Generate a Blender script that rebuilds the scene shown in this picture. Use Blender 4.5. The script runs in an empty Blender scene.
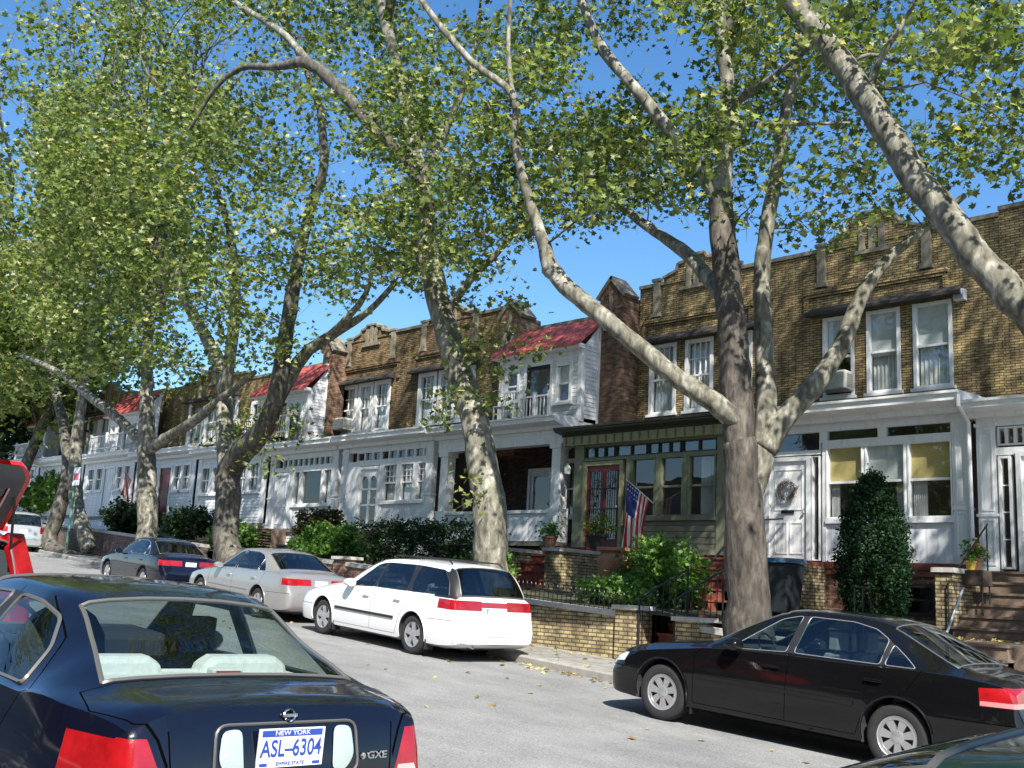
import bpy, bmesh, math, random
from mathutils import Vector, Matrix
from mathutils.bvhtree import BVHTree
random.seed(11)
V = Vector
D = bpy.data
SC = bpy.context.scene
COL = SC.collection
PI = math.pi

# ------------------------------------------------------------------ camera
FPX = 1062.4; PIT = math.radians(11.16); ROL = math.radians(3.095); YAW = math.radians(44.327)
CZ = 1.756
def _w(v): return V((v[0]*math.sin(YAW)-v[1]*math.cos(YAW), v[0]*math.cos(YAW)+v[1]*math.sin(YAW), v[2]))
_F = V((0, math.cos(PIT), math.sin(PIT))); _U = V((0, -math.sin(PIT), math.cos(PIT))); _R = V((1, 0, 0))
_r = _R*math.cos(ROL)+_U*math.sin(ROL); _u = _U*math.cos(ROL)-_R*math.sin(ROL)
CF, CR, CU = _w(_F), _w(_r), _w(_u)
CC = V((0, 0, CZ))
cam = D.objects.new('camera', D.cameras.new('camera')); COL.objects.link(cam)
cam.matrix_world = Matrix((( CR.x, CU.x, -CF.x, CC.x), (CR.y, CU.y, -CF.y, CC.y), (CR.z, CU.z, -CF.z, CC.z), (0, 0, 0, 1)))
cam.data.sensor_width = 36; cam.data.lens = 36*FPX/1024
cam.data.clip_start = .05; cam.data.clip_end = 3000
SC.camera = cam
def at(px, py, Y):
    """point of the world seen at a photo position, at the distance Y across the street"""
    r = CF*FPX+CR*(px-512)-CU*(py-384)
    return CC+r*(Y/r.y)

# ------------------------------------------------------------------ objects
ORG = {}
def org(p): return ORG.get(p.name, V((0, 0, 0))) if p else V((0, 0, 0))
def thing(name, label, cat, loc=(0, 0, 0), rz=0, group=None, rot=None):
    o = D.objects.new(name, None); COL.objects.link(o)
    o.location = loc; o.rotation_euler = rot if rot else (0, 0, rz)
    o.empty_display_size = .2
    o['label'] = label; o['category'] = cat
    if group: o['group'] = group
    ORG[o.name] = V(loc)
    return o
def tag(o, label=None, cat=None, group=None, kind=None):
    if label: o['label'] = label
    if cat: o['category'] = cat
    if group: o['group'] = group
    if kind: o['kind'] = kind
    return o

class MB:
    """collects faces; build() links them as one mesh object"""
    def __init__(s): s.v = []; s.f = []; s.m = []; s.mi = 0
    def face(s, pts):
        i = len(s.v); s.v += [tuple(p) for p in pts]; s.f.append(tuple(range(i, i+len(pts)))); s.m.append(s.mi); return s
    def raw(s, vs, fs):
        i = len(s.v); s.v += [tuple(p) for p in vs]
        for f in fs: s.f.append(tuple(i+k for k in f)); s.m.append(s.mi)
        return s
    def box(s, x0, x1, y0, y1, z0, z1):
        if x0 > x1: x0, x1 = x1, x0
        if y0 > y1: y0, y1 = y1, y0
        if z0 > z1: z0, z1 = z1, z0
        vs = [(x, y, z) for z in (z0, z1) for y in (y0, y1) for x in (x0, x1)]
        return s.raw(vs, [(0, 2, 3, 1), (4, 5, 7, 6), (0, 1, 5, 4), (2, 6, 7, 3), (0, 4, 6, 2), (1, 3, 7, 5)])
    def bar(s, p, q, w, h, up=(0, 0, 1)):
        p, q = V(p), V(q); d = (q-p).normalized(); a = d.cross(V(up))
        if a.length < 1e-4: a = d.cross(V((1, 0, 0)))
        a.normalize(); b = a.cross(d); a *= w/2; b *= h/2
        vs = [p-a-b, p+a-b, p+a+b, p-a+b, q-a-b, q+a-b, q+a+b, q-a+b]
        return s.raw(vs, [(0, 1, 2, 3), (7, 6, 5, 4), (0, 4, 5, 1), (1, 5, 6, 2), (2, 6, 7, 3), (3, 7, 4, 0)])
    def tube(s, pts, rad, n=8, cap=True, jit=0, closed=False):
        pts = [V(p) for p in pts]; N = len(pts)
        if not hasattr(rad, '__len__'): rad = [rad]*N
        t0 = (pts[1]-pts[0]).normalized(); a = t0.cross(V((0, 0, 1)))
        if a.length < .1: a = t0.cross(V((1, 0, 0)))
        a.normalize(); vs = []
        for i in range(N):
            t = (pts[(i+1) % N]-pts[i-1]) if (closed or 0 < i < N-1) else (pts[1]-pts[0] if i == 0 else pts[-1]-pts[-2])
            t.normalize(); a = (a-t*a.dot(t)).normalized(); b = t.cross(a)
            for k in range(n):
                g = 2*PI*k/n; r = rad[i]*(1+(random.uniform(-jit, jit) if jit else 0))
                vs.append(pts[i]+(a*math.cos(g)+b*math.sin(g))*r)
        fs = []
        for i in range(N if closed else N-1):
            j = (i+1) % N
            for k in range(n):
                l = (k+1) % n; fs.append((i*n+k, i*n+l, j*n+l, j*n+k))
        if cap and not closed: fs += [tuple(range(n-1, -1, -1)), tuple((N-1)*n+k for k in range(n))]
        return s.raw(vs, fs)
    def lathe(s, c, prof, n=20, axis='z', cap=True):
        c = V(c); vs = []
        for r, h in prof:
            for k in range(n):
                g = 2*PI*k/n; u, w = r*math.cos(g), r*math.sin(g)
                vs.append(c+(V((u, w, h)) if axis == 'z' else V((u, h, w)) if axis == 'y' else V((h, u, w))))
        fs = []
        for i in range(len(prof)-1):
            for k in range(n):
                l = (k+1) % n; fs.append((i*n+k, i*n+l, (i+1)*n+l, (i+1)*n+k))
        if cap: fs += [tuple(range(n-1, -1, -1)), tuple((len(prof)-1)*n+k for k in range(n))]
        return s.raw(vs, fs)
    def prism(s, poly, y0, y1, axis='y'):
        """polygon in (x,z) pushed along y, or (y,z) along x, or (x,y) along z"""
        f = {'y': lambda a, b, t: (a, t, b), 'x': lambda a, b, t: (t, a, b), 'z': lambda a, b, t: (a, b, t)}[axis]
        n = len(poly); vs = [f(a, b, y0) for a, b in poly]+[f(a, b, y1) for a, b in poly]
        return s.raw(vs, [tuple(range(n-1, -1, -1)), tuple(range(n, 2*n))]+[(i, (i+1) % n, n+(i+1) % n, n+i) for i in range(n)])
    def groups(s):
        """pieces that do not touch each other"""
        n = len(s.v); par = list(range(n))
        def fd(i):
            while par[i] != i: par[i] = par[par[i]]; i = par[i]
            return i
        for f in s.f:
            a = fd(f[0])
            for k in f[1:]: par[fd(k)] = a
        comp = {}
        for fi, f in enumerate(s.f): comp.setdefault(fd(f[0]), []).append(fi)
        comps = list(comp.values())
        if len(comps) > 400: return None
        bb = []
        for c in comps:
            P = [s.v[k] for fi in c for k in s.f[fi]]; bb.append([(min(p[i] for p in P)-.012, max(p[i] for p in P)+.012) for i in range(3)])
        q = list(range(len(comps)))
        def fq(i):
            while q[i] != i: q[i] = q[q[i]]; i = q[i]
            return i
        for i in range(len(comps)):
            for j in range(i):
                if all(bb[i][a][0] <= bb[j][a][1] and bb[j][a][0] <= bb[i][a][1] for a in range(3)): q[fq(i)] = fq(j)
        G_ = {}
        for i, c in enumerate(comps): G_.setdefault(fq(i), []).extend(c)
        return list(G_.values())
    def build(s, name, mats, parent=None, **kw):
        g = s.groups() if parent is not None and 1 < len(s.f) < 3000 and not kw.pop('whole', False) else None
        kw.pop('whole', None)
        if not g or len(g) < 2 or len(g) > 40: return s.build1(name, mats, parent, **kw)
        first = None
        for c in g:
            m = MB(); mp = {}
            for fi in c:
                t = []
                for k in s.f[fi]:
                    if k not in mp: mp[k] = len(m.v); m.v.append(s.v[k])
                    t.append(mp[k])
                m.f.append(tuple(t)); m.m.append(s.m[fi])
            o = m.build1(name, mats, parent, **kw); first = first or o
        return first
    def build1(s, name, mats, parent=None, smooth=False, world=True, ang=40, bevel=0, recalc=True, label=None):
        me = D.meshes.new(name)
        o_ = org(parent) if (parent and world) else V((0, 0, 0))
        vs = [tuple(V(v)-o_) for v in s.v] if o_.length else s.v
        me.from_pydata(vs, [], s.f)
        if not isinstance(mats, (list, tuple)): mats = [mats]
        for m in mats: me.materials.append(m)
        me.polygons.foreach_set('material_index', s.m)
        if recalc:
            bm = bmesh.new(); bm.from_mesh(me)
            if smooth: bmesh.ops.remove_doubles(bm, verts=bm.verts, dist=1e-5)
            bmesh.ops.recalc_face_normals(bm, faces=bm.faces); bm.to_mesh(me); bm.free()
        if smooth:
            me.shade_smooth()
            if ang: me.set_sharp_from_angle(angle=math.radians(ang))
        o = D.objects.new(name, me); COL.objects.link(o)
        if parent: o.parent = parent; ORG[o.name] = org(parent)
        if bevel:
            b = o.modifiers.new('bevel', 'BEVEL'); b.width = bevel; b.segments = 2; b.limit_method = 'ANGLE'; b.angle_limit = .6
        if label: o['label'] = label
        return o
def copy_tree(o, parent=None):
    c = o.copy(); COL.objects.link(c); c.parent = parent
    for ch in [k for k in COL.objects if k.parent == o]: copy_tree(ch, c)
    return c

# ------------------------------------------------------------------ materials
MT = {}
def mat(name, col=(.5, .5, .5), rough=.6, metal=0, coat=0, spec=None, noise=0, nscale=8, bump=0, bscale=30, col2=None, emit=None, cmap=None, detail=6, stretch=None):
    if name in MT: return MT[name]
    m = D.materials.new(name); m.use_nodes = True; nt = m.node_tree; b = nt.nodes['Principled BSDF']
    b.inputs['Base Color'].default_value = (*col, 1); b.inputs['Roughness'].default_value = rough
    b.inputs['Metallic'].default_value = metal; b.inputs['Coat Weight'].default_value = coat
    b.inputs['Coat Roughness'].default_value = .04
    if spec is not None: b.inputs['Specular IOR Level'].default_value = spec
    tc = nt.nodes.new('ShaderNodeTexCoord'); co = tc.outputs['Object']
    if stretch:
        mp = nt.nodes.new('ShaderNodeMapping'); mp.inputs['Scale'].default_value = stretch; nt.links.new(co, mp.inputs[0]); co = mp.outputs[0]
    if col2 or noise:
        c2 = col2 if col2 else tuple(c*(1-noise) for c in col)
        n = nt.nodes.new('ShaderNodeTexNoise'); n.inputs['Scale'].default_value = nscale; n.inputs['Detail'].default_value = detail
        n.inputs['Roughness'].default_value = .65
        r = nt.nodes.new('ShaderNodeValToRGB'); r.color_ramp.elements[0].position = .36; r.color_ramp.elements[1].position = .64
        if cmap: r.color_ramp.elements[0].position, r.color_ramp.elements[1].position = cmap
        r.color_ramp.elements[0].color = (*c2, 1); r.color_ramp.elements[1].color = (*col, 1)
        nt.links.new(co, n.inputs['Vector']); nt.links.new(n.outputs[0], r.inputs[0]); nt.links.new(r.outputs[0], b.inputs['Base Color'])
    if bump:
        n = nt.nodes.new('ShaderNodeTexNoise'); n.inputs['Scale'].default_value = bscale; n.inputs['Detail'].default_value = 5
        bp = nt.nodes.new('ShaderNodeBump'); bp.inputs['Strength'].default_value = bump; bp.inputs['Distance'].default_value = .02
        nt.links.new(co, n.inputs['Vector']); nt.links.new(n.outputs[0], bp.inputs['Height']); nt.links.new(bp.outputs[0], b.inputs['Normal'])
    MT[name] = m; return m
def nodes_of(m): return m.node_tree.nodes, m.node_tree.links, m.node_tree.nodes['Principled BSDF']
def brick(name, c1, c2, mortar, bw=.21, bh=.075, mw=.012, dirt=.35, moss=None):
    m = mat(name, c1, .85); N, L, b = nodes_of(m)
    tc = N.new('ShaderNodeTexCoord'); sp = N.new('ShaderNodeSeparateXYZ'); L.new(tc.outputs['Object'], sp.inputs[0])
    ad = N.new('ShaderNodeMath'); ad.operation = 'ADD'; L.new(sp.outputs[0], ad.inputs[0]); L.new(sp.outputs[1], ad.inputs[1])
    cb = N.new('ShaderNodeCombineXYZ'); L.new(ad.outputs[0], cb.inputs[0]); L.new(sp.outputs[2], cb.inputs[1])
    t = N.new('ShaderNodeTexBrick'); L.new(cb.outputs[0], t.inputs['Vector'])
    t.inputs['Scale'].default_value = 1; t.inputs['Brick Width'].default_value = bw; t.inputs['Row Height'].default_value = bh
    t.inputs['Mortar Size'].default_value = mw; t.inputs['Color1'].default_value = (*c1, 1); t.inputs['Color2'].default_value = (*c2, 1)
    t.inputs['Mortar'].default_value = (*mortar, 1); t.inputs['Bias'].default_value = -.1; t.inputs['Mortar Smooth'].default_value = .3
    n = N.new('ShaderNodeTexNoise'); n.inputs['Scale'].default_value = 1.1; n.inputs['Detail'].default_value = 7; n.inputs['Roughness'].default_value = .7
    L.new(tc.outputs['Object'], n.inputs['Vector'])
    r = N.new('ShaderNodeValToRGB'); r.color_ramp.elements[0].position = .35; r.color_ramp.elements[1].position = .62
    r.color_ramp.elements[0].color = (1-dirt, 1-dirt, 1-dirt*.9, 1); r.color_ramp.elements[1].color = (1, 1, 1, 1)
    L.new(n.outputs[0], r.inputs[0])
    mx = N.new('ShaderNodeMixRGB'); mx.blend_type = 'MULTIPLY'; mx.inputs[0].default_value = 1
    L.new(t.outputs[0], mx.inputs[1]); L.new(r.outputs[0], mx.inputs[2]); L.new(mx.outputs[0], b.inputs['Base Color'])
    mps = N.new('ShaderNodeMapping'); mps.inputs['Scale'].default_value = (2.6, 2.6, .35); L.new(tc.outputs['Object'], mps.inputs[0])
    ns = N.new('ShaderNodeTexNoise'); ns.inputs['Scale'].default_value = 1.0; ns.inputs['Detail'].default_value = 8; ns.inputs['Roughness'].default_value = .72; L.new(mps.outputs[0], ns.inputs['Vector'])
    rs = N.new('ShaderNodeValToRGB'); rs.color_ramp.elements[0].position = .36; rs.color_ramp.elements[1].position = .58; rs.color_ramp.elements[0].color = (.58, .56, .53, 1); rs.color_ramp.elements[1].color = (1.15, 1.12, 1.0, 1); L.new(ns.outputs[0], rs.inputs[0])
    m3 = N.new('ShaderNodeMixRGB'); m3.blend_type = 'MULTIPLY'; m3.inputs[0].default_value = 1; L.new(mx.outputs[0], m3.inputs[1]); L.new(rs.outputs[0], m3.inputs[2])
    mpb = N.new('ShaderNodeMapping'); mpb.inputs['Scale'].default_value = (1/bw*.97, 1/bh*.97, 1); L.new(cb.outputs[0], mpb.inputs[0])
    wn = N.new('ShaderNodeTexNoise'); wn.inputs['Scale'].default_value = 1.0; wn.inputs['Detail'].default_value = 0; L.new(mpb.outputs[0], wn.inputs['Vector'])
    rb = N.new('ShaderNodeValToRGB'); rb.color_ramp.elements[0].position = .3; rb.color_ramp.elements[1].position = .68; rb.color_ramp.elements[0].color = (.62, .58, .56, 1); rb.color_ramp.elements[1].color = (1.18, 1.18, 1.1, 1); L.new(wn.outputs[0], rb.inputs[0])
    m4 = N.new('ShaderNodeMixRGB'); m4.blend_type = 'MULTIPLY'; m4.inputs[0].default_value = 1; L.new(m3.outputs[0], m4.inputs[1]); L.new(rb.outputs[0], m4.inputs[2]); L.new(m4.outputs[0], b.inputs['Base Color'])
    bp = N.new('ShaderNodeBump'); bp.inputs['Strength'].default_value = .7; bp.inputs['Distance'].default_value = .012; bp.invert = True
    L.new(t.outputs['Fac'], bp.inputs['Height']); L.new(bp.outputs[0], b.inputs['Normal'])
    return m
def siding(name, col, pitch=.11, axis='z', dirt=.22, depth=.012):
    """clapboards (axis z) or boards (axis x): lines pressed in, light wear"""
    m = mat(name, col, .55); N, L, b = nodes_of(m)
    tc = N.new('ShaderNodeTexCoord'); sp = N.new('ShaderNodeSeparateXYZ'); L.new(tc.outputs['Object'], sp.inputs[0])
    a = sp.outputs[2]
    if axis == 'x':
        ad = N.new('ShaderNodeMath'); ad.operation = 'ADD'; L.new(sp.outputs[0], ad.inputs[0]); L.new(sp.outputs[1], ad.inputs[1]); a = ad.outputs[0]
    dv = N.new('ShaderNodeMath'); dv.operation = 'DIVIDE'; dv.inputs[1].default_value = pitch; L.new(a, dv.inputs[0])
    fr = N.new('ShaderNodeMath'); fr.operation = 'FRACT'; L.new(dv.outputs[0], fr.inputs[0])
    r = N.new('ShaderNodeValToRGB'); e = r.color_ramp.elements; e[0].position = 0; e[0].color = (0, 0, 0, 1); e[1].position = .16; e[1].color = (1, 1, 1, 1)
    if axis == 'z': x = e.new(1.0); x.color = (.55, .55, .55, 1)
    else: x = e.new(.9); x.color = (1, 1, 1, 1)
    L.new(fr.outputs[0], r.inputs[0])
    bp = N.new('ShaderNodeBump'); bp.inputs['Strength'].default_value = 1; bp.inputs['Distance'].default_value = depth
    L.new(r.outputs[0], bp.inputs['Height']); L.new(bp.outputs[0], b.inputs['Normal'])
    n = N.new('ShaderNodeTexNoise'); n.inputs['Scale'].default_value = 2.5; n.inputs['Detail'].default_value = 8; n.inputs['Roughness'].default_value = .7
    mq = N.new('ShaderNodeMapping'); mq.inputs['Scale'].default_value = (2, 2, .4); L.new(tc.outputs['Object'], mq.inputs[0]); L.new(mq.outputs[0], n.inputs['Vector'])
    rr = N.new('ShaderNodeValToRGB'); rr.color_ramp.elements[0].position = .35; rr.color_ramp.elements[1].position = .6
    rr.color_ramp.elements[0].color = tuple(c*(1-dirt) for c in col)+(1,); rr.color_ramp.elements[1].color = (*col, 1)
    L.new(n.outputs[0], rr.inputs[0]); L.new(rr.outputs[0], b.inputs['Base Color'])
    return m
def glass(name, tint=(.75, .8, .8), gloss=.02, refl=1.0, solid=0.0, base=(.02, .03, .03), ior=1.45, wav=0):
    if name in MT: return MT[name]
    m = D.materials.new(name); m.use_nodes = True; N, L = m.node_tree.nodes, m.node_tree.links; N.clear()
    out = N.new('ShaderNodeOutputMaterial'); tr = N.new('ShaderNodeBsdfTransparent'); tr.inputs[0].default_value = (*tint, 1)
    gl = N.new('ShaderNodeBsdfGlossy'); gl.inputs['Roughness'].default_value = gloss; gl.inputs[0].default_value = (refl, refl, refl, 1)
    lw = N.new('ShaderNodeLayerWeight'); lw.inputs[0].default_value = .5; pw = N.new('ShaderNodeMath'); pw.operation = 'POWER'; pw.inputs[1].default_value = 5
    r0 = ((ior-1)/(ior+1))**2*1.8; fr = N.new('ShaderNodeMapRange'); fr.inputs[3].default_value = r0; fr.inputs[4].default_value = 1
    L.new(lw.outputs['Facing'], pw.inputs[0]); L.new(pw.outputs[0], fr.inputs[0]); mx = N.new('ShaderNodeMixShader')
    if wav:
        tc = N.new('ShaderNodeTexCoord'); n = N.new('ShaderNodeTexNoise'); n.inputs['Scale'].default_value = 1.3; n.inputs['Detail'].default_value = 1
        bp = N.new('ShaderNodeBump'); bp.inputs['Strength'].default_value = wav; bp.inputs['Distance'].default_value = .05
        L.new(tc.outputs['Object'], n.inputs['Vector']); L.new(n.outputs[0], bp.inputs['Height']); L.new(bp.outputs[0], gl.inputs['Normal'])
    L.new(fr.outputs[0], mx.inputs[0])
    if solid:
        df = N.new('ShaderNodeBsdfDiffuse'); df.inputs[0].default_value = (*base, 1); m2 = N.new('ShaderNodeMixShader'); m2.inputs[0].default_value = solid
        L.new(tr.outputs[0], m2.inputs[1]); L.new(df.outputs[0], m2.inputs[2]); L.new(m2.outputs[0], mx.inputs[1])
    else: L.new(tr.outputs[0], mx.inputs[1])
    L.new(gl.outputs[0], mx.inputs[2]); L.new(mx.outputs[0], out.inputs[0]); MT[name] = m; return m

M_white = mat('white_paint', (.76, .77, .77), .55, noise=.2, nscale=4, stretch=(2, 2, .5), cmap=(.28, .5), bump=.15, bscale=12)
M_clap = siding('white_clapboard', (.78, .79, .80), .115, 'z')
M_board = siding('white_board_panel', (.76, .77, .79), .22, 'x', depth=.006)
M_green = mat('sage_green_paint', (.19, .205, .125), .55, noise=.25, nscale=6)
M_dgreen = mat('dark_green_paint', (.045, .055, .035), .5, noise=.3, nscale=7)
M_ygreen = mat('yellow_green_trim', (.33, .33, .18), .55, noise=.2, nscale=5)
M_greensid = siding('grey_green_shingle', (.18, .185, .13), .14, 'z', .25)
M_ybrick = brick('yellow_brick', (.50, .385, .20), (.32, .235, .115), (.085, .072, .055), .185, .056, .010, .4)
M_dbrick = brick('porch_shade_brick', (.085, .05, .04), (.11, .07, .055), (.06, .05, .045), .2, .075, .012, .4)  # brown brick darkened, the shade inside the open porch painted into its colour
M_bbrick = brick('brown_brick', (.24, .13, .085), (.33, .19, .13), (.16, .14, .12), .2, .075, .012, .4)
M_rbrick = brick('red_brick', (.27, .11, .075), (.36, .17, .12), (.32, .28, .25), .2, .075, .013, .35)
M_gbrick = brick('garden_buff_brick', (.50, .42, .25), (.38, .31, .18), (.13, .11, .085), .19, .066, .012, .45)
M_stone = mat('limestone_trim', (.27, .24, .18), .85, noise=.45, nscale=4, bump=.3)
M_cap = mat('wall_capstone', (.48, .47, .43), .85, noise=.3, nscale=5, bump=.3)
M_redroof = None
M_brown = mat('brownstone', (.20, .145, .105), .85, noise=.35, nscale=5, bump=.3)
M_redstep = mat('painted_red_steps', (.26, .07, .045), .7, noise=.35, nscale=6, bump=.2)
M_iron = mat('black_iron', (.012, .012, .013), .45)
M_dark = mat('dark_interior', (.035, .032, .03), .9)
M_room = mat('room_wall', (.16, .14, .12), .9)
M_curtain = mat('white_curtain', (.70, .70, .68), .9, noise=.3, nscale=3, stretch=(14, 14, .4))
M_blind = mat('yellow_roller_blind', (.62, .49, .20), .8, noise=.12, nscale=3)
M_shade = mat('pale_roller_shade', (.66, .68, .66), .8, noise=.08, nscale=2)
M_tarp = mat('flat_roof_tar', (.05, .05, .05), .9, noise=.3, nscale=3)
M_hood = mat('dark_shingle_hood', (.055, .048, .042), .9, noise=.4, nscale=14, bump=.5)
M_redtile = mat('red_roof_metal', (.50, .11, .09), .65, noise=.25, nscale=5)
M_wglass = glass('window_glass', (.85, .88, .88), .01, 1.0, ior=1.6, wav=.15)
M_pglass = glass('porch_window_glass', (.8, .84, .84), .02, 1.0, ior=1.7, wav=.2)
M_reddoor = mat('dark_red_door', (.17, .022, .02), .4, noise=.3, nscale=3)
M_alu = mat('grey_metal', (.42, .42, .42), .4, .6)
M_acm = mat('ac_case', (.55, .54, .50), .6, noise=.15)
# ------------------------------------------------------------------ world, sun
SUN = V((.58, -.42, .70)).normalized()
w = D.worlds.new('World'); SC.world = w; w.use_nodes = True
N, L = w.node_tree.nodes, w.node_tree.links; bg = N['Background']
sky = N.new('ShaderNodeTexSky'); sky.sky_type = 'NISHITA'; sky.sun_disc = False
sky.sun_elevation = math.asin(SUN.z); sky.sun_rotation = math.atan2(SUN.x, SUN.y)
sky.altitude = 0; sky.air_density = 1.0; sky.dust_density = .7; sky.ozone_density = 3.2
hs = N.new('ShaderNodeHueSaturation'); hs.inputs['Saturation'].default_value = 1.22; hs.inputs['Value'].default_value = 1.6; L.new(sky.outputs[0], hs.inputs['Color']); L.new(hs.outputs[0], bg.inputs[0]); bg.inputs[1].default_value = .068
sl = D.lights.new('sun', 'SUN'); sl.energy = 5.0; sl.angle = math.radians(.53); sl.color = (1, .955, .88)
so = D.objects.new('sun', sl); COL.objects.link(so); so.rotation_euler = SUN.to_track_quat('Z', 'Y').to_euler(); so.location = (0, 0, 40)
SC.view_settings.view_transform = 'Standard'; SC.view_settings.look = 'None'; SC.view_settings.exposure = 1.0; SC.view_settings.gamma = 1

# ------------------------------------------------------------------ ground
G = .0556
HP = [(400, -4), (60, -2.4), (14, -.75), (0, 0), (-60, 60*G), (-110, 5.3), (-400, 12)]
def gz(x):
    for (x0, z0), (x1, z1) in zip(HP, HP[1:]):
        if x <= x0 and x >= x1: return z0+(z1-z0)*(x0-x)/(x0-x1)
    return HP[0][1] if x > 0 else HP[-1][1]
CP = [(60, 12.35), (-10, 12.35), (-17, 12.8), (-25, 13.9), (-40, 16.0), (-60, 18.4), (-120, 26)]
def cy(x):   # kerb line of the house side
    for (x0, y0), (x1, y1) in zip(CP, CP[1:]):
        if x <= x0 and x >= x1: return y0+(y1-y0)*(x0-x)/(x0-x1)
    return CP[-1][1]
CN = [(60, 1.15), (-4, 1.15), (-20, 2.0), (-40, 4.5), (-60, 7), (-120, 14)]
def ny(x):   # near kerb
    for (x0, y0), (x1, y1) in zip(CN, CN[1:]):
        if x <= x0 and x >= x1: return y0+(y1-y0)*(x0-x)/(x0-x1)
    return CN[-1][1]
XS = [400, 60, 30, 14, 8, 4, 0]+[-k*1.5 for k in range(1, 41)]+[-70, -85, -100, -110, -120, -200, -400]
def strip(name, ya, yb, dz, m, xs=XS, kind='structure', crown=0):
    b = MB()
    for x0, x1 in zip(xs, xs[1:]):
        b.face([(x0, ya(x0), gz(x0)+dz), (x1, ya(x1), gz(x1)+dz), (x1, yb(x1), gz(x1)+dz), (x0, yb(x0), gz(x0)+dz)])
    o = b.build(name, m); o['kind'] = kind; return o
def mat_asphalt():
    m = mat('asphalt', (.13, .13, .13), .9); N, L, b = nodes_of(m)
    tc = N.new('ShaderNodeTexCoord')
    n1 = N.new('ShaderNodeTexNoise'); n1.inputs['Scale'].default_value = 55; n1.inputs['Detail'].default_value = 4; n1.inputs['Roughness'].default_value = .8
    n2 = N.new('ShaderNodeTexNoise'); n2.inputs['Scale'].default_value = 1.2; n2.inputs['Detail'].default_value = 8; n2.inputs['Roughness'].default_value = .7
    mp = N.new('ShaderNodeMapping'); mp.inputs['Scale'].default_value = (.6, 1.0, 1); L.new(tc.outputs['Object'], mp.inputs[0])
    L.new(tc.outputs['Object'], n1.inputs['Vector']); L.new(mp.outputs[0], n2.inputs['Vector'])
    r1 = N.new('ShaderNodeValToRGB'); r1.color_ramp.elements[0].position = .3; r1.color_ramp.elements[1].position = .72
    r1.color_ramp.elements[0].color = (.085, .086, .087, 1); r1.color_ramp.elements[1].color = (.36, .36, .35, 1)
    r2 = N.new('ShaderNodeValToRGB'); r2.color_ramp.elements[0].position = .38; r2.color_ramp.elements[1].position = .62
    r2.color_ramp.elements[0].color = (.80, .80, .80, 1); r2.color_ramp.elements[1].color = (1.10, 1.10, 1.08, 1)
    mx = N.new('ShaderNodeMixRGB'); mx.blend_type = 'MULTIPLY'; mx.inputs[0].default_value = 1
    L.new(n1.outputs[0], r1.inputs[0]); L.new(n2.outputs[0], r2.inputs[0]); L.new(r1.outputs[0], mx.inputs[1]); L.new(r2.outputs[0], mx.inputs[2])
    # cracks
    v = N.new('ShaderNodeTexVoronoi'); v.feature = 'DISTANCE_TO_EDGE'; v.inputs['Scale'].default_value = .45
    n3 = N.new('ShaderNodeTexNoise'); n3.inputs['Scale'].default_value = 2; ad = N.new('ShaderNodeMixRGB'); ad.blend_type = 'ADD'; ad.inputs[0].default_value = .6
    L.new(tc.outputs['Object'], n3.inputs['Vector']); L.new(tc.outputs['Object'], ad.inputs[1]); L.new(n3.outputs[1], ad.inputs[2]); L.new(ad.outputs[0], v.inputs['Vector'])
    rc = N.new('ShaderNodeValToRGB'); rc.color_ramp.elements[0].position = 0; rc.color_ramp.elements[1].position = .004
    rc.color_ramp.elements[0].color = (.75, .75, .75, 1); rc.color_ramp.elements[1].color = (1, 1, 1, 1); L.new(v.outputs[0], rc.inputs[0])
    m2 = N.new('ShaderNodeMixRGB'); m2.blend_type = 'MULTIPLY'; m2.inputs[0].default_value = 1
    L.new(mx.outputs[0], m2.inputs[1]); L.new(rc.outputs[0], m2.inputs[2]); L.new(m2.outputs[0], b.inputs['Base Color'])
    bp = N.new('ShaderNodeBump'); bp.inputs['Strength'].default_value = .5; bp.inputs['Distance'].default_value = .006
    L.new(n1.outputs[0], bp.inputs['Height']); L.new(bp.outputs[0], b.inputs['Normal']); return m
def mat_walk():
    m = mat('concrete_walk', (.33, .32, .29), .9); N, L, b = nodes_of(m)
    tc = N.new('ShaderNodeTexCoord'); t = N.new('ShaderNodeTexBrick'); t.offset = 0
    t.inputs['Scale'].default_value = 1; t.inputs['Brick Width'].default_value = 1.5; t.inputs['Row Height'].default_value = 1.0; t.inputs['Mortar Size'].default_value = .012
    t.inputs['Color1'].default_value = (.31, .30, .27, 1); t.inputs['Color2'].default_value = (.24, .23, .21, 1); t.inputs['Mortar'].default_value = (.07, .065, .06, 1)
    L.new(tc.outputs['Object'], t.inputs['Vector'])
    n = N.new('ShaderNodeTexNoise'); n.inputs['Scale'].default_value = 5; n.inputs['Detail'].default_value = 9; n.inputs['Roughness'].default_value = .75
    L.new(tc.outputs['Object'], n.inputs['Vector'])
    r = N.new('ShaderNodeValToRGB'); r.color_ramp.elements[0].position = .35; r.color_ramp.elements[1].position = .62
    r.color_ramp.elements[0].color = (.6, .59, .56, 1); r.color_ramp.elements[1].color = (1.1, 1.1, 1.08, 1); L.new(n.outputs[0], r.inputs[0])
    mx = N.new('ShaderNodeMixRGB'); mx.blend_type = 'MULTIPLY'; mx.inputs[0].default_value = 1
    L.new(t.outputs[0], mx.inputs[1]); L.new(r.outputs[0], mx.inputs[2]); L.new(mx.outputs[0], b.inputs['Base Color']); return m
M_asph = mat_asphalt(); M_walk = mat_walk()
M_kerb = mat('kerb_concrete', (.30, .29, .26), .9, noise=.3, nscale=5, bump=.2)
M_soil = mat('garden_soil', (.075, .062, .04), .95, noise=.5, nscale=5, bump=.6, col2=(.05, .07, .025))
M_land = mat('land', (.10, .11, .05), .95, noise=.4, nscale=.5)
strip('ground', lambda x: -400, lambda x: 600, -.35, M_land)
strip('road', ny, cy, 0, M_asph)
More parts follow.
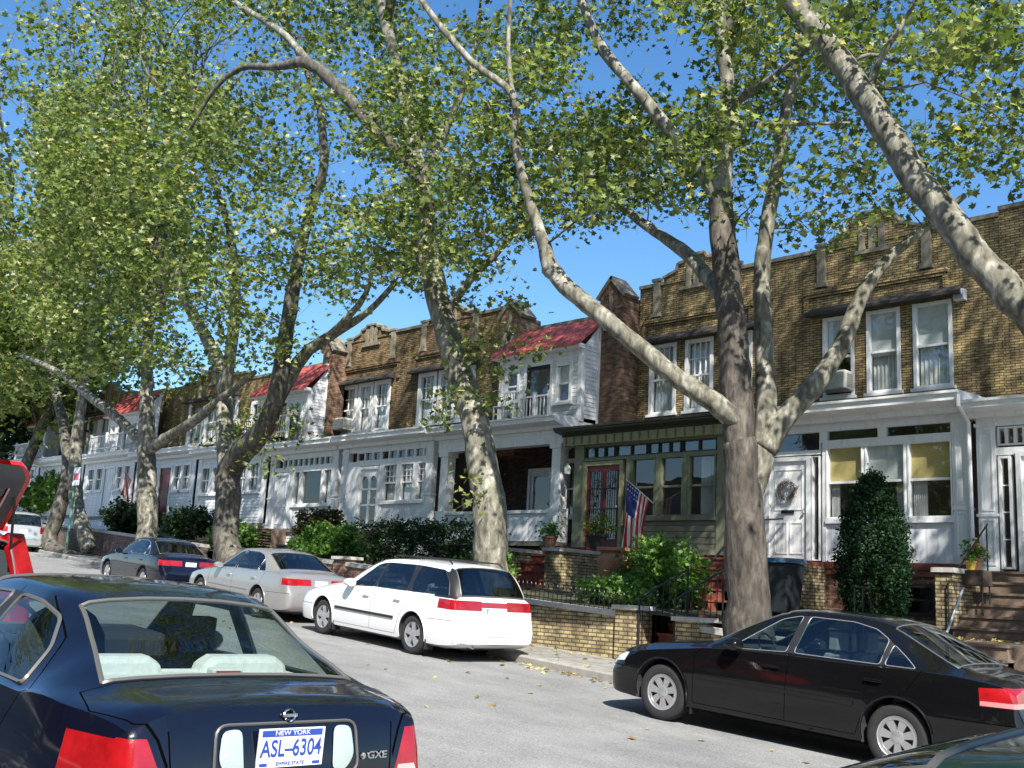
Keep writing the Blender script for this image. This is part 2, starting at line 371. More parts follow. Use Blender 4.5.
strip('sidewalk', lambda x: cy(x)+.16, lambda x: 21.5 if x > -55 else cy(x)+3, .12, M_walk)
strip('pavement', lambda x: -8, lambda x: ny(x)-.16, .12, M_walk)
def kerb(fn, s, name):
    b = MB(); xs = [60, 30]+[14-k*1.5 for k in range(60)]
    for x0, x1 in zip(xs, xs[1:]):
        y0, y1 = fn(x0), fn(x1); z0, z1 = gz(x0), gz(x1)
        prof = [(0, -.2), (0, .10), (.03*s, .125), (.16*s, .125), (.16*s, -.2)]
        for (a, za), (c, zc) in zip(prof, prof[1:]):
            b.face([(x0, y0+a, z0+za), (x1, y1+a, z1+za), (x1, y1+c, z1+zc), (x0, y0+c, z0+zc)])
    o = b.build(name, M_kerb); o['kind'] = 'structure'
kerb(cy, 1, 'kerb'); kerb(ny, -1, 'kerb')

# ------------------------------------------------------------------ houses
YP, YB = 19.9, 21.7      # porch front, brick front
def wallh(b, x0, x1, z0, z1, Y, th, holes, axis='y'):
    """wall sheet with rectangular openings and their reveals"""
    xs = sorted({x0, x1, *[max(x0, min(x1, h[i])) for h in holes for i in (0, 1)]}); zs = sorted({z0, z1, *[max(z0, min(z1, h[i])) for h in holes for i in (2, 3)]})
    mp = (lambda x, y, z: (x, y, z)) if axis == 'y' else (lambda x, y, z: (y, x, z))
    for xa, xb in zip(xs, xs[1:]):
        for za, zb in zip(zs, zs[1:]):
            cx, cz = (xa+xb)/2, (za+zb)/2
            if any(h[0] < cx < h[1] and h[2] < cz < h[3] for h in holes): continue
            for yy in (Y, Y+th): b.face([mp(xa, yy, za), mp(xb, yy, za), mp(xb, yy, zb), mp(xa, yy, zb)])
    for h in list(holes)+[(x0, x1, z0, z1)]:
        a, c, d, e = h
        for p, q in (((a, d), (c, d)), ((c, d), (c, e)), ((c, e), (a, e)), ((a, e), (a, d))):
            b.face([mp(p[0], Y, p[1]), mp(q[0], Y, q[1]), mp(q[0], Y+th, q[1]), mp(p[0], Y+th, p[1])])
def window(root, x0, x1, z0, z1, Y, fm=None, fw=.07, cols=1, rows=1, lcols=1, lrows=1, sash=True, blind=None, cur=None, sill=True, glassm=None, cas=.0, name='window', mun=.022, deep=.05):
    """sash window in an opening: casing, rails, muntins; panes and blind are sub-parts"""
    fm = fm or M_white; b = MB(); y0, y1 = Y-.035, Y+.09
    b.box(x0-cas, x0+fw, y0, y1, z0-cas*0, z1+cas); b.box(x1-fw, x1+cas, y0, y1, z0, z1+cas)
    b.box(x0+fw, x1-fw, y0+.003, y1, z1-fw, z1+cas-.003); b.box(x0+fw, x1-fw, y0+.003, y1, z0, z0+fw)
    zm = (z0+z1)/2
    if sash:
        b.box(x0+fw, x1-fw, Y+.015, y1-.01, zm-.025, zm+.025)
        parts = [(zm+.025, z1-fw, cols, rows), (z0+fw, zm-.025, lcols, lrows)]
    else: parts = [(z0+fw, z1-fw, cols, rows)]
    for za, zb, c, r in parts:
        for k in range(1, c):
            xx = x0+fw+(x1-x0-2*fw)*k/c; b.box(xx-mun/2, xx+mun/2, Y+.03, Y+.062, za, zb)
        for k in range(1, r):
            zz = za+(zb-za)*k/r; b.box(x0+fw, x1-fw, Y+.032, Y+.06, zz-mun/2, zz+mun/2)
    if sill: b.box(x0-cas-.05, x1+cas+.05, Y-.09, Y+.02, z0-.07, z0-.001)
    f = b.build(name, fm, root)
    MB().face([(x0+fw*.5, Y+deep, z0+fw*.5), (x1-fw*.5, Y+deep, z0+fw*.5), (x1-fw*.5, Y+deep, z1-fw*.5), (x0+fw*.5, Y+deep, z1-fw*.5)]).build('pane', glassm or M_wglass, f)
    if blind:
        fr, bm_ = blind; MB().box(x0+fw*.7, x1-fw*.7, Y+.1, Y+.11, z1-fw-(z1-z0-2*fw)*fr, z1-fw*.5).build('blind', bm_, f)
    if cur:
        cb = MB()
        for (ca, cc) in cur:
            n = 14
            for k in range(n):
                xa = x0+fw+(x1-x0-2*fw)*(ca+(cc-ca)*k/n); xb = x0+fw+(x1-x0-2*fw)*(ca+(cc-ca)*(k+1)/n)
                ya, yb = Y+.16+.03*(k % 2), Y+.16+.03*((k+1) % 2)
                cb.face([(xa, ya, z0+fw*.6), (xb, yb, z0+fw*.6), (xb, yb, z1-fw), (xa, ya, z1-fw)])
        cb.build('curtain', M_curtain, f)
    return f
def shell(root, x0, x1, zg, zt, m_back=None, y0=None):
    """party walls, back wall, floors and flat roof so that rooms behind the panes are real and dark"""
    y0 = y0 or YB
    b = MB(); yb = YB+9
    b.box(x0+.005, x0+.12, y0+.22, yb, zg, zt-.25); b.box(x1-.12, x1-.005, y0+.22, yb, zg, zt-.25); b.box(x0, x1, yb, yb+.2, zg, zt-.25)
    b.box(x0+.12, x1-.12, y0+.22, yb, zg+2.0, zg+2.15)
    b.box(x0+.12, x1-.12, YB+4, YB+4.1, zg, zt-.4)
    b.build('room_wall', M_room, root)
    MB().box(x0, x1, YB+.2, yb+.25, zt-.55, zt-.4).build('roof', M_tarp, root)
def gable(b, xc, w, z0, z1, Y, th=.3):
    """stepped and shouldered parapet gable"""
    h = z1-z0
    pts = [(xc-w/2, z0), (xc-w/2, z0+h*.25), (xc-w*.38, z0+h*.38), (xc-w*.30, z0+h*.45), (xc-w*.27, z0+h*.75), (xc-w*.17, z0+h*.78), (xc-w*.12, z1), (xc+w*.12, z1), (xc+w*.17, z0+h*.78), (xc+w*.27, z0+h*.75), (xc+w*.30, z0+h*.45), (xc+w*.38, z0+h*.38), (xc+w/2, z0+h*.25), (xc+w/2, z0)]
    b.prism(pts, Y, Y+th); return pts
def facade(root, x0, x1, zf, zw0, zw1, zp, wins, gx, gp, bm_=None, hood=True):
    """upper brick front: openings, corbelled band, parapet with gable and stone panels, window hood"""
    bm_ = bm_ or M_ybrick
    b = MB(); wallh(b, x0, x1, zf, zp, YB, .22, [(a, c, zw0, zw1) for a, c in wins])
    w = b.build('wall', bm_, root)
    # coping
    p = MB(); p.box(x0, gx-1.05, YB-.06, YB+.3, zp, zp+.09); p.box(gx+1.05, x1, YB-.06, YB+.3, zp, zp+.09)
    p.build('coping', M_hood if False else M_stone, root)
    g = MB(); pts = gable(g, gx, 2.1, zp, gp, YB-.03)
    go = g.build('parapet_gable', bm_, root)
    c = MB()
    for (a, za), (d, zd) in zip(pts[1:], pts[2:-1]): c.bar((a, YB+.12, za+.02), (d, YB+.12, zd+.02), .42, .07, (0, 0, 1))
    c.build('coping', M_stone, go)
    s = MB()
    for k in (-1, 0, 1):                       # stone tablets in the gable
        s.box(gx+k*.24-.07, gx+k*.24+.07, YB-.07, YB-.02, zp-.15, zp+.38+(.1 if k == 0 else 0))
    s.box(gx-.5, gx+.5, YB-.09, YB-.02, zp-.25, zp-.16)
    for k in (-1, 1):
        s.box(gx+k*1.25-.1, gx+k*1.25+.1, YB-.08, YB-.005, zp-.75, zp+.12); s.box(gx+k*1.25-.15, gx+k*1.25+.15, YB-.1, YB-.005, zp+.12, zp+.2); s.box(gx+k*1.25-.14, gx+k*1.25+.14, YB-.1, YB-.005, zp-.85, zp-.75)
    s.build('stone_trim', M_stone, go)
    # corbelled band with recessed panel under the gable
    k_ = MB(); xa, xb = gx-1.7, gx+1.7
    k_.box(xa, xb, YB-.09, YB-.004, zp-1.0, zp-.9); k_.box(xa+.05, xb-.05, YB-.06, YB-.004, zp-1.07, zp-1.003)
    k_.box(xa, xa+.1, YB-.075, YB-.004, zp-1.55, zp-1.073); k_.box(xb-.1, xb, YB-.075, YB-.004, zp-1.55, zp-1.073)
    k_.build('brick_band', bm_, root)
    if hood:
        h = MB(); a, c2 = min(w_[0] for w_ in wins)-.3, max(w_[1] for w_ in wins)+.25
        h.raw([(a, YB, zw1+.30), (c2, YB, zw1+.30), (c2+.05, YB-.32, zw1+.10), (a-.05, YB-.32, zw1+.10), (a-.05, YB-.32, zw1+.04), (c2+.05, YB-.32, zw1+.04), (c2, YB, zw1+.06), (a, YB, zw1+.06)],
              [(0, 1, 2, 3), (3, 2, 5, 4), (4, 5, 6, 7), (0, 3, 4, 7), (1, 6, 5, 2)])
        h.build('window_hood', M_hood, root)
    return w
def cornice(root, x0, x1, zt, h=.33, over=.45, m=None, y=YP, dark=None, name='cornice'):
    """boxed eave and gutter of a porch: soffit, fascia, gutter lip, brackets' frieze"""
    m = m or M_white; b = MB()
    prof = [(y+.02, zt-h), (y-over*.35, zt-h), (y-over*.42, zt-h*.72), (y-over*.8, zt-h*.62), (y-over, zt-h*.50), (y-over, zt-.06), (y-over-.05, zt-.05), (y-over-.05, zt), (y-over+.03, zt), (YB-.01, zt+.10), (YB-.01, zt-.05), (y+.25, zt-.1), (y+.25, zt-h)]
    n = len(prof); vs = [(x0, a, c) for a, c in prof]+[(x1, a, c) for a, c in prof]
    b.raw(vs, [(i, (i+1) % n, n+(i+1) % n, n+i) for i in range(n) if i != 8])
    b.mi = 1; b.raw([vs[8], vs[9], vs[n+9], vs[n+8]], [(0, 1, 2, 3)]); b.mi = 0
    for s_ in (x0, x1): b.face([(s_, a, c) for a, c in prof[:8]]+[(s_, prof[8][0], prof[8][1]), (s_, YB-.01, zt+.10), (s_, YB-.01, zt-.3), (s_, y+.25, zt-h)])
    return b.build(name, [m, M_tarp], root)
def transom(root, x0, x1, z0, z1, n, Y=YP, fm=None, mun=.05, gm=None, name='transom_window'):
    fm = fm or M_white; b = MB(); f = .03
    b.box(x0, x1, Y-.012, Y+.07, z0, z0+f); b.box(x0, x1, Y-.012, Y+.07, z1-f, z1)
    for k in range(n+1):
        xx = x0+(x1-x0)*k/n; b.box(max(x0, xx-mun/2), min(x1, xx+mun/2), Y-.016, Y+.066, z0+f, z1-f)
    o = b.build(name, fm, root)
    MB().face([(x0, Y+.05, z0), (x1, Y+.05, z0), (x1, Y+.05, z1), (x0, Y+.05, z1)]).build('pane', gm or M_pglass, o); return o
def door(root, x0, x1, z0, z1, Y, m, panels=None, lites=None, fm=None, fw=.09, extra=None):
    """door leaf with raised panels or glazed lights, in its frame; handle is a sub-part"""
    fm = fm or M_white; b = MB()
    b.box(x0-fw, x0, Y-.04, Y+.1, z0, z1+fw); b.box(x1, x1+fw, Y-.04, Y+.1, z0, z1+fw); b.box(x0, x1, Y-.037, Y+.1, z1, z1+fw)
    b.build('door_frame', fm, root)
    d = MB(); holes = lites or []
    H = [(x0+(x1-x0)*a, x0+(x1-x0)*c, z0+(z1-z0)*e, z0+(z1-z0)*g) for a, c, e, g in holes]
    wallh(d, x0, x1, z0, z1, Y+.015, .045, H)
    for a, c, e, g in (panels or []):
        xa, xb, za, zb = x0+(x1-x0)*a, x0+(x1-x0)*c, z0+(z1-z0)*e, z0+(z1-z0)*g
        for q in ((xa, xb, za, za+.025), (xa, xb, zb-.025, zb), (xa, xa+.025, za+.025, zb-.025), (xb-.025, xb, za+.025, zb-.025)): d.box(q[0], q[1], Y+.002, Y+.02, q[2], q[3])
    dd = d.build('door', m, root)
    for h in H: MB().face([(h[0], Y+.035, h[2]), (h[1], Y+.035, h[2]), (h[1], Y+.035, h[3]), (h[0], Y+.035, h[3])]).build('pane', M_wglass, dd)
    MB().lathe((x1-.07, Y-.03, z0+.98), [(.012, 0.05), (.012, .02), (.03, .01), (.033, -.01), (.02, -.03)], 10, 'y').build('handle', M_alu, dd)
    return dd
def pier(root, xc, zp, w=.75, m=None, YB=21.19, deep=.7):
    """brown brick pier ending in a gabled stone cap with a round stone emblem"""
    b = MB(); b.box(xc-w/2, xc+w/2, YB-.14, YB+deep, zp-4.0, zp+.1)
    b.prism([(xc-w/2, zp+.1), (xc+w/2, zp+.1), (xc, zp+.55)], YB-.14, YB+.35)
    o = b.build('brick_pier', m or M_bbrick, root)
    c = MB(); c.bar((xc-w/2-.08, YB+.1, zp+.08), (xc+.02, YB+.1, zp+.64), .62, .1); c.bar((xc+w/2+.08, YB+.1, zp+.08), (xc-.02, YB+.1, zp+.64), .62, .1)
    c.box(xc-.045, xc+.045, YB-.19, YB-.14, zp-.35, zp+.25); c.box(xc-.12, xc+.12, YB-.2, YB-.14, zp-.43, zp-.35)
    c.build('stone_cap', M_stone, o)
    e = MB(); e.lathe((xc, YB-.17, zp-.55), [(.2, .03), (.2, -.05), (.15, -.07), (.12, -.04), (.12, .03)], 18, 'y'); e.box(xc-.23, xc+.23, YB-.2, YB-.14, zp-.82, zp-.74)
    e.build('stone_emblem', M_cap, o); return o
def stack_steps(b, x0, x1, y0, y1, z0, z1, n, base=None):
    """flight rising away from the street"""
    for k in range(n):
        ya = y0+(y1-y0)*k/n; zt = z0+(z1-z0)*(k+1)/n
        b.box(x0, x1, ya, y1, z0-.4+.001*k, zt-.04); b.box(x0-.02, x1+.02, ya-.03, y1, zt-.04, zt)
GY = 14.3                                     # garden wall line near the right
def gw(x): return max(14.3, cy(x)+1.6)         # garden wall line further on
def tz(x): return gz(x)+.92                    # terrace soil level
def porch_base(root, x0, x1, zf, m=None, wins=(), band=None, bandm=None, y=YP):
    b = MB(); zg = tz((x0+x1)/2)-.6
    wallh(b, x0, x1, zg, zf-(band or 0), y+.03, .2, list(wins)); b.build('base_wall', m or M_stone, root)
    f = MB(); f.box(x0, x1, y-.05, YB, zf-.12, zf-.002); f.build('porch_floor', bandm or M_stone, root)
    if band: MB().box(x0, x1, y-.02, y+.2, zf-band, zf-.125).build('sill_band', bandm, root)
    i = MB(); i.box(x0, x1, YB-.02, YB+.19, zf, zf+3.1); i.build('inner_wall', M_room, root)
def post(b, x0, x1, z0, z1, y=YP, panel=True):
    b.box(x0, x1, y-.03, y+.16, z0, z1)
    if panel:
        w_ = x1-x0; q = .05
        for za, zb in ((z0+.12, z0+.95), (z0+1.1, z1-.25)):
            for r in ((x0+q, x1-q, za, za+.03), (x0+q, x1-q, zb-.03, zb), (x0+q, x0+q+.03, za+.03, zb-.03), (x1-q-.03, x1-q, za+.03, zb-.03)): b.box(r[0], r[1], y-.045, y-.028, r[2], r[3])
        b.box(x0-.03, x1+.03, y-.06, y+.16, z1-.16, z1-.1); b.box(x0-.03, x1+.03, y-.055, y+.16, z0+1.0, z0+1.05)
def house(name, label, x0, x1, grp=None):
    return thing(name, label, 'house', ((x0+x1)/2, YP, tz((x0+x1)/2)), group=grp)

# --- the house at the right edge: white porch with a small paned transom, brown steps
h = house('row_house', 'brick row house at the right edge with brownstone steps to a white paned door', -8.0, -2.9)
facade(h, -8.02, -2.9, 5.5, 6.4, 8.2, 10.10, [(-7.0, -6.2), (-5.9, -5.0), (-4.7, -3.9)], -5.4, 11.1)
for a, c in [(-7.0, -6.2), (-5.9, -5.0), (-4.7, -3.9)]: window(h, a, c, 6.4, 8.2, YB, cas=.05)
shell(h, -8.0, -2.9, .6, 10.28)
cornice(h, -8.0, -2.9, 5.72, .30, .42)
porch_base(h, -8.0, -2.9, 2.6)
b = MB(); post(b, -7.9, -7.56, 2.6, 5.42); post(b, -3.3, -3.0, 2.6, 5.42); b.box(-7.56, -3.3, YP-.01, YP+.12, 5.26, 5.42); b.box(-7.56, -3.3, YP-.01, YP+.12, 4.72, 4.86)
b.build('porch_frame', M_white, h)
transom(h, -7.52, -6.9, 4.9, 5.24, 4); transom(h, -6.8, -3.3, 4.9, 5.24, 12)
window(h, -7.52, -7.3, 2.66, 4.7, YP, sash=False, rows=4, sill=False, fw=.04)
door(h, -7.12, -6.2, 2.6, 4.68, YP, M_white, lites=[(.15, .48, .14+.27*k/1.0*.8, .14+.27*k*.8+.18) for k in range(4)]+[(.54, .86, .14+.27*k*.8, .14+.27*k*.8+.18) for k in range(4)])
window(h, -5.9, -3.4, 3.4, 4.7, YP, cols=3, lcols=3)
b = MB(); b.box(-6.0, -3.3, YP, YP+.1, 2.6, 3.33); b.build('porch_panel', M_board, h)
s = MB(); stack_steps(s, -7.62, -5.9, 17.95, 19.75, 1.42, 2.6, 6); s.box(-7.62, -5.9, 19.6, YP, 1.3, 2.58)
s.box(-8.35, -5.4, 15.9, 17.97, .6, 1.42); stack_steps(s, -7.95, -5.9, 14.9, 15.95, .62, 1.42, 4)
s.build('front_steps', M_brown, h)
b = MB(); b.box(-7.92, -7.63, 18.0, 19.86, 1.2, 2.5); b.build('step_cheek', M_gbrick, h)
b = MB(); b.box(-7.97, -7.58, 17.95, 19.86, 2.5, 2.58); b.build('capstone', M_cap, h)

# --- white enclosed porch behind the cypress
h = house('row_house', 'brick row house with a wreath on its white door, behind the egg shaped shrub', -13.35, -8.0)
W = [(-12.02, -11.28), (-10.95, -10.20), (-9.88, -9.06)]
facade(h, -13.35, -8.02, 5.7, 6.5, 8.36, 9.98, W, -10.8, 10.68)
window(h, *W[0], 6.5, 8.36, YB, fw=.06, cas=.015, blind=(.45, M_shade)); window(h, *W[1], 6.5, 8.36, YB, fw=.06, cas=.015, blind=(.55, M_shade), cur=[(0, 1)]); window(h, *W[2], 6.5, 8.36, YB, fw=.06, cas=.015, blind=(.5, M_shade), cur=[(0, 1)])
shell(h, -13.35, -8.0, 1, 10.1)
cornice(h, -13.3, -8.02, 5.92, .36, .48)
porch_base(h, -13.3, -8.02, 2.73, M_rbrick, [(-9.45, -8.75, 1.75, 2.35)], .25, M_redstep)
b = MB()
post(b, -8.36, -8.06, 2.73, 5.56); b.box(-13.25, -8.36, YP-.012, YP+.14, 5.43, 5.56); b.box(-11.06, -8.36, YP-.01, YP+.14, 5.07, 5.18)
b.box(-11.06, -10.98, YP-.02, YP+.14, 2.73, 5.07); b.box(-11.10, -10.98, YP-.02, YP+.14, 5.18, 5.43); b.box(-9.82, -9.70, YP-.02, YP+.14, 5.18, 5.43)
for xm in (-10.14, -9.26): b.box(xm-.025, xm+.025, YP-.018, YP+.14, 3.6, 5.07)
b.box(-10.98, -8.36, YP-.06, YP+.14, 3.5, 3.6); b.box(-12.75, -12.41, YP-.02, YP+.14, 2.73, 5.43); b.box(-13.25, -12.95, YP-.02, YP+.14, 2.73, 5.43)
b.box(-12.41, -11.1, YP-.014, YP+.14, 4.94, 5.0)
b.build('porch_frame', M_white, h)
MB().box(-10.98, -8.36, YP+.01, YP+.1, 2.74, 3.5).build('porch_panel', M_board, h)
transom(h, -10.98, -9.82, 5.18, 5.43, 1); transom(h, -9.70, -8.36, 5.18, 5.43, 1); transom(h, -12.41, -11.1, 5.0, 5.43, 1)
window(h, -10.97, -10.165, 3.6, 5.07, YP, fw=.03, sill=False, blind=(.5, M_blind), cur=[(0, .25)])
window(h, -10.115, -9.285, 3.6, 5.07, YP, fw=.03, sill=False, blind=(.5, M_shade), cur=[(.7, 1)])
window(h, -9.235, -8.37, 3.6, 5.07, YP, fw=.03, sill=False, blind=(.5, M_blind), cur=[(0, .35)])
window(h, -11.30, -11.12, 2.75, 4.9, YP, fw=.02, sash=False, sill=False)
window(h, -12.94, -12.76, 2.75, 4.9, YP, fw=.02, sash=False, sill=False)
window(h, -9.45, -8.75, 1.75, 2.35, YP+.03, fm=M_dark, sill=False)
dd = door(h, -12.30, -11.42, 2.75, 4.82, YP, M_white, panels=[(.12, .88, .50, .92), (.12, .47, .06, .38), (.53, .88, .06, .38)])
m_slot = MB(); m_slot.box(-12.02, -11.72, YP-.012, YP+.004, 3.72, 3.79); m_slot.build('mail_slot', M_iron, dd)
MB().box(-12.35, -11.3, YP-.1, YP-.02, 2.66, 2.74).build('threshold', M_redstep, h)
s = MB(); s.box(-11.9, -11.0, 18.35, YP-.02, .8, 2.62); s.build('stoop_wall', M_gbrick, h)
s = MB(); stack_steps(s, -13.1, -11.95, 16.3, 18.6, 1.0, 2.7, 8); s.box(-13.1, -11.9, 18.5, YP-.05, 1.6, 2.68); s.box(-11.95, -11.0, 18.3, YP-.05, 2.62, 2.70)
s.build('front_steps', M_redstep, h)
r = MB()
for (p, q) in (((-11.93, 18.45, 2.7), (-11.93, 18.45, 3.45)), ((-11.93, 16.6, 1.2), (-11.93, 16.6, 2.1)), ((-11.93, 18.45, 3.45), (-11.93, 16.6, 2.1)), ((-11.93, 19.8, 3.6), (-11.93, 18.45, 3.45))): r.tube([p, q], .02, 6)
r.build('hand_rail', M_iron, h)
r = MB(); r.tube([(-8.02, YP-.5, 5.82), (-8.02, YP-.5, 5.62), (-8.0, YP-.12, 5.35), (-8.0, YP-.08, 2.6), (-8.0, YP-.08, 1.2)], .04, 8); r.build('drainpipe', M_white, h)
# things hanging on it
t = thing('door_wreath', 'dried twig wreath hanging on the white front door', 'wreath', (-11.87, YP-.06, 4.2))
b = MB()
for k in range(420):
    g = random.uniform(0, 2*PI); rr = random.gauss(.17, .035); g2 = g+random.uniform(-.5, .5); r2 = rr+random.uniform(-.03, .05)
    p = V((-11.87+rr*math.cos(g), YP-.03-random.random()*.05, 4.2+rr*math.sin(g))); q = V((-11.87+r2*math.cos(g2), YP-.03-random.random()*.07, 4.2+r2*math.sin(g2)))
    b.bar(p, q, .006, .006)
b.build('twigs', mat('wreath_twig', (.13, .10, .09), .9, noise=.5, nscale=20), t)
# AC in the left upper window
def ac(x, z, label, Y=YB):
    t = thing('air_conditioner', label, 'air conditioner', (x, Y-.2, z))
    b = MB(); b.box(x-.33, x+.33, Y-.42, Y+.05, z, z+.42); b.build('case', M_acm, t, bevel=.02)
    g = MB()
    for k in range(9): g.box(x-.29, x+.29, Y-.435, Y-.421, z+.04+k*.04, z+.055+k*.04)
    for k in range(7): g.box(x+.331, x+.34, Y-.36, Y-.1, z+.06+k*.045, z+.08+k*.045)
    g.build('grille', M_alu, t)
ac(-11.6, 6.60, 'boxy window air conditioner under the raised sash over the white porch with the wreath')
t = thing('security_lamp', 'small white lamp box fixed to the brick right of the upper windows', 'lamp', (-8.85, YB-.1, 8.4))
b = MB(); b.box(-8.95, -8.72, YB-.16, YB-.003, 8.28, 8.52); b.build('lamp_box', M_white, t, bevel=.015); MB().box(-8.92, -8.75, YB-.17, YB-.161, 8.3, 8.4).build('lens', M_alu, t)

# --- green porch with the flag
h = house('row_house', 'brick row house with a green enclosed porch and dark red door', -18.3, -13.35)
W = [(-17.02, -16.22), (-15.88, -15.08), (-14.75, -13.95)]
facade(h, -17.45, -13.35, 5.7, 6.52, 8.34, 9.98, W, -15.6, 10.62)
for k, w_ in enumerate(W): window(h, *w_, 6.52, 8.34, YB, fw=.06, cas=.03, cols=4, rows=2, blind=(.3, M_shade) if k == 2 else None, cur=[(0, 1)])
shell(h, -18.3, -13.35, 1.2, 10.1)
pier(h, -17.9, 9.62, .80)
b = MB(); b.box(-18.22, -17.46, 21.06, YB+.2, 5.9, 8.9); b.build('brick_return', M_bbrick, h)
cornice(h, -18.25, -13.32, 5.92, .2, .5, M_dgreen)
b = MB(); b.box(-18.2, -13.35, YP-.20, YP+.15, 5.5, 5.72)
b.build('frieze', M_ygreen, h)
b = MB()
for k in range(19): b.box(-18.1+k*.262, -18.07+k*.262, YP-.24, YP-.2, 5.52, 5.70)
b.build('eave_bracket', M_green, h)
porch_base(h, -18.2, -13.35, 2.95, M_greensid)
b = MB()
b.box(-17.93, -17.62, YP-.03, YP+.15, 2.95, 5.5); b.box(-13.65, -13.4, YP-.03, YP+.15, 2.95, 5.5); b.box(-17.62, -13.65, YP-.02, YP+.13, 5.10, 5.17); b.box(-17.62, -13.65, YP-.02, YP+.13, 5.46, 5.5)
b.box(-16.25, -16.12, YP-.035, YP+.14, 2.95, 5.12)
for xm in (-15.3, -14.5): b.box(xm-.06, xm+.06, YP-.035, YP+.14, 3.7, 5.12)
b.box(-16.12, -13.65, YP-.07, YP+.14, 3.6, 3.7)
b.build('porch_frame', M_green, h)
MB().box(-16.12, -13.65, YP, YP+.1, 2.95, 3.6).build('porch_panel', M_greensid, h)
for k in range(4): transom(h, -17.6+k*.99, -16.65+k*.99, 5.17, 5.46, 3 if k in (0, 2) else 2, fm=M_dgreen, mun=.025)
for a, c in ((-16.1, -15.37), (-15.23, -14.57), (-14.43, -13.68)): window(h, a, c, 3.7, 5.1, YP, fm=M_green, fw=.035, sill=False, cur=[(.3, .8)] if a > -15 else None)
rd = door(h, -17.52, -16.45, 2.97, 4.98, YP, M_reddoor, lites=[(.1, .44, .1, .93), (.56, .9, .1, .93)], fm=M_ygreen, fw=.10)
b = MB()
for k in range(7):
    xx = -17.40+k*.145; b.box(xx-.008, xx+.008, YP-.02, YP-.005, 3.15, 4.85)
for zz in (3.4, 3.9, 4.4): b.box(-17.42, -16.52, YP-.022, YP-.004, zz, zz+.02)
b.build('security_bar', M_iron, rd)
b = MB(); b.box(-17.25, -17.1, YP+.25, YP+.27, 3.2, 4.6); b.build('curtain', mat('red_curtain', (.5, .03, .02), .8), rd)
s = MB(); stack_steps(s, -17.7, -16.3, 16.6, 18.9, 1.5, 2.9, 7); s.box(-17.7, -16.3, 18.8, YP-.03, 1.5, 2.9); s.build('front_steps', M_redstep, h)
s = MB(); s.box(-18.15, -17.72, 17.2, YP-.03, 1.0, 2.72); s.box(-16.28, -15.85, 17.2, YP-.03, 1.0, 2.72); s.build('stoop_wall', M_gbrick, h)
s = MB(); s.box(-18.2, -17.67, 17.15, YP-.03, 2.72, 2.8); s.box(-16.33, -15.8, 17.15, YP-.03, 2.72, 2.8); s.build('capstone', M_cap, h)
t = thing('wall_lantern', 'small white glass lantern on the dark wall beside the green pilaster', 'lantern', (-18.05, YP-.12, 4.9))
b = MB(); b.lathe((-18.05, YP-.15, 4.78), [(.05, 0), (.075, .02), (.085, .17), (.03, .25), (.01, .28)], 8); b.build('shade', mat('lantern_glass', (.75, .74, .68), .3), t)
b = MB(); b.bar((-18.05, YP+.02, 5.02), (-18.05, YP-.15, 5.06), .02, .02); b.box(-18.1, -18.0, YP-.0, YP+.02, 4.9, 5.1); b.build('bracket', M_iron, t)

# --- houses with a white balcony bay under a red roof
def bay(root, x0, x1, zf, z1, yf, zr, detail=True, rail=True):
    YR = 21.12; b = MB()
    hs = [(x0+.25, x0+.75, zf+.75, z1-.35), (x0+1.05, x0+1.95, zf+.1, z1-.3), (x1-.85, x1-.35, zf+.55, z1-.35)]
    wallh(b, x0, x1, zf, z1, yf, .12, hs)
    b.face([(x1, yf, zf), (x1, YR, zf), (x1, YR, zr-.08), (x1, yf, z1)]); b.face([(x0, yf, zf), (x0, YR, zf), (x0, YR, zr-.08), (x0, yf, z1)]); b.face([(x0, YR, zf), (x1, YR, zf), (x1, YR, zr-.08), (x0, YR, zr-.08)])
    b.build('bay_wall', M_clap, root)
    t = MB(); t.box(x1-.1, x1+.03, yf-.03, yf+.12, zf, z1); t.box(x0-.03, x0+.1, yf-.03, yf+.12, zf, z1); t.box(x1-.01, x1+.03, YR-.14, YR-.02, zf, zr-.15)
    t.box(x0-.1, x1+.1, yf-.28, yf+.0, z1-.02, z1+.1); t.build('trim', M_white, root)
    window(root, *hs[0], yf, fw=.05, cas=.04); window(root, *hs[2], yf, fw=.05, cas=.04, blind=(.5, M_shade))
    dr = door(root, *hs[1], yf, M_dark, lites=[(.1, .9, .08, .94)])
    b = MB(); b.raw([(x0-.12, yf-.32, z1+.02), (x1+.12, yf-.32, z1+.02), (x1+.12, YR+.05, zr), (x0-.12, YR+.05, zr), (x0-.12, yf-.32, z1+.09), (x1+.12, yf-.32, z1+.09), (x1+.12, YR+.05, zr+.07), (x0-.12, YR+.05, zr+.07)],
                    [(0, 1, 2, 3), (4, 5, 6, 7), (0, 1, 5, 4), (1, 2, 6, 5), (2, 3, 7, 6), (3, 0, 4, 7)])
    n = int((x1-x0+.24)/.28)
    for k in range(n+1):
        xx = x0-.12+(x1-x0+.24)*k/n; b.bar((xx, yf-.32, z1+.10), (xx, YR+.05, zr+.08), .02, .02)
    b.build('bay_roof', M_redtile, root)
    rl = MB(); yr = YP-.30
    if not rail: x0, x1, yr = x0+.95, x0+2.05, yf-.12
    for zz in (zf+.22, zf+.78): rl.bar((x0, yr, zz), (x1, yr, zz), .05, .05)
    for k in range(int((x1-x0)/.13)+1): rl.bar((x0+k*.13, yr, zf+.05), (x0+k*.13, yr, zf+.78), .025, .025)
    for xx in (x0, (x0+x1)/2, x1): rl.bar((xx, yr, zf-.02), (xx, yr, zf+.9), .08, .08)
    rl.build('balcony_rail', M_white, root)
h = house('row_house', 'house with open white porch and red roofed balcony bay, beside the green porch', -23.3, -18.3)
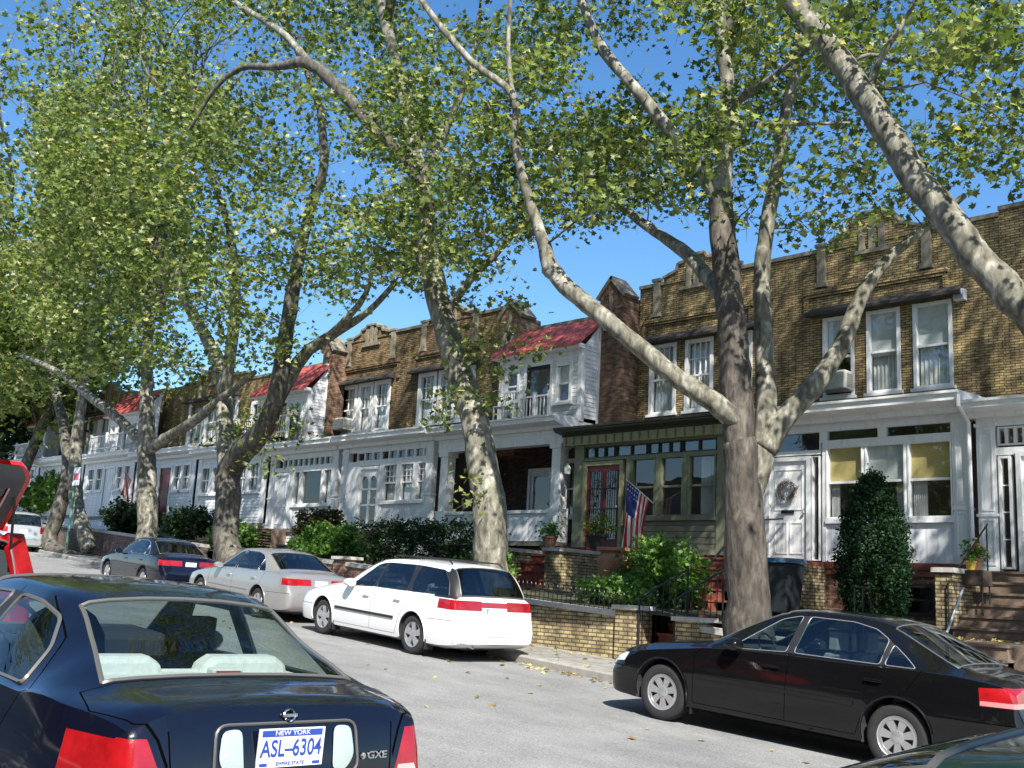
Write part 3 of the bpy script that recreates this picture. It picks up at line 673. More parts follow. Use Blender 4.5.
bay(h, -21.3, -18.25, 6.25, 8.2, 20.35, 9.15, rail=False)
pier(h, -21.75, 9.62, .85)
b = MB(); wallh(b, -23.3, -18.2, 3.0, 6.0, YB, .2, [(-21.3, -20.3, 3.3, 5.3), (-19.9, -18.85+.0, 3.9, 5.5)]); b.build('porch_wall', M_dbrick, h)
b = MB(); wallh(b, -22.44, -18.2, 6.0, 9.4, YB, .2, []); b.build('wall', M_ybrick, h)
MB().box(-22.44, -18.9, YB-.04, YB+.3, 9.4, 9.5).build('coping', M_stone, h)
shell(h, -23.3, -18.3, 1.4, 9.4)
door(h, -21.2, -20.4, 3.3, 5.2, YB-.03, M_white, lites=[(.12, .88, .3, .93)])
window(h, -19.85, -18.95, 3.9, 5.45, YB-.02, cas=.06, cur=[(0, .3)])
cornice(h, -23.25, -18.25, 6.3, .33, .5)
b = MB(); b.box(-23.2, -18.3, YP-.05, YP+.25, 5.62, 5.97); b.box(-23.2, -18.3, YP-.08, YP+.28, 5.9, 5.97)
for xc in (-18.58, -22.95):
    b.box(xc-.15, xc+.15, YP-.02, YP+.28, 3.9, 5.62); b.box(xc-.2, xc+.2, YP-.07, YP+.33, 5.5, 5.62); b.box(xc-.2, xc+.2, YP-.07, YP+.33, 3.1, 3.95)
b.box(-22.75, -18.78, YP-.06, YP+.2, 3.84, 3.92)
b.build('porch_frame', M_white, h)
MB().box(-22.75, -18.78, YP, YP+.14, 3.12, 3.84).build('porch_panel', M_board, h)
f = MB(); f.box(-23.2, -18.3, YP-.06, YB, 3.0, 3.1); f.build('porch_floor', M_stone, h)
f = MB()
for k in range(20): f.bar((-22.7+k*.21, YP+.05, 1.9), (-22.7+k*.21, YP+.05, 3.0), .05, .03)
for zz in (2.1, 2.5, 2.9): f.box(-22.8, -18.6, YP+.03, YP+.05, zz, zz+.05)
for xx in (-22.95, -20.8, -18.58): f.box(xx-.14, xx+.14, YP, YP+.25, 1.6, 3.0)
f.build('porch_lattice', M_dark, h)

# --- two brick houses sharing a white porch front
for (x0, x1, lab, W, gx, nt, tr, dr, wn, zf, pz) in (
    (-28.0, -23.35, 'brown brick row house whose white porch has arched double doors and three paned windows', [(-26.5, -25.72), (-25.5, -24.8), (-24.6, -23.9)], -25.2, 9, (-27.15, -23.5), (-26.9, -26.0), [(-25.75, -25.05), (-24.93, -24.27), (-24.15, -23.55)], 3.42, 10.25),
    (-32.2, -28.02, 'brown brick row house whose white porch has one broad dark window', [(-30.72, -29.95), (-29.75, -29.05), (-28.85, -27.98-.12)], -29.3, 10, (-31.35, -28.25), (-31.7, -30.95), [(-30.6, -30.2), (-30.15, -28.95), (-28.9, -28.4)], 3.5, 10.2)):
    h = house('row_house', lab, x0, x1)
    facade(h, max(x0, -31.9) if x0 < -30 else x0, x1 if x1 < -27 else x1+.9, 6.2, 6.95, 8.6, pz, W, gx, pz+.5, brick('dark_yellow_brick', (.32, .22, .11), (.21, .14, .075), (.09, .08, .06), .20, .064, .011, .45))
    for k, w_ in enumerate(W): window(h, *w_, 6.95, 8.6, YB, cas=.07, cols=3, rows=2, blind=(.25, M_shade) if k == 1 else None, cur=[(0, 1)])
    shell(h, x0, x1, 1.6, pz)
    cornice(h, x0+.03, x1-.02, 6.36, .36, .48)
    porch_base(h, x0+.03, x1-.02, zf, M_clap)
    b = MB(); post(b, x1-.42, x1-.1, zf, 6.0); post(b, x0+.1, x0+.42, zf, 6.0); b.box(x0+.42, x1-.42, YP-.012, YP+.14, 5.85, 6.0); b.box(x0+.42, x1-.42, YP-.01, YP+.14, 5.42, 5.56)
    b.box(wn[0][0]-.06, x1-.42, YP-.06, YP+.14, 4.2, 4.28)
    for a, c in zip(wn, wn[1:]): b.box(a[1], c[0], YP-.018, YP+.14, 4.28, 5.42)
    b.box(dr[1]+.09, wn[0][0], YP-.016, YP+.14, zf, 5.42); b.box(x0+.42, dr[0]-.09, YP-.016, YP+.14, zf, 5.42); b.box(wn[-1][1], x1-.42, YP-.016, YP+.14, 4.28, 5.42)
    b.build('porch_frame', M_white, h)
    MB().box(wn[0][0], x1-.42, YP+.01, YP+.1, zf, 4.2).build('porch_panel', M_board, h)
    transom(h, tr[0], tr[1], 5.56, 5.85, nt, mun=.06)
    for a, c in wn:
        big = c-a > 1; window(h, a+.01, c-.01, 4.28, 5.42, YP, fw=.04, sill=False, sash=not big and x0 > -29, cols=3 if x0 > -29 else 1, rows=3 if x0 > -29 else 1, lcols=1, cur=None if big else [(0, 1)] if x0 > -29 else [(0, .4)])
    if x0 > -29:
        ar = [(a+(c-a)*0, ) for a, c in ()]
        L_ = [(.08, .45, .06, .40), (.08, .45, .43, .66), (.08, .45, .69, .90), (.55, .92, .06, .40), (.55, .92, .43, .66), (.55, .92, .69, .90)]
        dd = door(h, dr[0], dr[1], zf, 5.3, YP, M_white, lites=L_)
        b = MB()
        for s_ in (0, 1):       # arched heads of the two leaves
            xa = dr[0]+(.08+.47*s_)*(dr[1]-dr[0]); xb = dr[0]+(.45+.47*s_)*(dr[1]-dr[0]); xc = (xa+xb)/2; r_ = (xb-xa)/2; zt = zf+.9*(5.3-zf); pts = [(xc+r_*math.cos(PI*k/10), zt-.22+.20*math.sin(PI*k/10)) for k in range(11)]
            for p, q in zip(pts, pts[1:]): b.raw([(p[0], YP+.005, p[1]), (q[0], YP+.005, q[1]), (q[0], YP+.005, zt+.02), (p[0], YP+.005, zt+.02)], [(0, 1, 2, 3)])
        b.build('arched_head', M_white, dd)
    else: door(h, dr[0], dr[1], zf, 5.3, YP, M_white, panels=[(.15, .85, .5, .9), (.15, .85, .08, .42)])
    s = MB(); stack_steps(s, dr[0]-.2, dr[1]+.2, 16.9, 19.3, tz(x0)+.1, zf-.05, 7); s.box(dr[0]-.2, dr[1]+.2, 19.2, YP-.03, 1.5, zf-.05); s.build('front_steps', M_brown, h)
    if x0 < -29:
        pier(h, -30.95, 9.75, .6)
ac(-30.35, 7.02, 'pale window air conditioner in the brown brick front over the broad dark porch window')

h = house('row_house', 'house with clapboard porch and a red roofed balcony bay crowded with flower pots', -37.3, -32.2)
bay(h, -34.1, -30.9+.05, 6.55, 8.28, 20.35, 9.4)
b = MB(); wallh(b, -37.3, -32.0, 3.0, 9.6, YB, .2, [(-36.8, -36.0, 7.0, 8.6), (-35.8, -35.0, 7.0, 8.6)]); b.build('wall', M_ybrick, h)
for a in (-36.8, -35.8): window(h, a, a+.8, 7.0, 8.6, YB, cas=.07)
MB().box(-37.3, -32.0, YB-.04, YB+.3, 9.6, 9.7).build('coping', M_stone, h)
def far_porch(h, x0, x1, zf, zc, wins, flagwin=None, dx=None):
    cornice(h, x0+.03, x1-.02, zc, .36, .45); porch_base(h, x0+.03, x1-.02, zf, M_clap)
    b = MB(); H = [(a, c, zf+1.1, zf+2.15) for a, c in wins]; dh = [(dx, dx+.9, zf, zf+2.05)] if dx else []
    wallh(b, x0+.1, x1-.1, zf, zc-.35, YP, .12, H+dh); b.build('porch_panel', M_clap, h)
    for q in H: window(h, *q, YP, cas=.06, cols=2, rows=1, lcols=2)
    if dx: door(h, dx, dx+.9, zf, zf+2.05, YP, M_reddoor if flagwin else M_white, panels=[(.15, .85, .1, .4), (.15, .85, .5, .9)])
    b = MB(); post(b, x1-.4, x1-.1, zf, zc-.36, panel=False); post(b, x0+.1, x0+.4, zf, zc-.36, panel=False); b.build('porch_frame', M_white, h)
shell(h, -37.3, -32.2, 1.8, 9.6)
far_porch(h, -37.3, -32.2, 3.7, 6.5, [(-36.9, -36.25), (-36.1, -35.45), (-34.3, -33.65), (-33.5, -32.8)], dx=-35.25)
for n_, (x0, x1, kind, zf, zc, zp, lab) in enumerate((
    (-42.5, -37.3, 'a', 3.9, 6.65, 10.2, 'white porched row house with a red post, second beyond the flower pot balcony'),
    (-47.6, -42.5, 'b', 4.1, 6.8, 10.3, 'white porched row house seen between the pale trunk and the forked trunks'),
    (-52.8, -47.6, 'a', 4.2, 6.9, 10.4, 'small looking white row house behind the forked trunks with the street sign'),
    (-58.2, -52.8, 'b', 4.4, 7.0, 10.5, 'last white row house at the far left, half hidden by the dark evergreen'))):
    h = house('row_house', lab, x0, x1); c = (x0+x1)/2
    if kind == 'a':
        W = [(c-1.9, c-.75), (c-.55, c+.55), (c+.75, c+1.9)]
        facade(h, x0, x1, zc-.1, zc+.55, zc+2.3, zp-.3, W, c, zp+.4, M_ybrick)
        for w_ in W: window(h, *w_, zc+.55, zc+2.3, YB, cas=.12, cols=2, lcols=2, cur=[(0, 1)])
    else:
        b = MB(); wallh(b, x0, x1, zc-.1, zp-.4, YB, .2, []); b.build('wall', M_ybrick, h); bay(h, c-1.6, c+1.6, zc, zc+1.75, 20.35, zp-.6)
    shell(h, x0, x1, 2, zp-.3)
    far_porch(h, x0, x1, zf, zc, [(c-2.1, c-1.4), (c-1.25, c-.55), (c+.8, c+1.4), (c+1.5, c+2.1)], flagwin=(n_ == 0), dx=c-.35)

# ---- terraces and garden walls
b = MB(); xs = [-8.9]+[-9-k for k in range(2, 51)]
def tf(x0, x1): b.face([(x0, gw(x0)+.25, tz(x0)), (x1, gw(x1)+.25, tz(x1)), (x1, YP+.1, tz(x1)+.12), (x0, YP+.1, tz(x0)+.12)])
for x0, x1 in zip(xs, xs[1:]): tf(x0, x1)
o = b.build('garden_ground', M_soil); o['kind'] = 'structure'
def garden_wall(x0, x1, m, label, h=.72, cap=M_cap, piers=(), step=2.0, fence=False, grp=None):
    t = thing('garden_wall', label, 'wall', ((x0+x1)/2, gw((x0+x1)/2), gz((x0+x1)/2)), group=grp)
    n = max(1, round((x1-x0)/step)); b, c = MB(), MB()
    for k in range(n):
        xa, xb = x0+(x1-x0)*k/n, x0+(x1-x0)*(k+1)/n; ya, yb = gw(xa), gw(xb); za, zb = gz(xa)+.1, gz(xb)+.1
        for bb, lo, hi, ex in ((b, -.1, h, 0), (c, h, h+.09, .03)):
            bb.raw([(xa, ya-ex, za+lo), (xb, yb-ex, zb+lo), (xb, yb+.25+ex, zb+lo), (xa, ya+.25+ex, za+lo), (xa, ya-ex, za+hi), (xb, yb-ex, zb+hi), (xb, yb+.25+ex, zb+hi), (xa, ya+.25+ex, za+hi)],
                   [(0, 1, 5, 4), (2, 3, 7, 6), (4, 5, 6, 7), (0, 3, 2, 1)]+([(0, 4, 7, 3)] if k == 0 else [])+([(1, 2, 6, 5)] if k == n-1 else []))
    b.build('wall', m, t); c.build('capstone', cap, t)
    for xp in piers:
        z = gz(xp); y = gw(xp)
        p = MB().box(xp-.22, xp+.22, y-.07, y+.37, z, z+h+.24).build('pier', m, t); MB().box(xp-.27, xp+.27, y-.12, y+.42, z+h+.24, z+h+.31).build('capstone', cap, p)
    if fence:
        f = MB(); m_ = int((x1-x0)/.11)
        for k in range(m_+1):
            xx = x0+(x1-x0)*k/m_; zz = gz(xx)+.1+h+.09; yy = gw(xx)+.12; f.bar((xx, yy, zz), (xx, yy, zz+.26), .012, .012)
            f.lathe((xx, yy, zz+.26), [(.014, 0), (.018, .02), (.001, .06)], 5)
        for dz in (.05, .2): f.bar((x0, gw(x0)+.12, gz(x0)+.19+h+dz), (x1, gw(x1)+.12, gz(x1)+.19+h+dz), .014, .02)
        f.build('picket_rail', M_iron, t)
    return t
garden_wall(-18.6, -11.75, M_gbrick, 'buff brick garden wall topped by a low black picket rail, in front of the green porch house', piers=(-11.55, -18.6), fence=True)
garden_wall(-28.5, -18.9, M_rbrick, 'reddish brick garden wall with pale capstones behind the silver and white parked cars', h=.95, piers=(-20.6, -23.6), grp=None)
garden_wall(-10.2, -8.45, M_gbrick, 'short buff brick garden wall beside the brownstone steps, behind the black car', h=.66, piers=(-10.3,))
garden_wall(-47.5, -29.5, brick('purple_brown_brick', (.16, .09, .08), (.22, .13, .11), (.2, .18, .17), .2, .075, .013, .4), 'dark brown brick garden wall along the far sidewalk beneath the forked trunks', h=.9, step=1.5)
garden_wall(-56, -48, M_rbrick, 'far red brick garden wall ending at the dark evergreen', h=.8, step=2)
# yard steps with gate at the opening between the walls
t = thing('garden_steps', 'short flight of dull red steps between the buff brick wall pier and the big trunk', 'steps', (-11.0, 15, .6))
b = MB(); stack_steps(b, -11.25, -10.6, 14.2, 15.6, gz(-11)+.12, tz(-11)+.05, 5); b.build('steps', M_redstep, t)
r = MB()
for xx in (-11.28, -10.55):
    r.tube([(xx, 14.25, .75), (xx, 14.25, 1.85)], .018, 6); r.tube([(xx, 15.6, 1.5), (xx, 15.6, 2.4)], .018, 6); r.tube([(xx, 14.25, 1.8), (xx, 15.6, 2.35)], .018, 6)
    for k in range(7): r.tube([(xx, 14.35+k*.18, .85+k*.11), (xx, 14.35+k*.18, 1.82+k*.07)], .008, 5)
r.build('hand_rail', M_iron, t)
# ------------------------------------------------------------------ cars
def pchip(xs, ys, x):
    n = len(xs)
    if x <= xs[0]: return ys[0]
    if x >= xs[-1]: return ys[-1]
    k = 0
    while xs[k+1] < x: k += 1
    def sl(i):
        if i == 0: return (ys[1]-ys[0])/(xs[1]-xs[0])
        if i == n-1: return (ys[-1]-ys[-2])/(xs[-1]-xs[-2])
        a = (ys[i]-ys[i-1])/(xs[i]-xs[i-1]); b = (ys[i+1]-ys[i])/(xs[i+1]-xs[i])
        return 0 if a*b <= 0 else 2*a*b/(a+b)
    h = xs[k+1]-xs[k]; t = (x-xs[k])/h; a, b = sl(k), sl(k+1)
    return (2*t**3-3*t*t+1)*ys[k]+(t**3-2*t*t+t)*h*a+(-2*t**3+3*t*t)*ys[k+1]+(t**3-t*t)*h*b
def paint(name, col, rough=.28, metal=0.0, coat=1.0, flake=0, dust=0):
    m = mat(name, col, rough, metal, coat, spec=(.08 if max(col) < .1 else .5))
    N, L, b = nodes_of(m)
    tc = N.new('ShaderNodeTexCoord'); n = N.new('ShaderNodeTexNoise'); n.inputs['Scale'].default_value = 7; n.inputs['Detail'].default_value = 6
    r = N.new('ShaderNodeMapRange'); r.inputs[1].default_value = .35; r.inputs[2].default_value = .7; r.inputs[3].default_value = .03; r.inputs[4].default_value = .03+dust
    L.new(tc.outputs['Object'], n.inputs['Vector']); L.new(n.outputs[0], r.inputs[0]); L.new(r.outputs[0], b.inputs['Coat Roughness'])
    return m
M_tyre = mat('tyre_rubber', (.022, .022, .022), .85, noise=.3, nscale=12)
M_rim = mat('wheel_silver', (.50, .50, .51), .32, .7)
M_black = mat('black_trim', (.015, .015, .016), .5)
M_gap = mat('panel_gap', (.002, .002, .002), .9, spec=0)
M_trim = mat('grey_window_trim', (.085, .085, .08), .4)
M_chrome = mat('chrome', (.75, .75, .76), .12, 1.0)
M_red = mat('red_lens', (.36, .007, .011), .15, coat=1, bump=.12, bscale=160, col2=(.20, .004, .006), nscale=5)
M_clear = mat('clear_lens', (.62, .66, .64), .12, coat=1)
M_amber = mat('amber_lens', (.7, .22, .02), .15, coat=1)
M_plate = mat('licence_plate', (.74, .76, .80), .4)
M_blue = mat('plate_blue', (.03, .07, .35), .4)
M_cabin = mat('dark_cabin', (.03, .03, .033), .8)
M_cglass = glass('car_glass', (.50, .60, .58), .01, 1.0, ior=1.55)
M_cglassd = glass('tinted_car_glass', (.22, .27, .28), .01, 1.0, ior=1.6)
M_cglassl = glass('clear_car_glass', (.72, .84, .80), .01, .9, ior=1.42)
COLS = ('zb', 'zs', 'ws', 'wm', 'wr', 'zr', 'zt')
class Shell:
    def __init__(s, rows, n=None):
        s.rows = rows; s.xs = [r[0] for r in rows]
    def v(s, x):
        return [pchip(s.xs, [r[k+1] for r in s.rows], x) for k in range(7)]
    def section(s, x):
        zb, zs, ws, wm, wr, zr, zt = s.v(x); H = zs-zb
        p7 = (ws-.03, zs+.012 if zr > zs+.05 else zs+(zr-zs)*.3)
        P = [(0, zb), (wm*.80, zb), (wm*.955, zb+H*.06), (wm*.985, zb+H*.22), (wm, zb+H*.48), (wm*.998, zb+H*.70), (wm*.5+ws*.5, zb+H*.90), (ws, zs), p7]
        for t in (.3, .6, .86): P.append((p7[0]+(wr-p7[0])*t+.022*math.sin(PI*t)*(1 if zr > zs+.1 else 0), p7[1]+(zr-p7[1])*t))
        P += [(wr, zr), (wr*.93, zr+(zt-zr)*.36), (wr*.75, zr+(zt-zr)*.64), (wr*.4, zr+(zt-zr)*.92), (0, zt)]
        return P
def in_poly(x, z, poly):
    c = False; j = len(poly)-1
    for i in range(len(poly)):
        xi, zi = poly[i]; xj, zj = poly[j]
        if (zi > z) != (zj > z) and x < (xj-xi)*(z-zi)/(zj-zi)+xi: c = not c
        j = i
    return c
class CarMesh:
    """body surface with panels cut out of it; every face carries the part it belongs to"""
    def __init__(s, shell, extra=()):
        s.sh = shell; xs = sorted(set([round(a, 4) for a in shell.xs]+[round(e, 4) for e in extra])); X = []
        for a, b in zip(xs, xs[1:]):
            k = max(1, math.ceil((b-a)/.11)); X += [a+(b-a)*i/k for i in range(k)]
        X.append(xs[-1]); s.X = X; bm = s.bm = bmesh.new(); s.lay = bm.faces.layers.int.new('part'); s.names = ['body']
        rows = []
        for x in X:
            P = shell.section(x); r = []
            for y, z in P: r.append(bm.verts.new((x, y, z)))
            L_ = [r[0]]+[bm.verts.new((x, -y, z)) for y, z in P[1:-1]]+[r[-1]]
            rows.append((r, L_))
        m = len(P); s.strip = bm.faces.layers.int.new('strip')
        for (a, al), (b, bl) in zip(rows, rows[1:]):
            for k in range(m-1):
                f = bm.faces.new((a[k], b[k], b[k+1], a[k+1])); f[s.strip] = k
                f = bm.faces.new((al[k], al[k+1], bl[k+1], bl[k])); f[s.strip] = k
        for (r, l), flip in ((rows[0], 0), (rows[-1], 1)):
            for k in range(m-1):
                vs = [r[k], r[k+1], l[k+1], l[k]]; vs = [v for i, v in enumerate(vs) if v not in vs[:i]]
                f = bm.faces.new(vs if not flip else vs[::-1]); f[s.strip] = 99
    def pid(s, name):
        if name not in s.names: s.names.append(name)
        return s.names.index(name)
    def cut(s, poly, part, view='side', sides=(1, -1), ok=None, only=None, lo=None):
        """poly in (x,z) for side, (y,z) for end views, (x,y) for top"""
        ax = {'side': (0, 2), 'end': (1, 2), 'top': (0, 1)}[view]; bm = s.bm; pid = s.pid(part) if part else None
        a0, a1 = min(p[0] for p in poly)-.002, max(p[0] for p in poly)+.002; b0, b1 = min(p[1] for p in poly)-.002, max(p[1] for p in poly)+.002
        def near(f):
            c = f.calc_center_median()
            if ok and not ok(c, f): return False
            if view == 'side' and ((c.y > 0) != (1 in sides)) and len(sides) == 1: return False
            if view == 'side' and abs(c.y) < .25: return False
            us = [v.co[ax[0]] for v in f.verts]; vs = [v.co[ax[1]] for v in f.verts]
            return max(us) > a0 and min(us) < a1 and max(vs) > b0 and min(vs) < b1
        for i in range(len(poly)):
            p, q = poly[i], poly[(i+1) % len(poly)]; d = (q[0]-p[0], q[1]-p[1]); no = [0, 0, 0]; co = [0, 0, 0]
            if abs(d[0])+abs(d[1]) < 1e-6: continue
            no[ax[0]], no[ax[1]] = -d[1], d[0]; co[ax[0]], co[ax[1]] = p[0], p[1]
            F = [f for f in bm.faces if near(f)]
            # only faces this edge really crosses
            L2 = (d[0]**2+d[1]**2)
            G = []
            for f in F:
                us = [v.co[ax[0]] for v in f.verts]; vs = [v.co[ax[1]] for v in f.verts]
                if max(us) < min(p[0], q[0])-1e-4 or min(us) > max(p[0], q[0])+1e-4 or max(vs) < min(p[1], q[1])-1e-4 or min(vs) > max(p[1], q[1])+1e-4: continue
                G.append(f)
            geom = list({e for f in G for e in f.edges})+list({v for f in G for v in f.verts})+G
            bmesh.ops.bisect_plane(bm, geom=geom, plane_co=co, plane_no=no, dist=1e-5)
        out = []
        for f in bm.faces:
            if not near(f): continue
            c = f.calc_center_median()
            if only is not None and f[s.lay] not in [s.pid(o) for o in only]: continue
            if in_poly(c[ax[0]], c[ax[1]], poly):
                if pid is not None: f[s.lay] = pid
                out.append(f)
        return out
    def belt(s, x, t):
        zb, zs, ws, wm, wr, zr, zt = s.sh.v(x); return zs+(zr-zs)*t
    def build(s, root, mats, smooth_ang=38, sub=None):
        """one object per part"""
        sub = sub or {}; made = {}
        for pid, name in enumerate(s.names):
            if name == 'delete': continue
            key = name.split('#')[0]
            F0 = [f for f in s.bm.faces if f[s.lay] == pid]
            if not F0: continue
            two = key.startswith('side_window') or key in ('front_door', 'rear_door', 'tail_light', 'headlight', 'window_pillar', 'panel_gap')
            sets = [[f for f in F0 if f.calc_center_median().y > 0], [f for f in F0 if f.calc_center_median().y <= 0]] if two else [F0]
            if key in ('panel_gap', 'window_pillar'):
                out = []
                for F in sets:
                    left = set(F)
                    while left:
                        st = [left.pop()]; comp = [st[0]]
                        while st:
                            for v in st.pop().verts:
                                for g in v.link_faces:
                                    if g in left: left.discard(g); st.append(g); comp.append(g)
                        out.append(comp)
                sets = out
            for F in sets:
                if not F: continue
                idx = {}; vs = []; fs = []
                for f in F:
                    t = []
                    for v in f.verts:
                        k = idx.get(v)
                        if k is None: k = idx[v] = len(vs); vs.append(tuple(v.co))
                        t.append(k)
                    fs.append(tuple(t))
                kn = 'side_window' if key.startswith('side_window') else key
                me = D.meshes.new(kn); me.from_pydata(vs, [], fs); m = mats.get(name, mats.get(key, mats['body'])); me.materials.append(m)
                me.shade_smooth(); me.set_sharp_from_angle(angle=math.radians(smooth_ang))
                o = D.objects.new(kn, me); COL.objects.link(o); o.parent = root; ORG[o.name] = org(root)
                made[name] = o
        return made
    def bvh(s): s.bm.normal_update(); return BVHTree.FromBMesh(s.bm)
def wheel(root, x, y, r, w_, side, style, rimr, deep=.012, tmat=None):
    """tyre with rim, spokes and hub; side -1 is the camera side"""
    s = side; yo = y
    T = MB(); T.lathe((x, yo, r), [(rimr, -s*w_), (r*.93, -s*w_), (r, -s*w_*.82), (r, -s*w_*.18), (r*.975, -s*.015), (r*.92, 0), (r*.80, s*.006), (rimr*1.04, -s*.002), (rimr, -s*.015)], 40, 'y', cap=False)
    # tread shadow grooves stay in the mesh
    t = T.build('wheel', M_tyre, root, smooth=True, world=False)
    B = MB(); B.lathe((x, yo, r), [(rimr, -s*.015), (rimr*.98, -s*.005), (rimr*.93, -s*.012), (rimr*.90, -s*.045), (rimr*.88, -s*.07), (.001, -s*.07)], 32, 'y', cap=False); 
    B.mi = 0
    n, wa, wb = {'cover': (7, .075, .035), 'five': (5, .085, .05), 'steel': (6, .06, .05)}[style]
    for k in range(n):
        g = 2*PI*k/n+.3; c, s_ = math.cos(g), math.sin(g)
        def P(rad, off, yy): return (x+c*rad-s_*off, yo-s*yy, r+s_*rad+c*off)
        i_, o_ = .035, rimr*.95
        vs = [P(i_, -wb*.7, .02), P(i_, wb*.7, .02), P(o_, wa*.62, .012), P(o_, -wa*.62, .012), P(i_, -wb*.7, .06), P(i_, wb*.7, .06), P(o_, wa*.62, .05), P(o_, -wa*.62, .05)]
        B.raw(vs, [(0, 1, 2, 3), (4, 5, 6, 7), (0, 1, 5, 4), (1, 2, 6, 5), (2, 3, 7, 6), (3, 0, 4, 7)])
    B.lathe((x, yo, r), [(.07, -s*.05), (.068, -s*.018), (.045, -s*.008), (.001, -s*.006)], 20, 'y', cap=False)
    if style == 'cover': B.lathe((x, yo, r), [(rimr*.93, -s*.012), (rimr*.80, -s*.010), (rimr*.78, -s*.03)], 32, 'y', cap=False)
    b = B.build('rim', M_rim, t, smooth=True, world=False, ang=30)
    MB().lathe((x, yo, r), [(rimr*.9, -s*.062), (.001, -s*.062)], 24, 'y', cap=False).build('brake_disc', M_cabin, t, world=False)
    if style == 'cover':
        H = MB()
        for k in range(5): H.lathe((x+.045*math.cos(k*1.257), yo-s*.014, r+.045*math.sin(k*1.257)), [(.011, -s*.001), (.009, s*.004), (.001, s*.004)], 8, 'y')
        H.build('wheel_nut', M_cabin, b, world=False)
    return t
def seats(root, x, y, m, h=1.15, w_=.48, head=True, name='front_seat'):
    b = MB(); b.box(x-.45, x+.1, y-w_/2, y+w_/2, .42, .58)
    b.raw([(x, y-w_/2, .5), (x, y+w_/2, .5), (x+.13, y+w_/2, .5), (x+.13, y-w_/2, .5), (x+.24, y-w_*.42, h-.14), (x+.24, y+w_*.42, h-.14), (x+.32, y+w_*.42, h-.16), (x+.32, y-w_*.42, h-.16)],
          [(0, 1, 2, 3), (4, 5, 6, 7), (0, 1, 5, 4), (1, 2, 6, 5), (2, 3, 7, 6), (3, 0, 4, 7)])
    if head: b.box(x+.24, x+.34, y-.13, y+.13, h-.11, h+.08); b.box(x+.27, x+.29, y-.06, y-.04, h-.2, h); b.box(x+.27, x+.29, y+.04, y+.06, h-.2, h)
    return b.build(name, m, root, world=False, bevel=.035)
def strip_on(bvh, pts, side, w_, lift, name, m, root):
    """moulding laid on the body side along (x,z) points"""
    b = MB(); q = []
    for x, z in pts:
        h = bvh.ray_cast(V((x, side*2, z)), V((0, -side, 0)))
        if h[0]: q.append(h[0]+V((0, side*lift*.5, 0)))
    if len(q) > 1:
        for p, r in zip(q, q[1:]): b.bar(p, r, w_, lift, (0, -side, 0)) if False else b.raw([p+V((0, side*lift/2, -w_/2)), p+V((0, side*lift/2, w_/2)), r+V((0, side*lift/2, w_/2)), r+V((0, side*lift/2, -w_/2)), p+V((0, -side*lift, -w_/2)), p+V((0, -side*lift, w_/2)), r+V((0, -side*lift, w_/2)), r+V((0, -side*lift, -w_/2))], [(0, 1, 2, 3), (0, 1, 5, 4), (1, 2, 6, 5), (2, 3, 7, 6), (3, 0, 4, 7)])
        return b.build(name, m, root, world=False)
def text_mesh(s, size, m, name, parent, mtx, ext=.001, bold=0):
    c = D.curves.new(name, 'FONT'); c.body = s; c.size = size; c.extrude = ext; c.align_x = 'CENTER'; c.align_y = 'CENTER'; c.offset = bold
    t = D.objects.new(name, c); COL.objects.link(t)
    dg = bpy.context.evaluated_depsgraph_get(); me = D.meshes.new_from_object(t.evaluated_get(dg)); D.objects.remove(t); D.curves.remove(c)
    me.materials.clear(); me.materials.append(m); me.name = name
    o = D.objects.new(name, me); COL.objects.link(o); o.parent = parent; o.matrix_local = mtx; return o
def plate(root, p, txt, tilt=.0, w_=.305, h_=.152, full=False, name='licence_plate'):
    """plate facing the rear (+x)"""
    b = MB(); b.box(p[0]-.004, p[0]+.004, p[1]-w_/2, p[1]+w_/2, p[2]-h_/2, p[2]+h_/2); o = b.build(name, M_plate, root, world=False)
    R_ = Matrix.Rotation(PI/2, 4, 'Z') @ Matrix.Rotation(PI/2, 4, 'X')
    def T(s, dz, size, m, wx=1, n_='plate_number', bold=0, dy=0):
        mt = Matrix.Translation((p[0]+.0055, p[1]+dy, p[2]+dz)) @ R_ @ Matrix.Diagonal((wx, 1, 1, 1)); text_mesh(s, size, m, n_, o, mt, .0008, bold)
    T(txt, -.004, .093, M_blue, .74, bold=.0012)
    if full:
        q = MB(); x = p[0]+.0052
        q.box(x-.002, x, p[1]-.14, p[1]+.14, p[2]+.045, p[2]+.07); q.build('plate_band', M_blue, o, world=False)
        q = MB(); q.box(x-.002, x, p[1]-.14, p[1]-.105, p[2]-.07, p[2]-.058); q.box(x-.002, x, p[1]+.105, p[1]+.14, p[2]-.07, p[2]-.058); q.build('plate_corner', M_blue, o, world=False)
        T('NEW YORK', .0575, .026, M_plate, 1.2, 'plate_state'); T('EMPIRE STATE', -.062, .019, M_blue, 1.1, 'plate_motto')
        T('-', .0, .06, M_blue, .6, 'plate_dash') if False else None
    return o
def round_poly(pts, r=.04, n=4):
    """rounds the corners of a polygon"""
    out = []; N_ = len(pts)
    for i in range(N_):
        p0, p, p1 = V(pts[i-1]).to_2d() if False else V((*pts[i-1], 0)), V((*pts[i], 0)), V((*pts[(i+1) % N_], 0))
        a = (p0-p); b = (p1-p); ra = min(r, a.length*.45, b.length*.45)
        A = p+a.normalized()*ra; B = p+b.normalized()*ra
        for k in range(n+1):
            t = k/n; q = A*(1-t)**2+p*2*t*(1-t)+B*t*t; out.append((q.x, q.y))
    return out
def circ(cx, cz, r, n=22): return [(cx+r*math.cos(2*PI*k/n), cz+r*math.sin(2*PI*k/n)) for k in range(n)]
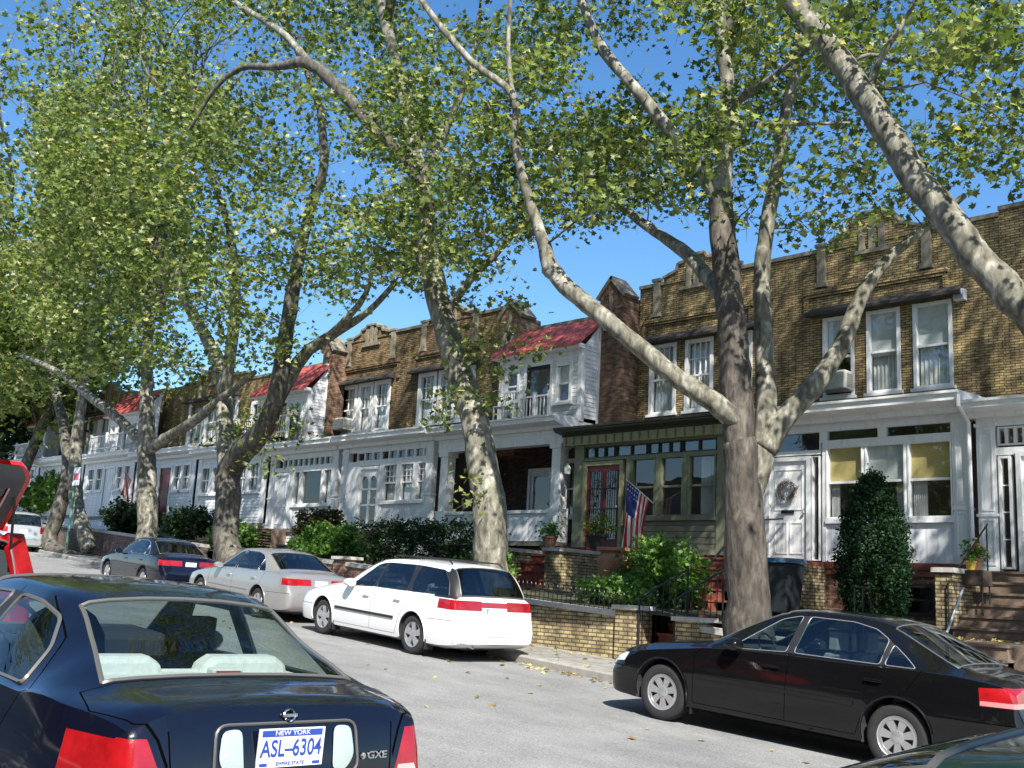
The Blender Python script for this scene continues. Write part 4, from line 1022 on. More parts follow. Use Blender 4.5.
def make_car(root, rows, spec, body, col):
    """spec: wb, xf (front axle), rw (wheel radius), ws (windscreen span), rs (rear window span), glass polygons ..."""
    sh = Shell(rows); xf, wb, rw = spec['xf'], spec['wb'], spec['rw']; L_ = rows[-1][0]
    cm = CarMesh(sh, [spec['ws'][0], spec['ws'][1], spec['rs'][0], spec['rs'][1], *spec.get('extra', ())])
    wmax = max(r[4] for r in rows)
    # glass
    for k, g in enumerate(spec['glass']):
        poly = [(x, cm.belt(x, t)) for x, t in g]; cm.cut(round_poly(poly, spec.get('gr', .035), 3), 'side_window#%d' % k if False else 'side_window%d' % k, ok=lambda c, f: c.z > .6)
    for f in cm.bm.faces:
        c = f.calc_center_median(); k = f[cm.strip]
        if k >= 12 and k < 99 or False:
            if spec['ws'][0] < c.x < spec['ws'][1]: f[cm.lay] = cm.pid('windscreen')
            if spec['rs'][0] < c.x < spec['rs'][1]: f[cm.lay] = cm.pid('rear_window')
    for g in spec.get('black', ()):
        cm.cut([(x, cm.belt(x, t)) for x, t in g], 'window_pillar', ok=lambda c, f: c.z > .6, only=['body'])
    # lamps and other patches
    if 'stripblack' in spec:
        for f in cm.bm.faces:
            c = f.calc_center_median()
            if 8 <= f[cm.strip] <= 11 and spec['stripblack'][0] < c.x < spec['stripblack'][1] and f[cm.lay] == 0: f[cm.lay] = cm.pid('window_pillar')
    for part, view, poly, okf in spec.get('patch', ()): cm.cut(poly, part, view, ok=okf, only=['body'])
    # doors and gaps
    bodyish = ['body']
    for name, poly in spec.get('doors', ()):
        P = [(x, cm.belt(x, t) if t is not None and t >= 0 else -t) for x, t in poly]
        cm.cut(P, name, ok=lambda c, f: abs(c.y) > .3, only=['body'])
    def gapline(pts, w_=.007, view='side', okf=None):
        for p, q in zip(pts, pts[1:]):
            d = V((q[0]-p[0], q[1]-p[1], 0)); n = V((-d.y, d.x, 0)).normalized()*w_/2
            cm.cut([(p[0]+n.x, p[1]+n.y), (q[0]+n.x, q[1]+n.y), (q[0]-n.x, q[1]-n.y), (p[0]-n.x, p[1]-n.y)], 'panel_gap', view, ok=okf or (lambda c, f: True), only=['body', 'front_door', 'rear_door'])
    for g in spec.get('gaps', ()):
        P = [(x, cm.belt(x, t) if t >= 0 else -t) for x, t in g]; gapline(P, ok_ if False else .007)
    for g in spec.get('endgaps', ()): gapline(g[1:], .007, 'end', (lambda c, f: c.x > g[0]) if g[0] > 1 else (lambda c, f: c.x < -g[0]))
    for g in spec.get('topgaps', ()): gapline(g, .007, 'top', lambda c, f: c.z > .75)
    # wheel arches
    ra = spec.get('ra', rw+.055)
    for xc in (xf, xf+wb): cm.cut(circ(xc, rw+.02, ra), 'delete', ok=lambda c, f: abs(c.y) > .55)
    for f in list(cm.bm.faces):
        if f[cm.strip] == 0 and abs(f.calc_center_median().y) > .5 and any(abs(f.calc_center_median().x-xc) < ra for xc in (xf, xf+wb)): f[cm.lay] = cm.pid('delete')
    bv = cm.bvh()
    mats = dict(body=body, windscreen=M_cglass, rear_window=M_cglass, tail_light=M_red, headlight=M_clear, panel_gap=M_gap, window_pillar=M_black, bumper=body, reverse_light=mat('pink_lens', (.55, .20, .20), .2, coat=1), lower_trim=M_black, front_door=body, rear_door=body)
    for k in range(8): mats['side_window%d' % k] = spec.get('sglass', M_cglass)
    mats.update(col)
    for i, n_ in enumerate(cm.names):
        pass
    made = cm.build(root, mats)
    # arch lips, wells
    lip = MB()
    for xc in (xf, xf+wb):
        for s in (1, -1):
            A = []
            for k in range(19):
                g = -.25+(PI+.5)*k/18; px, pz = xc+ra*math.cos(g), rw+.02+ra*math.sin(g)
                h = bv.ray_cast(V((xc+(ra+.012)*math.cos(g), s*2, rw+.02+(ra+.012)*math.sin(g))), V((0, -s, 0)))
                A.append(V((px, (h[0].y if h[0] else s*wmax)+s*.001, pz)))
            A = [a for a in A if a.z > .17]
            lip.tube(A, .011, 6)
    lip.build('arch_lip', body, root, smooth=True, world=False)
    well = MB()
    for xc in (xf, xf+wb):
        for s in (1, -1):
            n = 16; vs = []
            for yy in (s*(wmax-.03), s*.45):
                for k in range(n+1):
                    g = -.35+(PI+.7)*k/n; vs.append((xc+(ra+.002)*math.cos(g), yy, rw+.02+(ra+.002)*math.sin(g)))
            well.raw(vs, [(k, k+1, n+2+k, n+1+k) for k in range(n)]+[tuple(range(n+1, 2*n+2))])
    well.box(.25, L_-.3, -.45, .45, spec.get('floor', .17), .30); well.build('underbody', M_cabin, root, world=False)
    yw = spec.get('track', wmax-.035)
    for xc in (xf, xf+wb):
        for s in (-1, 1): wheel(root, xc, s*yw, rw, .19, s, spec.get('wheel', 'five'), spec.get('rimr', rw*.66))
    # cabin
    ix = spec['ws'][0]; im = spec.get('inner', M_cabin); zbelt = sh.v((spec['ws'][1]+spec['rs'][0])/2)[1]+spec.get('shelfup', 0)
    b = MB(); b.box(ix-.1, spec['rs'][1]-.05, -.68, .68, .32, .42); b.box(ix-.15, ix+.42, -.66, .66, .55, zbelt-.015); b.build('dashboard', M_cabin, root, world=False, bevel=.04)
    w_ = MB(); w_.lathe((0, 0, 0), [(.19, 0), (.175, .012), (.16, 0), (.175, -.012), (.19, 0)], 20, 'x', cap=False); w_.box(-.01, .01, -.17, .17, -.02, .02); w_.box(-.01, .01, -.02, .02, -.17, 0)
    o = w_.build('steering_wheel', M_black, root, world=False); o.location = (ix+.50, -.36, zbelt+.0); o.rotation_euler = (0, -.4, 0)
    xs_ = ix+1.05
    for s in (-1, 1): seats(root, xs_, s*.36, spec.get('front', im), spec.get('seath', 1.14), head=spec.get('heads', True) or s > 0)
    xr_ = spec.get('rearseat', xs_+.95)
    rsb = MB(); rsb.box(xr_-.45, xr_+.1, -.62, .62, .42, .58)
    rsb.raw([(xr_, -.62, .5), (xr_, .62, .5), (xr_+.14, .62, .5), (xr_+.14, -.62, .5), (xr_+.2, -.58, zbelt+.0), (xr_+.2, .58, zbelt+.0), (xr_+.3, .58, zbelt-.03), (xr_+.3, -.58, zbelt-.03)], [(0, 1, 2, 3), (4, 5, 6, 7), (0, 1, 5, 4), (1, 2, 6, 5), (2, 3, 7, 6), (3, 0, 4, 7)])
    for s in (-1, 1): rsb.prism([(s*.34-.25, zbelt-.06), (s*.34+.25, zbelt-.06), (s*.34+.235, zbelt+.02), (s*.34+.17, zbelt+.058), (s*.34-.17, zbelt+.058), (s*.34-.235, zbelt+.02)], xr_+.15, xr_+.30, 'x')
    rsb.build('rear_seat', im, root, world=False, bevel=.03)
    if spec.get('shelf', True):
        sb = MB(); xe = spec['rs'][1]-.03
        sb.raw([(xr_+.2, -.60, zbelt-.02), (xr_+.2, .60, zbelt-.02), (xe, .57, zbelt-.005), (xe, -.57, zbelt-.005), (xr_+.2, -.60, zbelt-.05), (xr_+.2, .60, zbelt-.05), (xe, .57, zbelt-.04), (xe, -.57, zbelt-.04)], [(0, 1, 2, 3), (4, 5, 6, 7), (0, 1, 5, 4), (1, 2, 6, 5), (2, 3, 7, 6), (3, 0, 4, 7)])
        sb.build('parcel_shelf', im, root, world=False)
        bl = MB(); bl.box(xe-.12, xe-.05, -.075, .075, zbelt+.0, zbelt+.065); o = bl.build('high_brake_light', im, root, world=False, bevel=.008); MB().box(xe-.051, xe-.047, -.06, .06, zbelt+.022, zbelt+.058).build('lens', mat('dim_red_lens', (.42, .05, .06), .3), o, world=False)
    # window trims
    def edge(x0, x1, strip=12, off=.004):
        A = []
        n = 10
        for k in range(n+1):
            x = x0+(x1-x0)*k/n; P = sh.section(x); A.append(V((x, P[12][0], P[12][1])))
        return A
    def loop_of(x0, x1):
        A = edge(x0, x1); P1 = sh.section(x1); P0 = sh.section(x0); top = [V((x1, y, z)) for y, z in P1[12:]]; bot = [V((x0, y, z)) for y, z in P0[12:]]
        half = bot[::-1]+A+top   # centre bottom -> corner -> up -> centre top
        other = [V((p.x, -p.y, p.z)) for p in half[::-1]]
        return half+other
    tr = MB()
    for k in ('ws', 'rs'): tr.tube(loop_of(*spec[k]), spec.get('trimr', .011), 6, closed=False, cap=False)
    tr.build('window_trim', spec.get('trim', M_trim), root, smooth=True, world=False)
    for g in spec['glass']:
        poly = round_poly([(x, cm.belt(x, t)) for x, t in g], spec.get('gr', .035), 3)
        for s in (-1, 1):
            A = []
            for x, z in poly:
                h = bv.ray_cast(V((x, s*2, z)), V((0, -s, 0)))
                if h[0]: A.append(h[0])
            if len(A) > 4: MB().tube(A, spec.get('strim', .009), 5, closed=True).build('window_trim', spec.get('sidetrim', M_black), root, smooth=True, world=False)
    # mirrors
    for s in (-1, 1):
        x = spec['ws'][0]+.42; zb = cm.belt(x, .12); h = bv.ray_cast(V((x, s*2, zb)), V((0, -s, 0))); y = h[0].y if h[0] else s*.8
        b = MB(); b.lathe((x, y+s*.12, zb+.03), [(.02, -.09), (.06, -.08), (.075, -.02), (.075, .05), (.06, .07)], 12, 'x'); 
        for i, v in enumerate(b.v): b.v[i] = (v[0], (v[1]-(y+s*.12))*1.35+y+s*.12, (v[2]-zb-.03)*.95+zb+.03)
        b.bar((x-.02, y-s*.01, zb-.02), (x-.02, y+s*.08, zb+.0), .07, .04); b.build('wing_mirror', spec.get('mirror', body), root, smooth=True, world=False)
    for (x, z) in spec.get('handles', ()):
        for s in (-1, 1):
            h = bv.ray_cast(V((x, s*2, z)), V((0, -s, 0)))
            if h[0]:
                y = h[0].y; b = MB(); b.box(x-.085, x+.085, y+s*.012, y+s*.032, z-.012, z+.016); b.box(x-.085, x-.06, y-s*.005, y+s*.02, z-.012, z+.016); b.box(x+.06, x+.085, y-s*.005, y+s*.02, z-.012, z+.016)
                b.build('door_handle', spec.get('handlem', body), root, world=False, bevel=.006)
    for z0_, x0_, x1_, wd in spec.get('mould', ()):
        xx = [x0_+(x1_-x0_)*k/24 for k in range(25)]
        for s in (-1, 1): strip_on(bv, [(x, z0_) for x in xx], s, wd, .014, 'side_moulding', spec.get('mouldm', body), root)
    return cm, bv, made
def car_root(name, label, x_axle, y_near, wmax, spec, rot=0.0, z=None, cat='car', group=None, slope=None):
    """x_axle: world x of the front axle; y_near: world y of the near wheel face"""
    r = thing(name, label, cat, group=group)
    th = math.atan(G) if slope is None else slope
    R3 = Matrix.Rotation(rot, 3, 'Z') @ Matrix.Rotation(th, 3, 'Y')
    loc = V((x_axle, y_near, gz(x_axle) if z is None else z))-R3 @ V((spec['xf'], -(wmax-.03), 0))
    r.rotation_euler = R3.to_euler(); r.location = loc
    return r
NOSE = lambda a: (lambda c, f: c.x < a)
TAIL = lambda a: (lambda c, f: c.x > a)

# sedan rows: x zb zs ws wm wr zr zt
ACC = [(0, .30, .46, .50, .60, .40, .50, .52), (.03, .26, .52, .62, .70, .50, .56, .58), (.10, .22, .60, .74, .79, .60, .66, .68), (.25, .19, .67, .815, .845, .66, .74, .765), (.55, .18, .745, .86, .88, .70, .815, .85), (.95, .17, .81, .875, .8925, .72, .875, .915),
       (1.32, .17, .865, .875, .8925, .70, .93, .975), (1.42, .17, .88, .875, .8925, .69, .955, .995), (1.75, .17, .905, .87, .8925, .645, 1.125, 1.175), (2.05, .17, .92, .87, .8925, .605, 1.275, 1.325), (2.28, .17, .93, .865, .8925, .580, 1.36, 1.405), (2.6, .17, .935, .865, .8925, .572, 1.395, 1.437), (3.0, .17, .94, .865, .8925, .570, 1.395, 1.445),
       (3.35, .17, .95, .865, .8925, .572, 1.36, 1.415), (3.48, .17, .955, .865, .8925, .575, 1.33, 1.385), (3.75, .17, .965, .86, .8925, .600, 1.21, 1.26), (4.0, .18, .97, .86, .89, .640, 1.095, 1.14), (4.14, .18, .97, .855, .885, .66, 1.035, 1.075), (4.22, .19, .965, .85, .88, .68, 1.01, 1.045), (4.45, .20, .95, .84, .865, .68, .985, 1.02), (4.62, .22, .92, .80, .835, .66, .955, .99), (4.70, .24, .86, .77, .81, .62, .90, .935), (4.73, .26, .72, .75, .80, .60, .76, .79), (4.77, .28, .62, .72, .76, .55, .66, .67), (4.80, .32, .55, .62, .66, .48, .58, .59)]
ACCS = dict(wb=2.77, xf=.87, rw=.315, ra=.365, ws=(1.42, 2.28), rs=(3.48, 4.14), wheel='cover', rimr=.205,
    glass=[[(1.72, .10), (1.98, .60), (2.24, .86), (2.42, .91), (2.475, .91), (2.40, .07)], [(2.56, .91), (3.05, .91), (3.30, .86), (3.46, .70), (3.43, .06), (2.49, .07)], [(3.52, .63), (3.70, .36), (3.80, .08), (3.48, .06)]],
    black=[[(3.455, .72), (3.525, .62), (3.485, .06), (3.425, .06)], [(2.468, .92), (2.565, .92), (2.50, .06), (2.392, .06)]],
    doors=[('front_door', [(1.30, -.27), (1.30, -.80), (1.47, .02), (1.9, .66), (2.3, .99), (2.52, .99), (2.45, .02), (2.44, -.27)]), ('rear_door', [(2.44, -.27), (2.45, .02), (2.52, .99), (3.15, .99), (3.55, .80), (3.87, .08), (3.72, -.75), (3.50, -.62), (3.28, -.45), (3.22, -.27)])],
    gaps=[[(1.30, -.27), (1.30, -.80), (1.42, -.90)], [(2.44, -.27), (2.45, .02), (2.52, .99)], [(3.22, -.27), (3.28, -.45), (3.50, -.62), (3.72, -.75), (3.87, .08)], [(1.30, -.27), (3.22, -.27)], [(4.00, -.58), (4.76, -.60)], [(.03, -.54), (.52, -.54)]],
    handles=[(2.28, .80), (3.40, .82)], mould=[(.57, 1.36, 3.20, .035)], trimr=.009, strim=.005, sidetrim=M_alu)
ACCP = [('headlight', 'side', [(.0, .56), (.30, .60), (.36, .70), (.20, .69), (.0, .63)], NOSE(.4)), ('headlight', 'end', [(-.80, .57), (-.30, .56), (-.28, .64), (-.80, .70)], NOSE(.3)), ('headlight', 'end', [(.80, .57), (.30, .56), (.28, .64), (.80, .70)], NOSE(.3)),
        ('tail_light', 'side', [(4.42, .74), (4.40, .90), (4.80, .94), (4.80, .76)], TAIL(4.35)), ('tail_light', 'end', [(-.80, .75), (-.80, .93), (-.30, .91), (-.32, .76)], TAIL(4.55)), ('tail_light', 'end', [(.80, .75), (.80, .93), (.30, .91), (.32, .76)], TAIL(4.55))]
ACCP = [('reverse_light', 'side', [(4.42, .745), (4.42, .785), (4.80, .80), (4.80, .755)], lambda c, f: c.x > 4.35 and abs(c.y) > .55)]+ACCP
ACCS['patch'] = ACCP
P_blk = paint('black_car_paint', (.004, .004, .0045), .25, coat=.8, dust=.05)
P_nav = paint('midnight_blue_car_paint', (.003, .004, .011), .22, dust=.06)
P_wht = paint('white_car_paint', (.72, .73, .74), .35, dust=.1)
P_bei = paint('silver_beige_car_paint', (.36, .35, .34), .32, .5, dust=.1)
P_grn = paint('dark_green_car_paint', (.012, .03, .025), .25, dust=.1)
P_red = paint('red_car_paint', (.55, .012, .015), .3)
P_sil = paint('pale_blue_silver_paint', (.45, .48, .50), .32, .5)
M_seat = mat('pale_seat_cloth', (.64, .66, .62), .9, noise=.15, nscale=30)
M_seatg = mat('grey_seat_cloth', (.26, .28, .28), .9, noise=.2, nscale=30)

# --- black sedan on the right
sp = dict(ACCS); sp['inner'] = M_seatg
r = car_root('parked_car', 'shiny black four door sedan with silver wheel covers parked in front of the big trunk', -7.72, 10.18, .8925, sp, rot=math.radians(1.8))
cm, bv, made = make_car(r, ACC, sp, P_blk, dict(tail_light=M_red, side_window0=M_cglassl))
b = MB(); b.box(4.735, 4.75, -.78, -.45, .80, .825); 
def on_tail(bv, y, z, dx=.0): h = bv.ray_cast(V((8, y, z)), V((-1, 0, 0))); return (h[0].x if h[0] else 4.7)+dx
plate(r, (on_tail(bv, 0, .82, .006), 0, .82), 'CRD 2816') if False else None
MB().box(.9+.36, .9+.38, -.85, -.70, .14, .28).build('mud_flap', M_black, r, world=False)
for xx, nm in ((.3, 'fog'),): pass

# --- dark car nearest, bottom left (seen from behind)
SEN = [(0, .30, .46, .50, .58, .40, .50, .52), (.03, .26, .52, .60, .68, .50, .56, .58), (.10, .22, .62, .70, .75, .58, .67, .69), (.25, .19, .70, .76, .80, .62, .76, .79), (.55, .18, .78, .81, .84, .66, .84, .875), (.92, .17, .84, .835, .855, .68, .91, .95),
       (1.15, .17, .88, .84, .855, .67, .955, .995), (1.25, .17, .90, .84, .855, .665, .98, 1.02), (1.6, .17, .92, .835, .855, .62, 1.16, 1.21), (1.9, .17, .93, .83, .855, .575, 1.29, 1.34), (2.1, .17, .935, .83, .855, .555, 1.34, 1.385), (2.5, .17, .945, .83, .855, .55, 1.365, 1.41), (2.9, .17, .955, .83, .855, .55, 1.355, 1.41),
       (3.12, .17, .965, .83, .855, .525, 1.335, 1.385), (3.22, .17, .97, .83, .855, .505, 1.31, 1.36), (3.5, .17, .975, .825, .85, .535, 1.185, 1.23), (3.75, .18, 1.0, .81, .845, .585, 1.10, 1.135), (3.86, .18, 1.0, .80, .84, .605, 1.055, 1.085), (3.93, .19, .995, .79, .83, .62, 1.035, 1.068), (4.12, .20, .985, .735, .785, .61, 1.022, 1.058), (4.27, .21, .965, .69, .74, .60, 1.01, 1.05), (4.33, .22, .945, .665, .715, .57, .99, 1.03), (4.36, .22, .89, .655, .705, .56, .92, .965), (4.395, .23, .76, .65, .70, .55, .79, .82), (4.41, .24, .67, .65, .70, .55, .69, .71), (4.45, .25, .62, .64, .69, .53, .64, .65), (4.50, .29, .57, .58, .64, .46, .59, .60)]
SENS = dict(wb=2.535, xf=.90, rw=.30, ra=.345, ws=(1.25, 2.10), rs=(3.22, 3.86), wheel='five', rimr=.19, rearseat=3.02, sglass=M_cglassl, shelfup=.085, heads=False, front=mat('dark_seat_cover', (.02, .022, .028), .9),
    glass=[[(1.58, .10), (1.85, .60), (2.08, .84), (2.20, .88), (2.52, .88), (2.46, .08)], [(2.66, .88), (2.95, .88), (3.18, .82), (3.36, .58), (3.44, .10), (2.60, .08)]],
    black=[[(2.51, .90), (2.67, .90), (2.61, .06), (2.45, .06)]],
    doors=[('front_door', [(1.18, -.27), (1.18, -.80), (1.35, .02), (1.75, .62), (2.15, .97), (2.59, .97), (2.53, .02), (2.52, -.27)]), ('rear_door', [(2.52, -.27), (2.53, .02), (2.59, .97), (3.0, .97), (3.36, .76), (3.56, .05), (3.36, -.80), (3.12, -.55), (3.0, -.27)])],
    gaps=[[(1.18, -.27), (1.18, -.80), (1.30, -.90)], [(2.52, -.27), (2.53, .02), (2.59, .97)], [(3.0, -.27), (3.12, -.55), (3.40, -.80), (3.56, .05), (3.36, .76), (3.0, .97)]],
    topgaps=[[(3.88, -.70), (4.10, -.735), (4.30, -.64), (4.39, -.52)], [(3.88, .70), (4.10, .735), (4.30, .64), (4.39, .52)], [(3.885, -.70), (3.885, .70)]],
    endgaps=[(4.2, (-.52, .95), (-.50, .72), (-.44, .66), (.44, .66), (.50, .72), (.52, .95))],
    handles=[(2.36, .82), (3.22, .84)], inner=M_seat, trimr=.012, strim=.011, sidetrim=M_trim,
    patch=[('tail_light', 'side', [(4.20, .73), (4.22, .84), (4.29, .925), (4.52, .925), (4.52, .73)], lambda c, f: c.x > 4.0 and abs(c.y) > .60), ('tail_light', 'end', [(-.86, .73), (-.86, .91), (-.60, .925), (-.52, .73)], TAIL(4.0)), ('tail_light', 'end', [(.86, .73), (.86, .91), (.60, .925), (.52, .73)], TAIL(4.0)),
           ('headlight', 'side', [(.0, .58), (.30, .62), (.34, .72), (.0, .66)], NOSE(.4))])
r = car_root('parked_car', 'midnight blue four door sedan close by at bottom left with plate ASL-6304', -3.97-3.49+.03, 1.98, .855, SENS, rot=math.radians(-3.2))
cm, bv, made = make_car(r, SEN, SENS, P_nav, dict(rear_window=glass('clear_rear_glass', (.68, .75, .75), .008, .9, ior=1.5)))
SENR = r
zp_ = .875; xp_ = on_tail(bv, 0, zp_, .004)
# recessed plate frame, reverse lamps, plate, emblem, badge
b = MB(); A = [V((on_tail(bv, y, z, .003), y, z)) for y, z in round_poly([(-.335, .76), (-.325, .965), (.325, .965), (.335, .76)], .05, 4)]
b.tube(A, .007, 6, closed=True); b.build('plate_surround', M_trim, r, smooth=True, world=False)
for s in (-1, 1):
    pl = round_poly([(s*.205, .775), (s*.215, .95), (s*.30, .945), (s*.315, .83), (s*.27, .77)], .03, 3); vs = [V((on_tail(bv, y, z, .006), y, z)) for y, z in pl]; c = sum(vs, V((0, 0, 0)))/len(vs)+V((.012, 0, 0)); b = MB(); n = len(vs); b.raw(vs+[c], [(i, (i+1) % n, n) for i in range(n)]); b.build('reverse_light', mat('reverse_lens', (.36, .43, .41), .15, coat=1, bump=.12, bscale=120), r, smooth=True, world=False, ang=60)
plate(r, (xp_+.012, 0, zp_), 'ASL\u20136304', full=True)
ze = .995; xe = on_tail(bv, 0, ze, .014)
b = MB(); ring = [V((on_tail(bv, (.025)*math.cos(2*PI*k/20), ze+(.021)*math.sin(2*PI*k/20), .012), (.025)*math.cos(2*PI*k/20), ze+(.021)*math.sin(2*PI*k/20))) for k in range(20)]; b.tube(ring, .0045, 6, closed=True); b.box(xe-.004, xe+.004, -.034, .034, ze-.006, ze+.006); b.build('emblem', M_chrome, r, smooth=True, world=False)
R_ = Matrix.Rotation(PI/2, 4, 'Z') @ Matrix.Rotation(PI/2, 4, 'X')
text_mesh('GXE', .042, M_chrome, 'badge', r, Matrix.Translation((on_tail(bv, .435, .82, .004), .435, .82)) @ R_ @ Matrix.Diagonal((1.25, 1, 1, 1)), .002, .001)
b = MB(); b.lathe((on_tail(bv, .36, .82, .002), .36, .82), [(.016, 0), (.014, .006), (.001, .008)], 12, 'x'); b.build('lock', M_chrome, r, world=False)
for s in (-1, 1):     # pale lower lamp section
    b = MB(); pl = [(s*.535, .735), (s*.55, .775), (s*.64, .775), (s*.655, .74)]; vs = [V((on_tail(bv, y, z, .004), y, z)) for y, z in pl]; b.raw(vs, [(0, 1, 2, 3)]); b.build('turn_signal', mat('smoked_lens', (.42, .38, .36), .2, coat=1), r, world=False)
# dark head rest and seat seen through the glass
b = MB(); b.lathe((2.62, -.36, .9), [(.20, 0), (.235, .12), (.22, .22), (.16, .31), (.08, .36), (.001, .37)], 18); b.v = [(x_*.45+2.62*.55, y_, z_) for x_, y_, z_ in b.v]; b.build('seat_cover', MT['dark_seat_cover'], r, smooth=True, world=False)

# --- dark green car at the bottom right corner
sp = dict(ACCS); sp['inner'] = M_seatg
r = car_root('parked_car', 'dark green car whose windscreen and roof edge just enter the bottom right corner', -3.12+.93-.09, 1.5, .8925, sp, rot=math.radians(-1), z=gz(-2.5)+.065)
make_car(r, [(a, b_, c, d, e, f_, g_*1.0+(.03 if g_ > 1.2 else 0), h_+(.03 if h_ > 1.2 else 0)) for a, b_, c, d, e, f_, g_, h_ in ACC], sp, P_grn, {})

# --- white station wagon
WAG = [(0, .30, .46, .50, .58, .40, .50, .52), (.03, .26, .52, .60, .68, .50, .56, .58), (.10, .22, .60, .70, .75, .58, .65, .67), (.28, .19, .68, .77, .80, .62, .74, .765), (.6, .18, .76, .82, .84, .66, .82, .85), (.95, .17, .82, .84, .8575, .68, .885, .92),
       (1.28, .17, .87, .84, .8575, .67, .94, .975), (1.38, .17, .88, .84, .8575, .66, .965, 1.0), (1.75, .17, .90, .835, .8575, .62, 1.16, 1.205), (2.05, .17, .91, .83, .8575, .585, 1.31, 1.355), (2.25, .17, .915, .83, .8575, .57, 1.38, 1.425), (2.6, .17, .92, .83, .8575, .565, 1.42, 1.465), (3.2, .17, .925, .83, .8575, .565, 1.43, 1.485), (3.8, .17, .93, .83, .8575, .57, 1.42, 1.48),
       (4.1, .18, .93, .825, .855, .575, 1.40, 1.455), (4.2, .18, .93, .82, .85, .58, 1.375, 1.425), (4.32, .19, .93, .81, .845, .61, 1.27, 1.30), (4.42, .20, .93, .80, .84, .64, 1.13, 1.15), (4.50, .21, .92, .79, .835, .66, .985, 1.0), (4.53, .22, .86, .785, .83, .66, .90, .92), (4.56, .23, .70, .78, .825, .65, .73, .75), (4.60, .25, .62, .77, .82, .63, .645, .66), (4.66, .29, .57, .70, .75, .55, .59, .60)]
WAGS = dict(wb=2.63, xf=.93, rw=.305, ra=.35, ws=(1.38, 2.25), rs=(4.20, 4.50), wheel='five', rimr=.20, rearseat=3.25, shelf=False, sglass=M_cglassd, inner=M_seatg,
    glass=[[(1.70, .10), (1.98, .62), (2.2, .86), (2.36, .90), (2.42, .90), (2.36, .08)], [(2.49, .90), (3.24, .90), (3.28, .08), (2.43, .08)], [(3.36, .90), (4.00, .88), (4.22, .60), (4.34, .12), (3.38, .08)]],
    stripblack=(4.05, 4.49),
    black=[[(2.41, .91), (2.50, .91), (2.44, .07), (2.35, .07)], [(3.23, .91), (3.37, .91), (3.39, .07), (3.27, .07)]],
    doors=[('front_door', [(1.28, -.27), (1.28, -.80), (1.45, .02), (1.9, .68), (2.3, .98), (2.46, .98), (2.40, .02), (2.39, -.27)]), ('rear_door', [(2.39, -.27), (2.40, .02), (2.46, .98), (3.30, .98), (3.32, .02), (3.30, -.72), (3.18, -.5), (3.10, -.27)])],
    gaps=[[(1.28, -.27), (1.28, -.80), (1.38, -.88)], [(2.39, -.27), (2.40, .02), (2.46, .98)], [(3.10, -.27), (3.18, -.5), (3.30, -.72), (3.32, .02), (3.30, .98)], [(1.28, -.27), (3.10, -.27)], [(3.92, -.60), (4.56, -.62)], [(.02, -.50), (.58, -.50)], [(4.40, -.78), (4.40, -.64)]],
    endgaps=[(4.3, (-.72, 1.0), (-.70, .66), (.70, .66), (.72, 1.0)), (4.5, (-.80, .40), (.80, .40))], handles=[(2.24, .80), (3.12, .81)], mould=[(.52, 1.34, 3.06, .04)], mouldm=M_black, trimr=.012, strim=.008, mirror=P_wht,
    patch=[('tail_light', 'side', [(4.16, .78), (4.16, .93), (4.70, .93), (4.70, .78)], TAIL(4.1)), ('tail_light', 'end', [(-.84, .79), (-.84, .925), (-.50, .925), (-.48, .79)], TAIL(4.3)), ('tail_light', 'end', [(.84, .79), (.84, .925), (.50, .925), (.48, .79)], TAIL(4.3)), ('garnish', 'end', [(-.48, .83), (-.48, .915), (.48, .915), (.48, .83)], TAIL(4.3)),
           ('headlight', 'side', [(.0, .56), (.28, .60), (.32, .70), (.0, .64)], NOSE(.4))])
r = car_root('parked_car', 'white station wagon with dark roof rails and a red light bar across its tail', -15.95, 11.2, .8575, WAGS, rot=math.radians(-2.6), cat='car')
cm, bv, made = make_car(r, WAG, WAGS, P_wht, dict(rear_window=M_cglassd, garnish=mat('dark_red_garnish', (.30, .012, .02), .2, coat=1)))
plate(r, (on_tail(bv, .0, .75, .008), .0, .75), 'BTK 4471') if False else None
b = MB(); b.box(4.55, 4.575, -.155, .155, .67, .82); b.build('plate_recess', M_black, r, world=False); plate(r, (4.585, 0, .745), '', .0)
b = MB()
for s in (-1, 1):
    b.tube([(2.5, s*.52, 1.445), (2.55, s*.52, 1.50), (3.95, s*.52, 1.51), (4.05, s*.53, 1.455)], .014, 6)
for xx in (2.9, 3.7): b.tube([(xx, -.52, 1.505), (xx, .52, 1.505)], .014, 6)
b.build('roof_rail', M_black, r, smooth=True, world=False)
b = MB(); b.lathe((4.60, -.45, .24), [(.03, -.1), (.03, .03), (.022, .03), (.022, -.1)], 12, 'x', cap=False); b.build('exhaust', M_chrome, r, world=False)
for xx in (.93+.36, .93+2.63+.36): MB().box(xx, xx+.02, -.84, -.68, .12, .28).build('mud_flap', M_black, r, world=False)

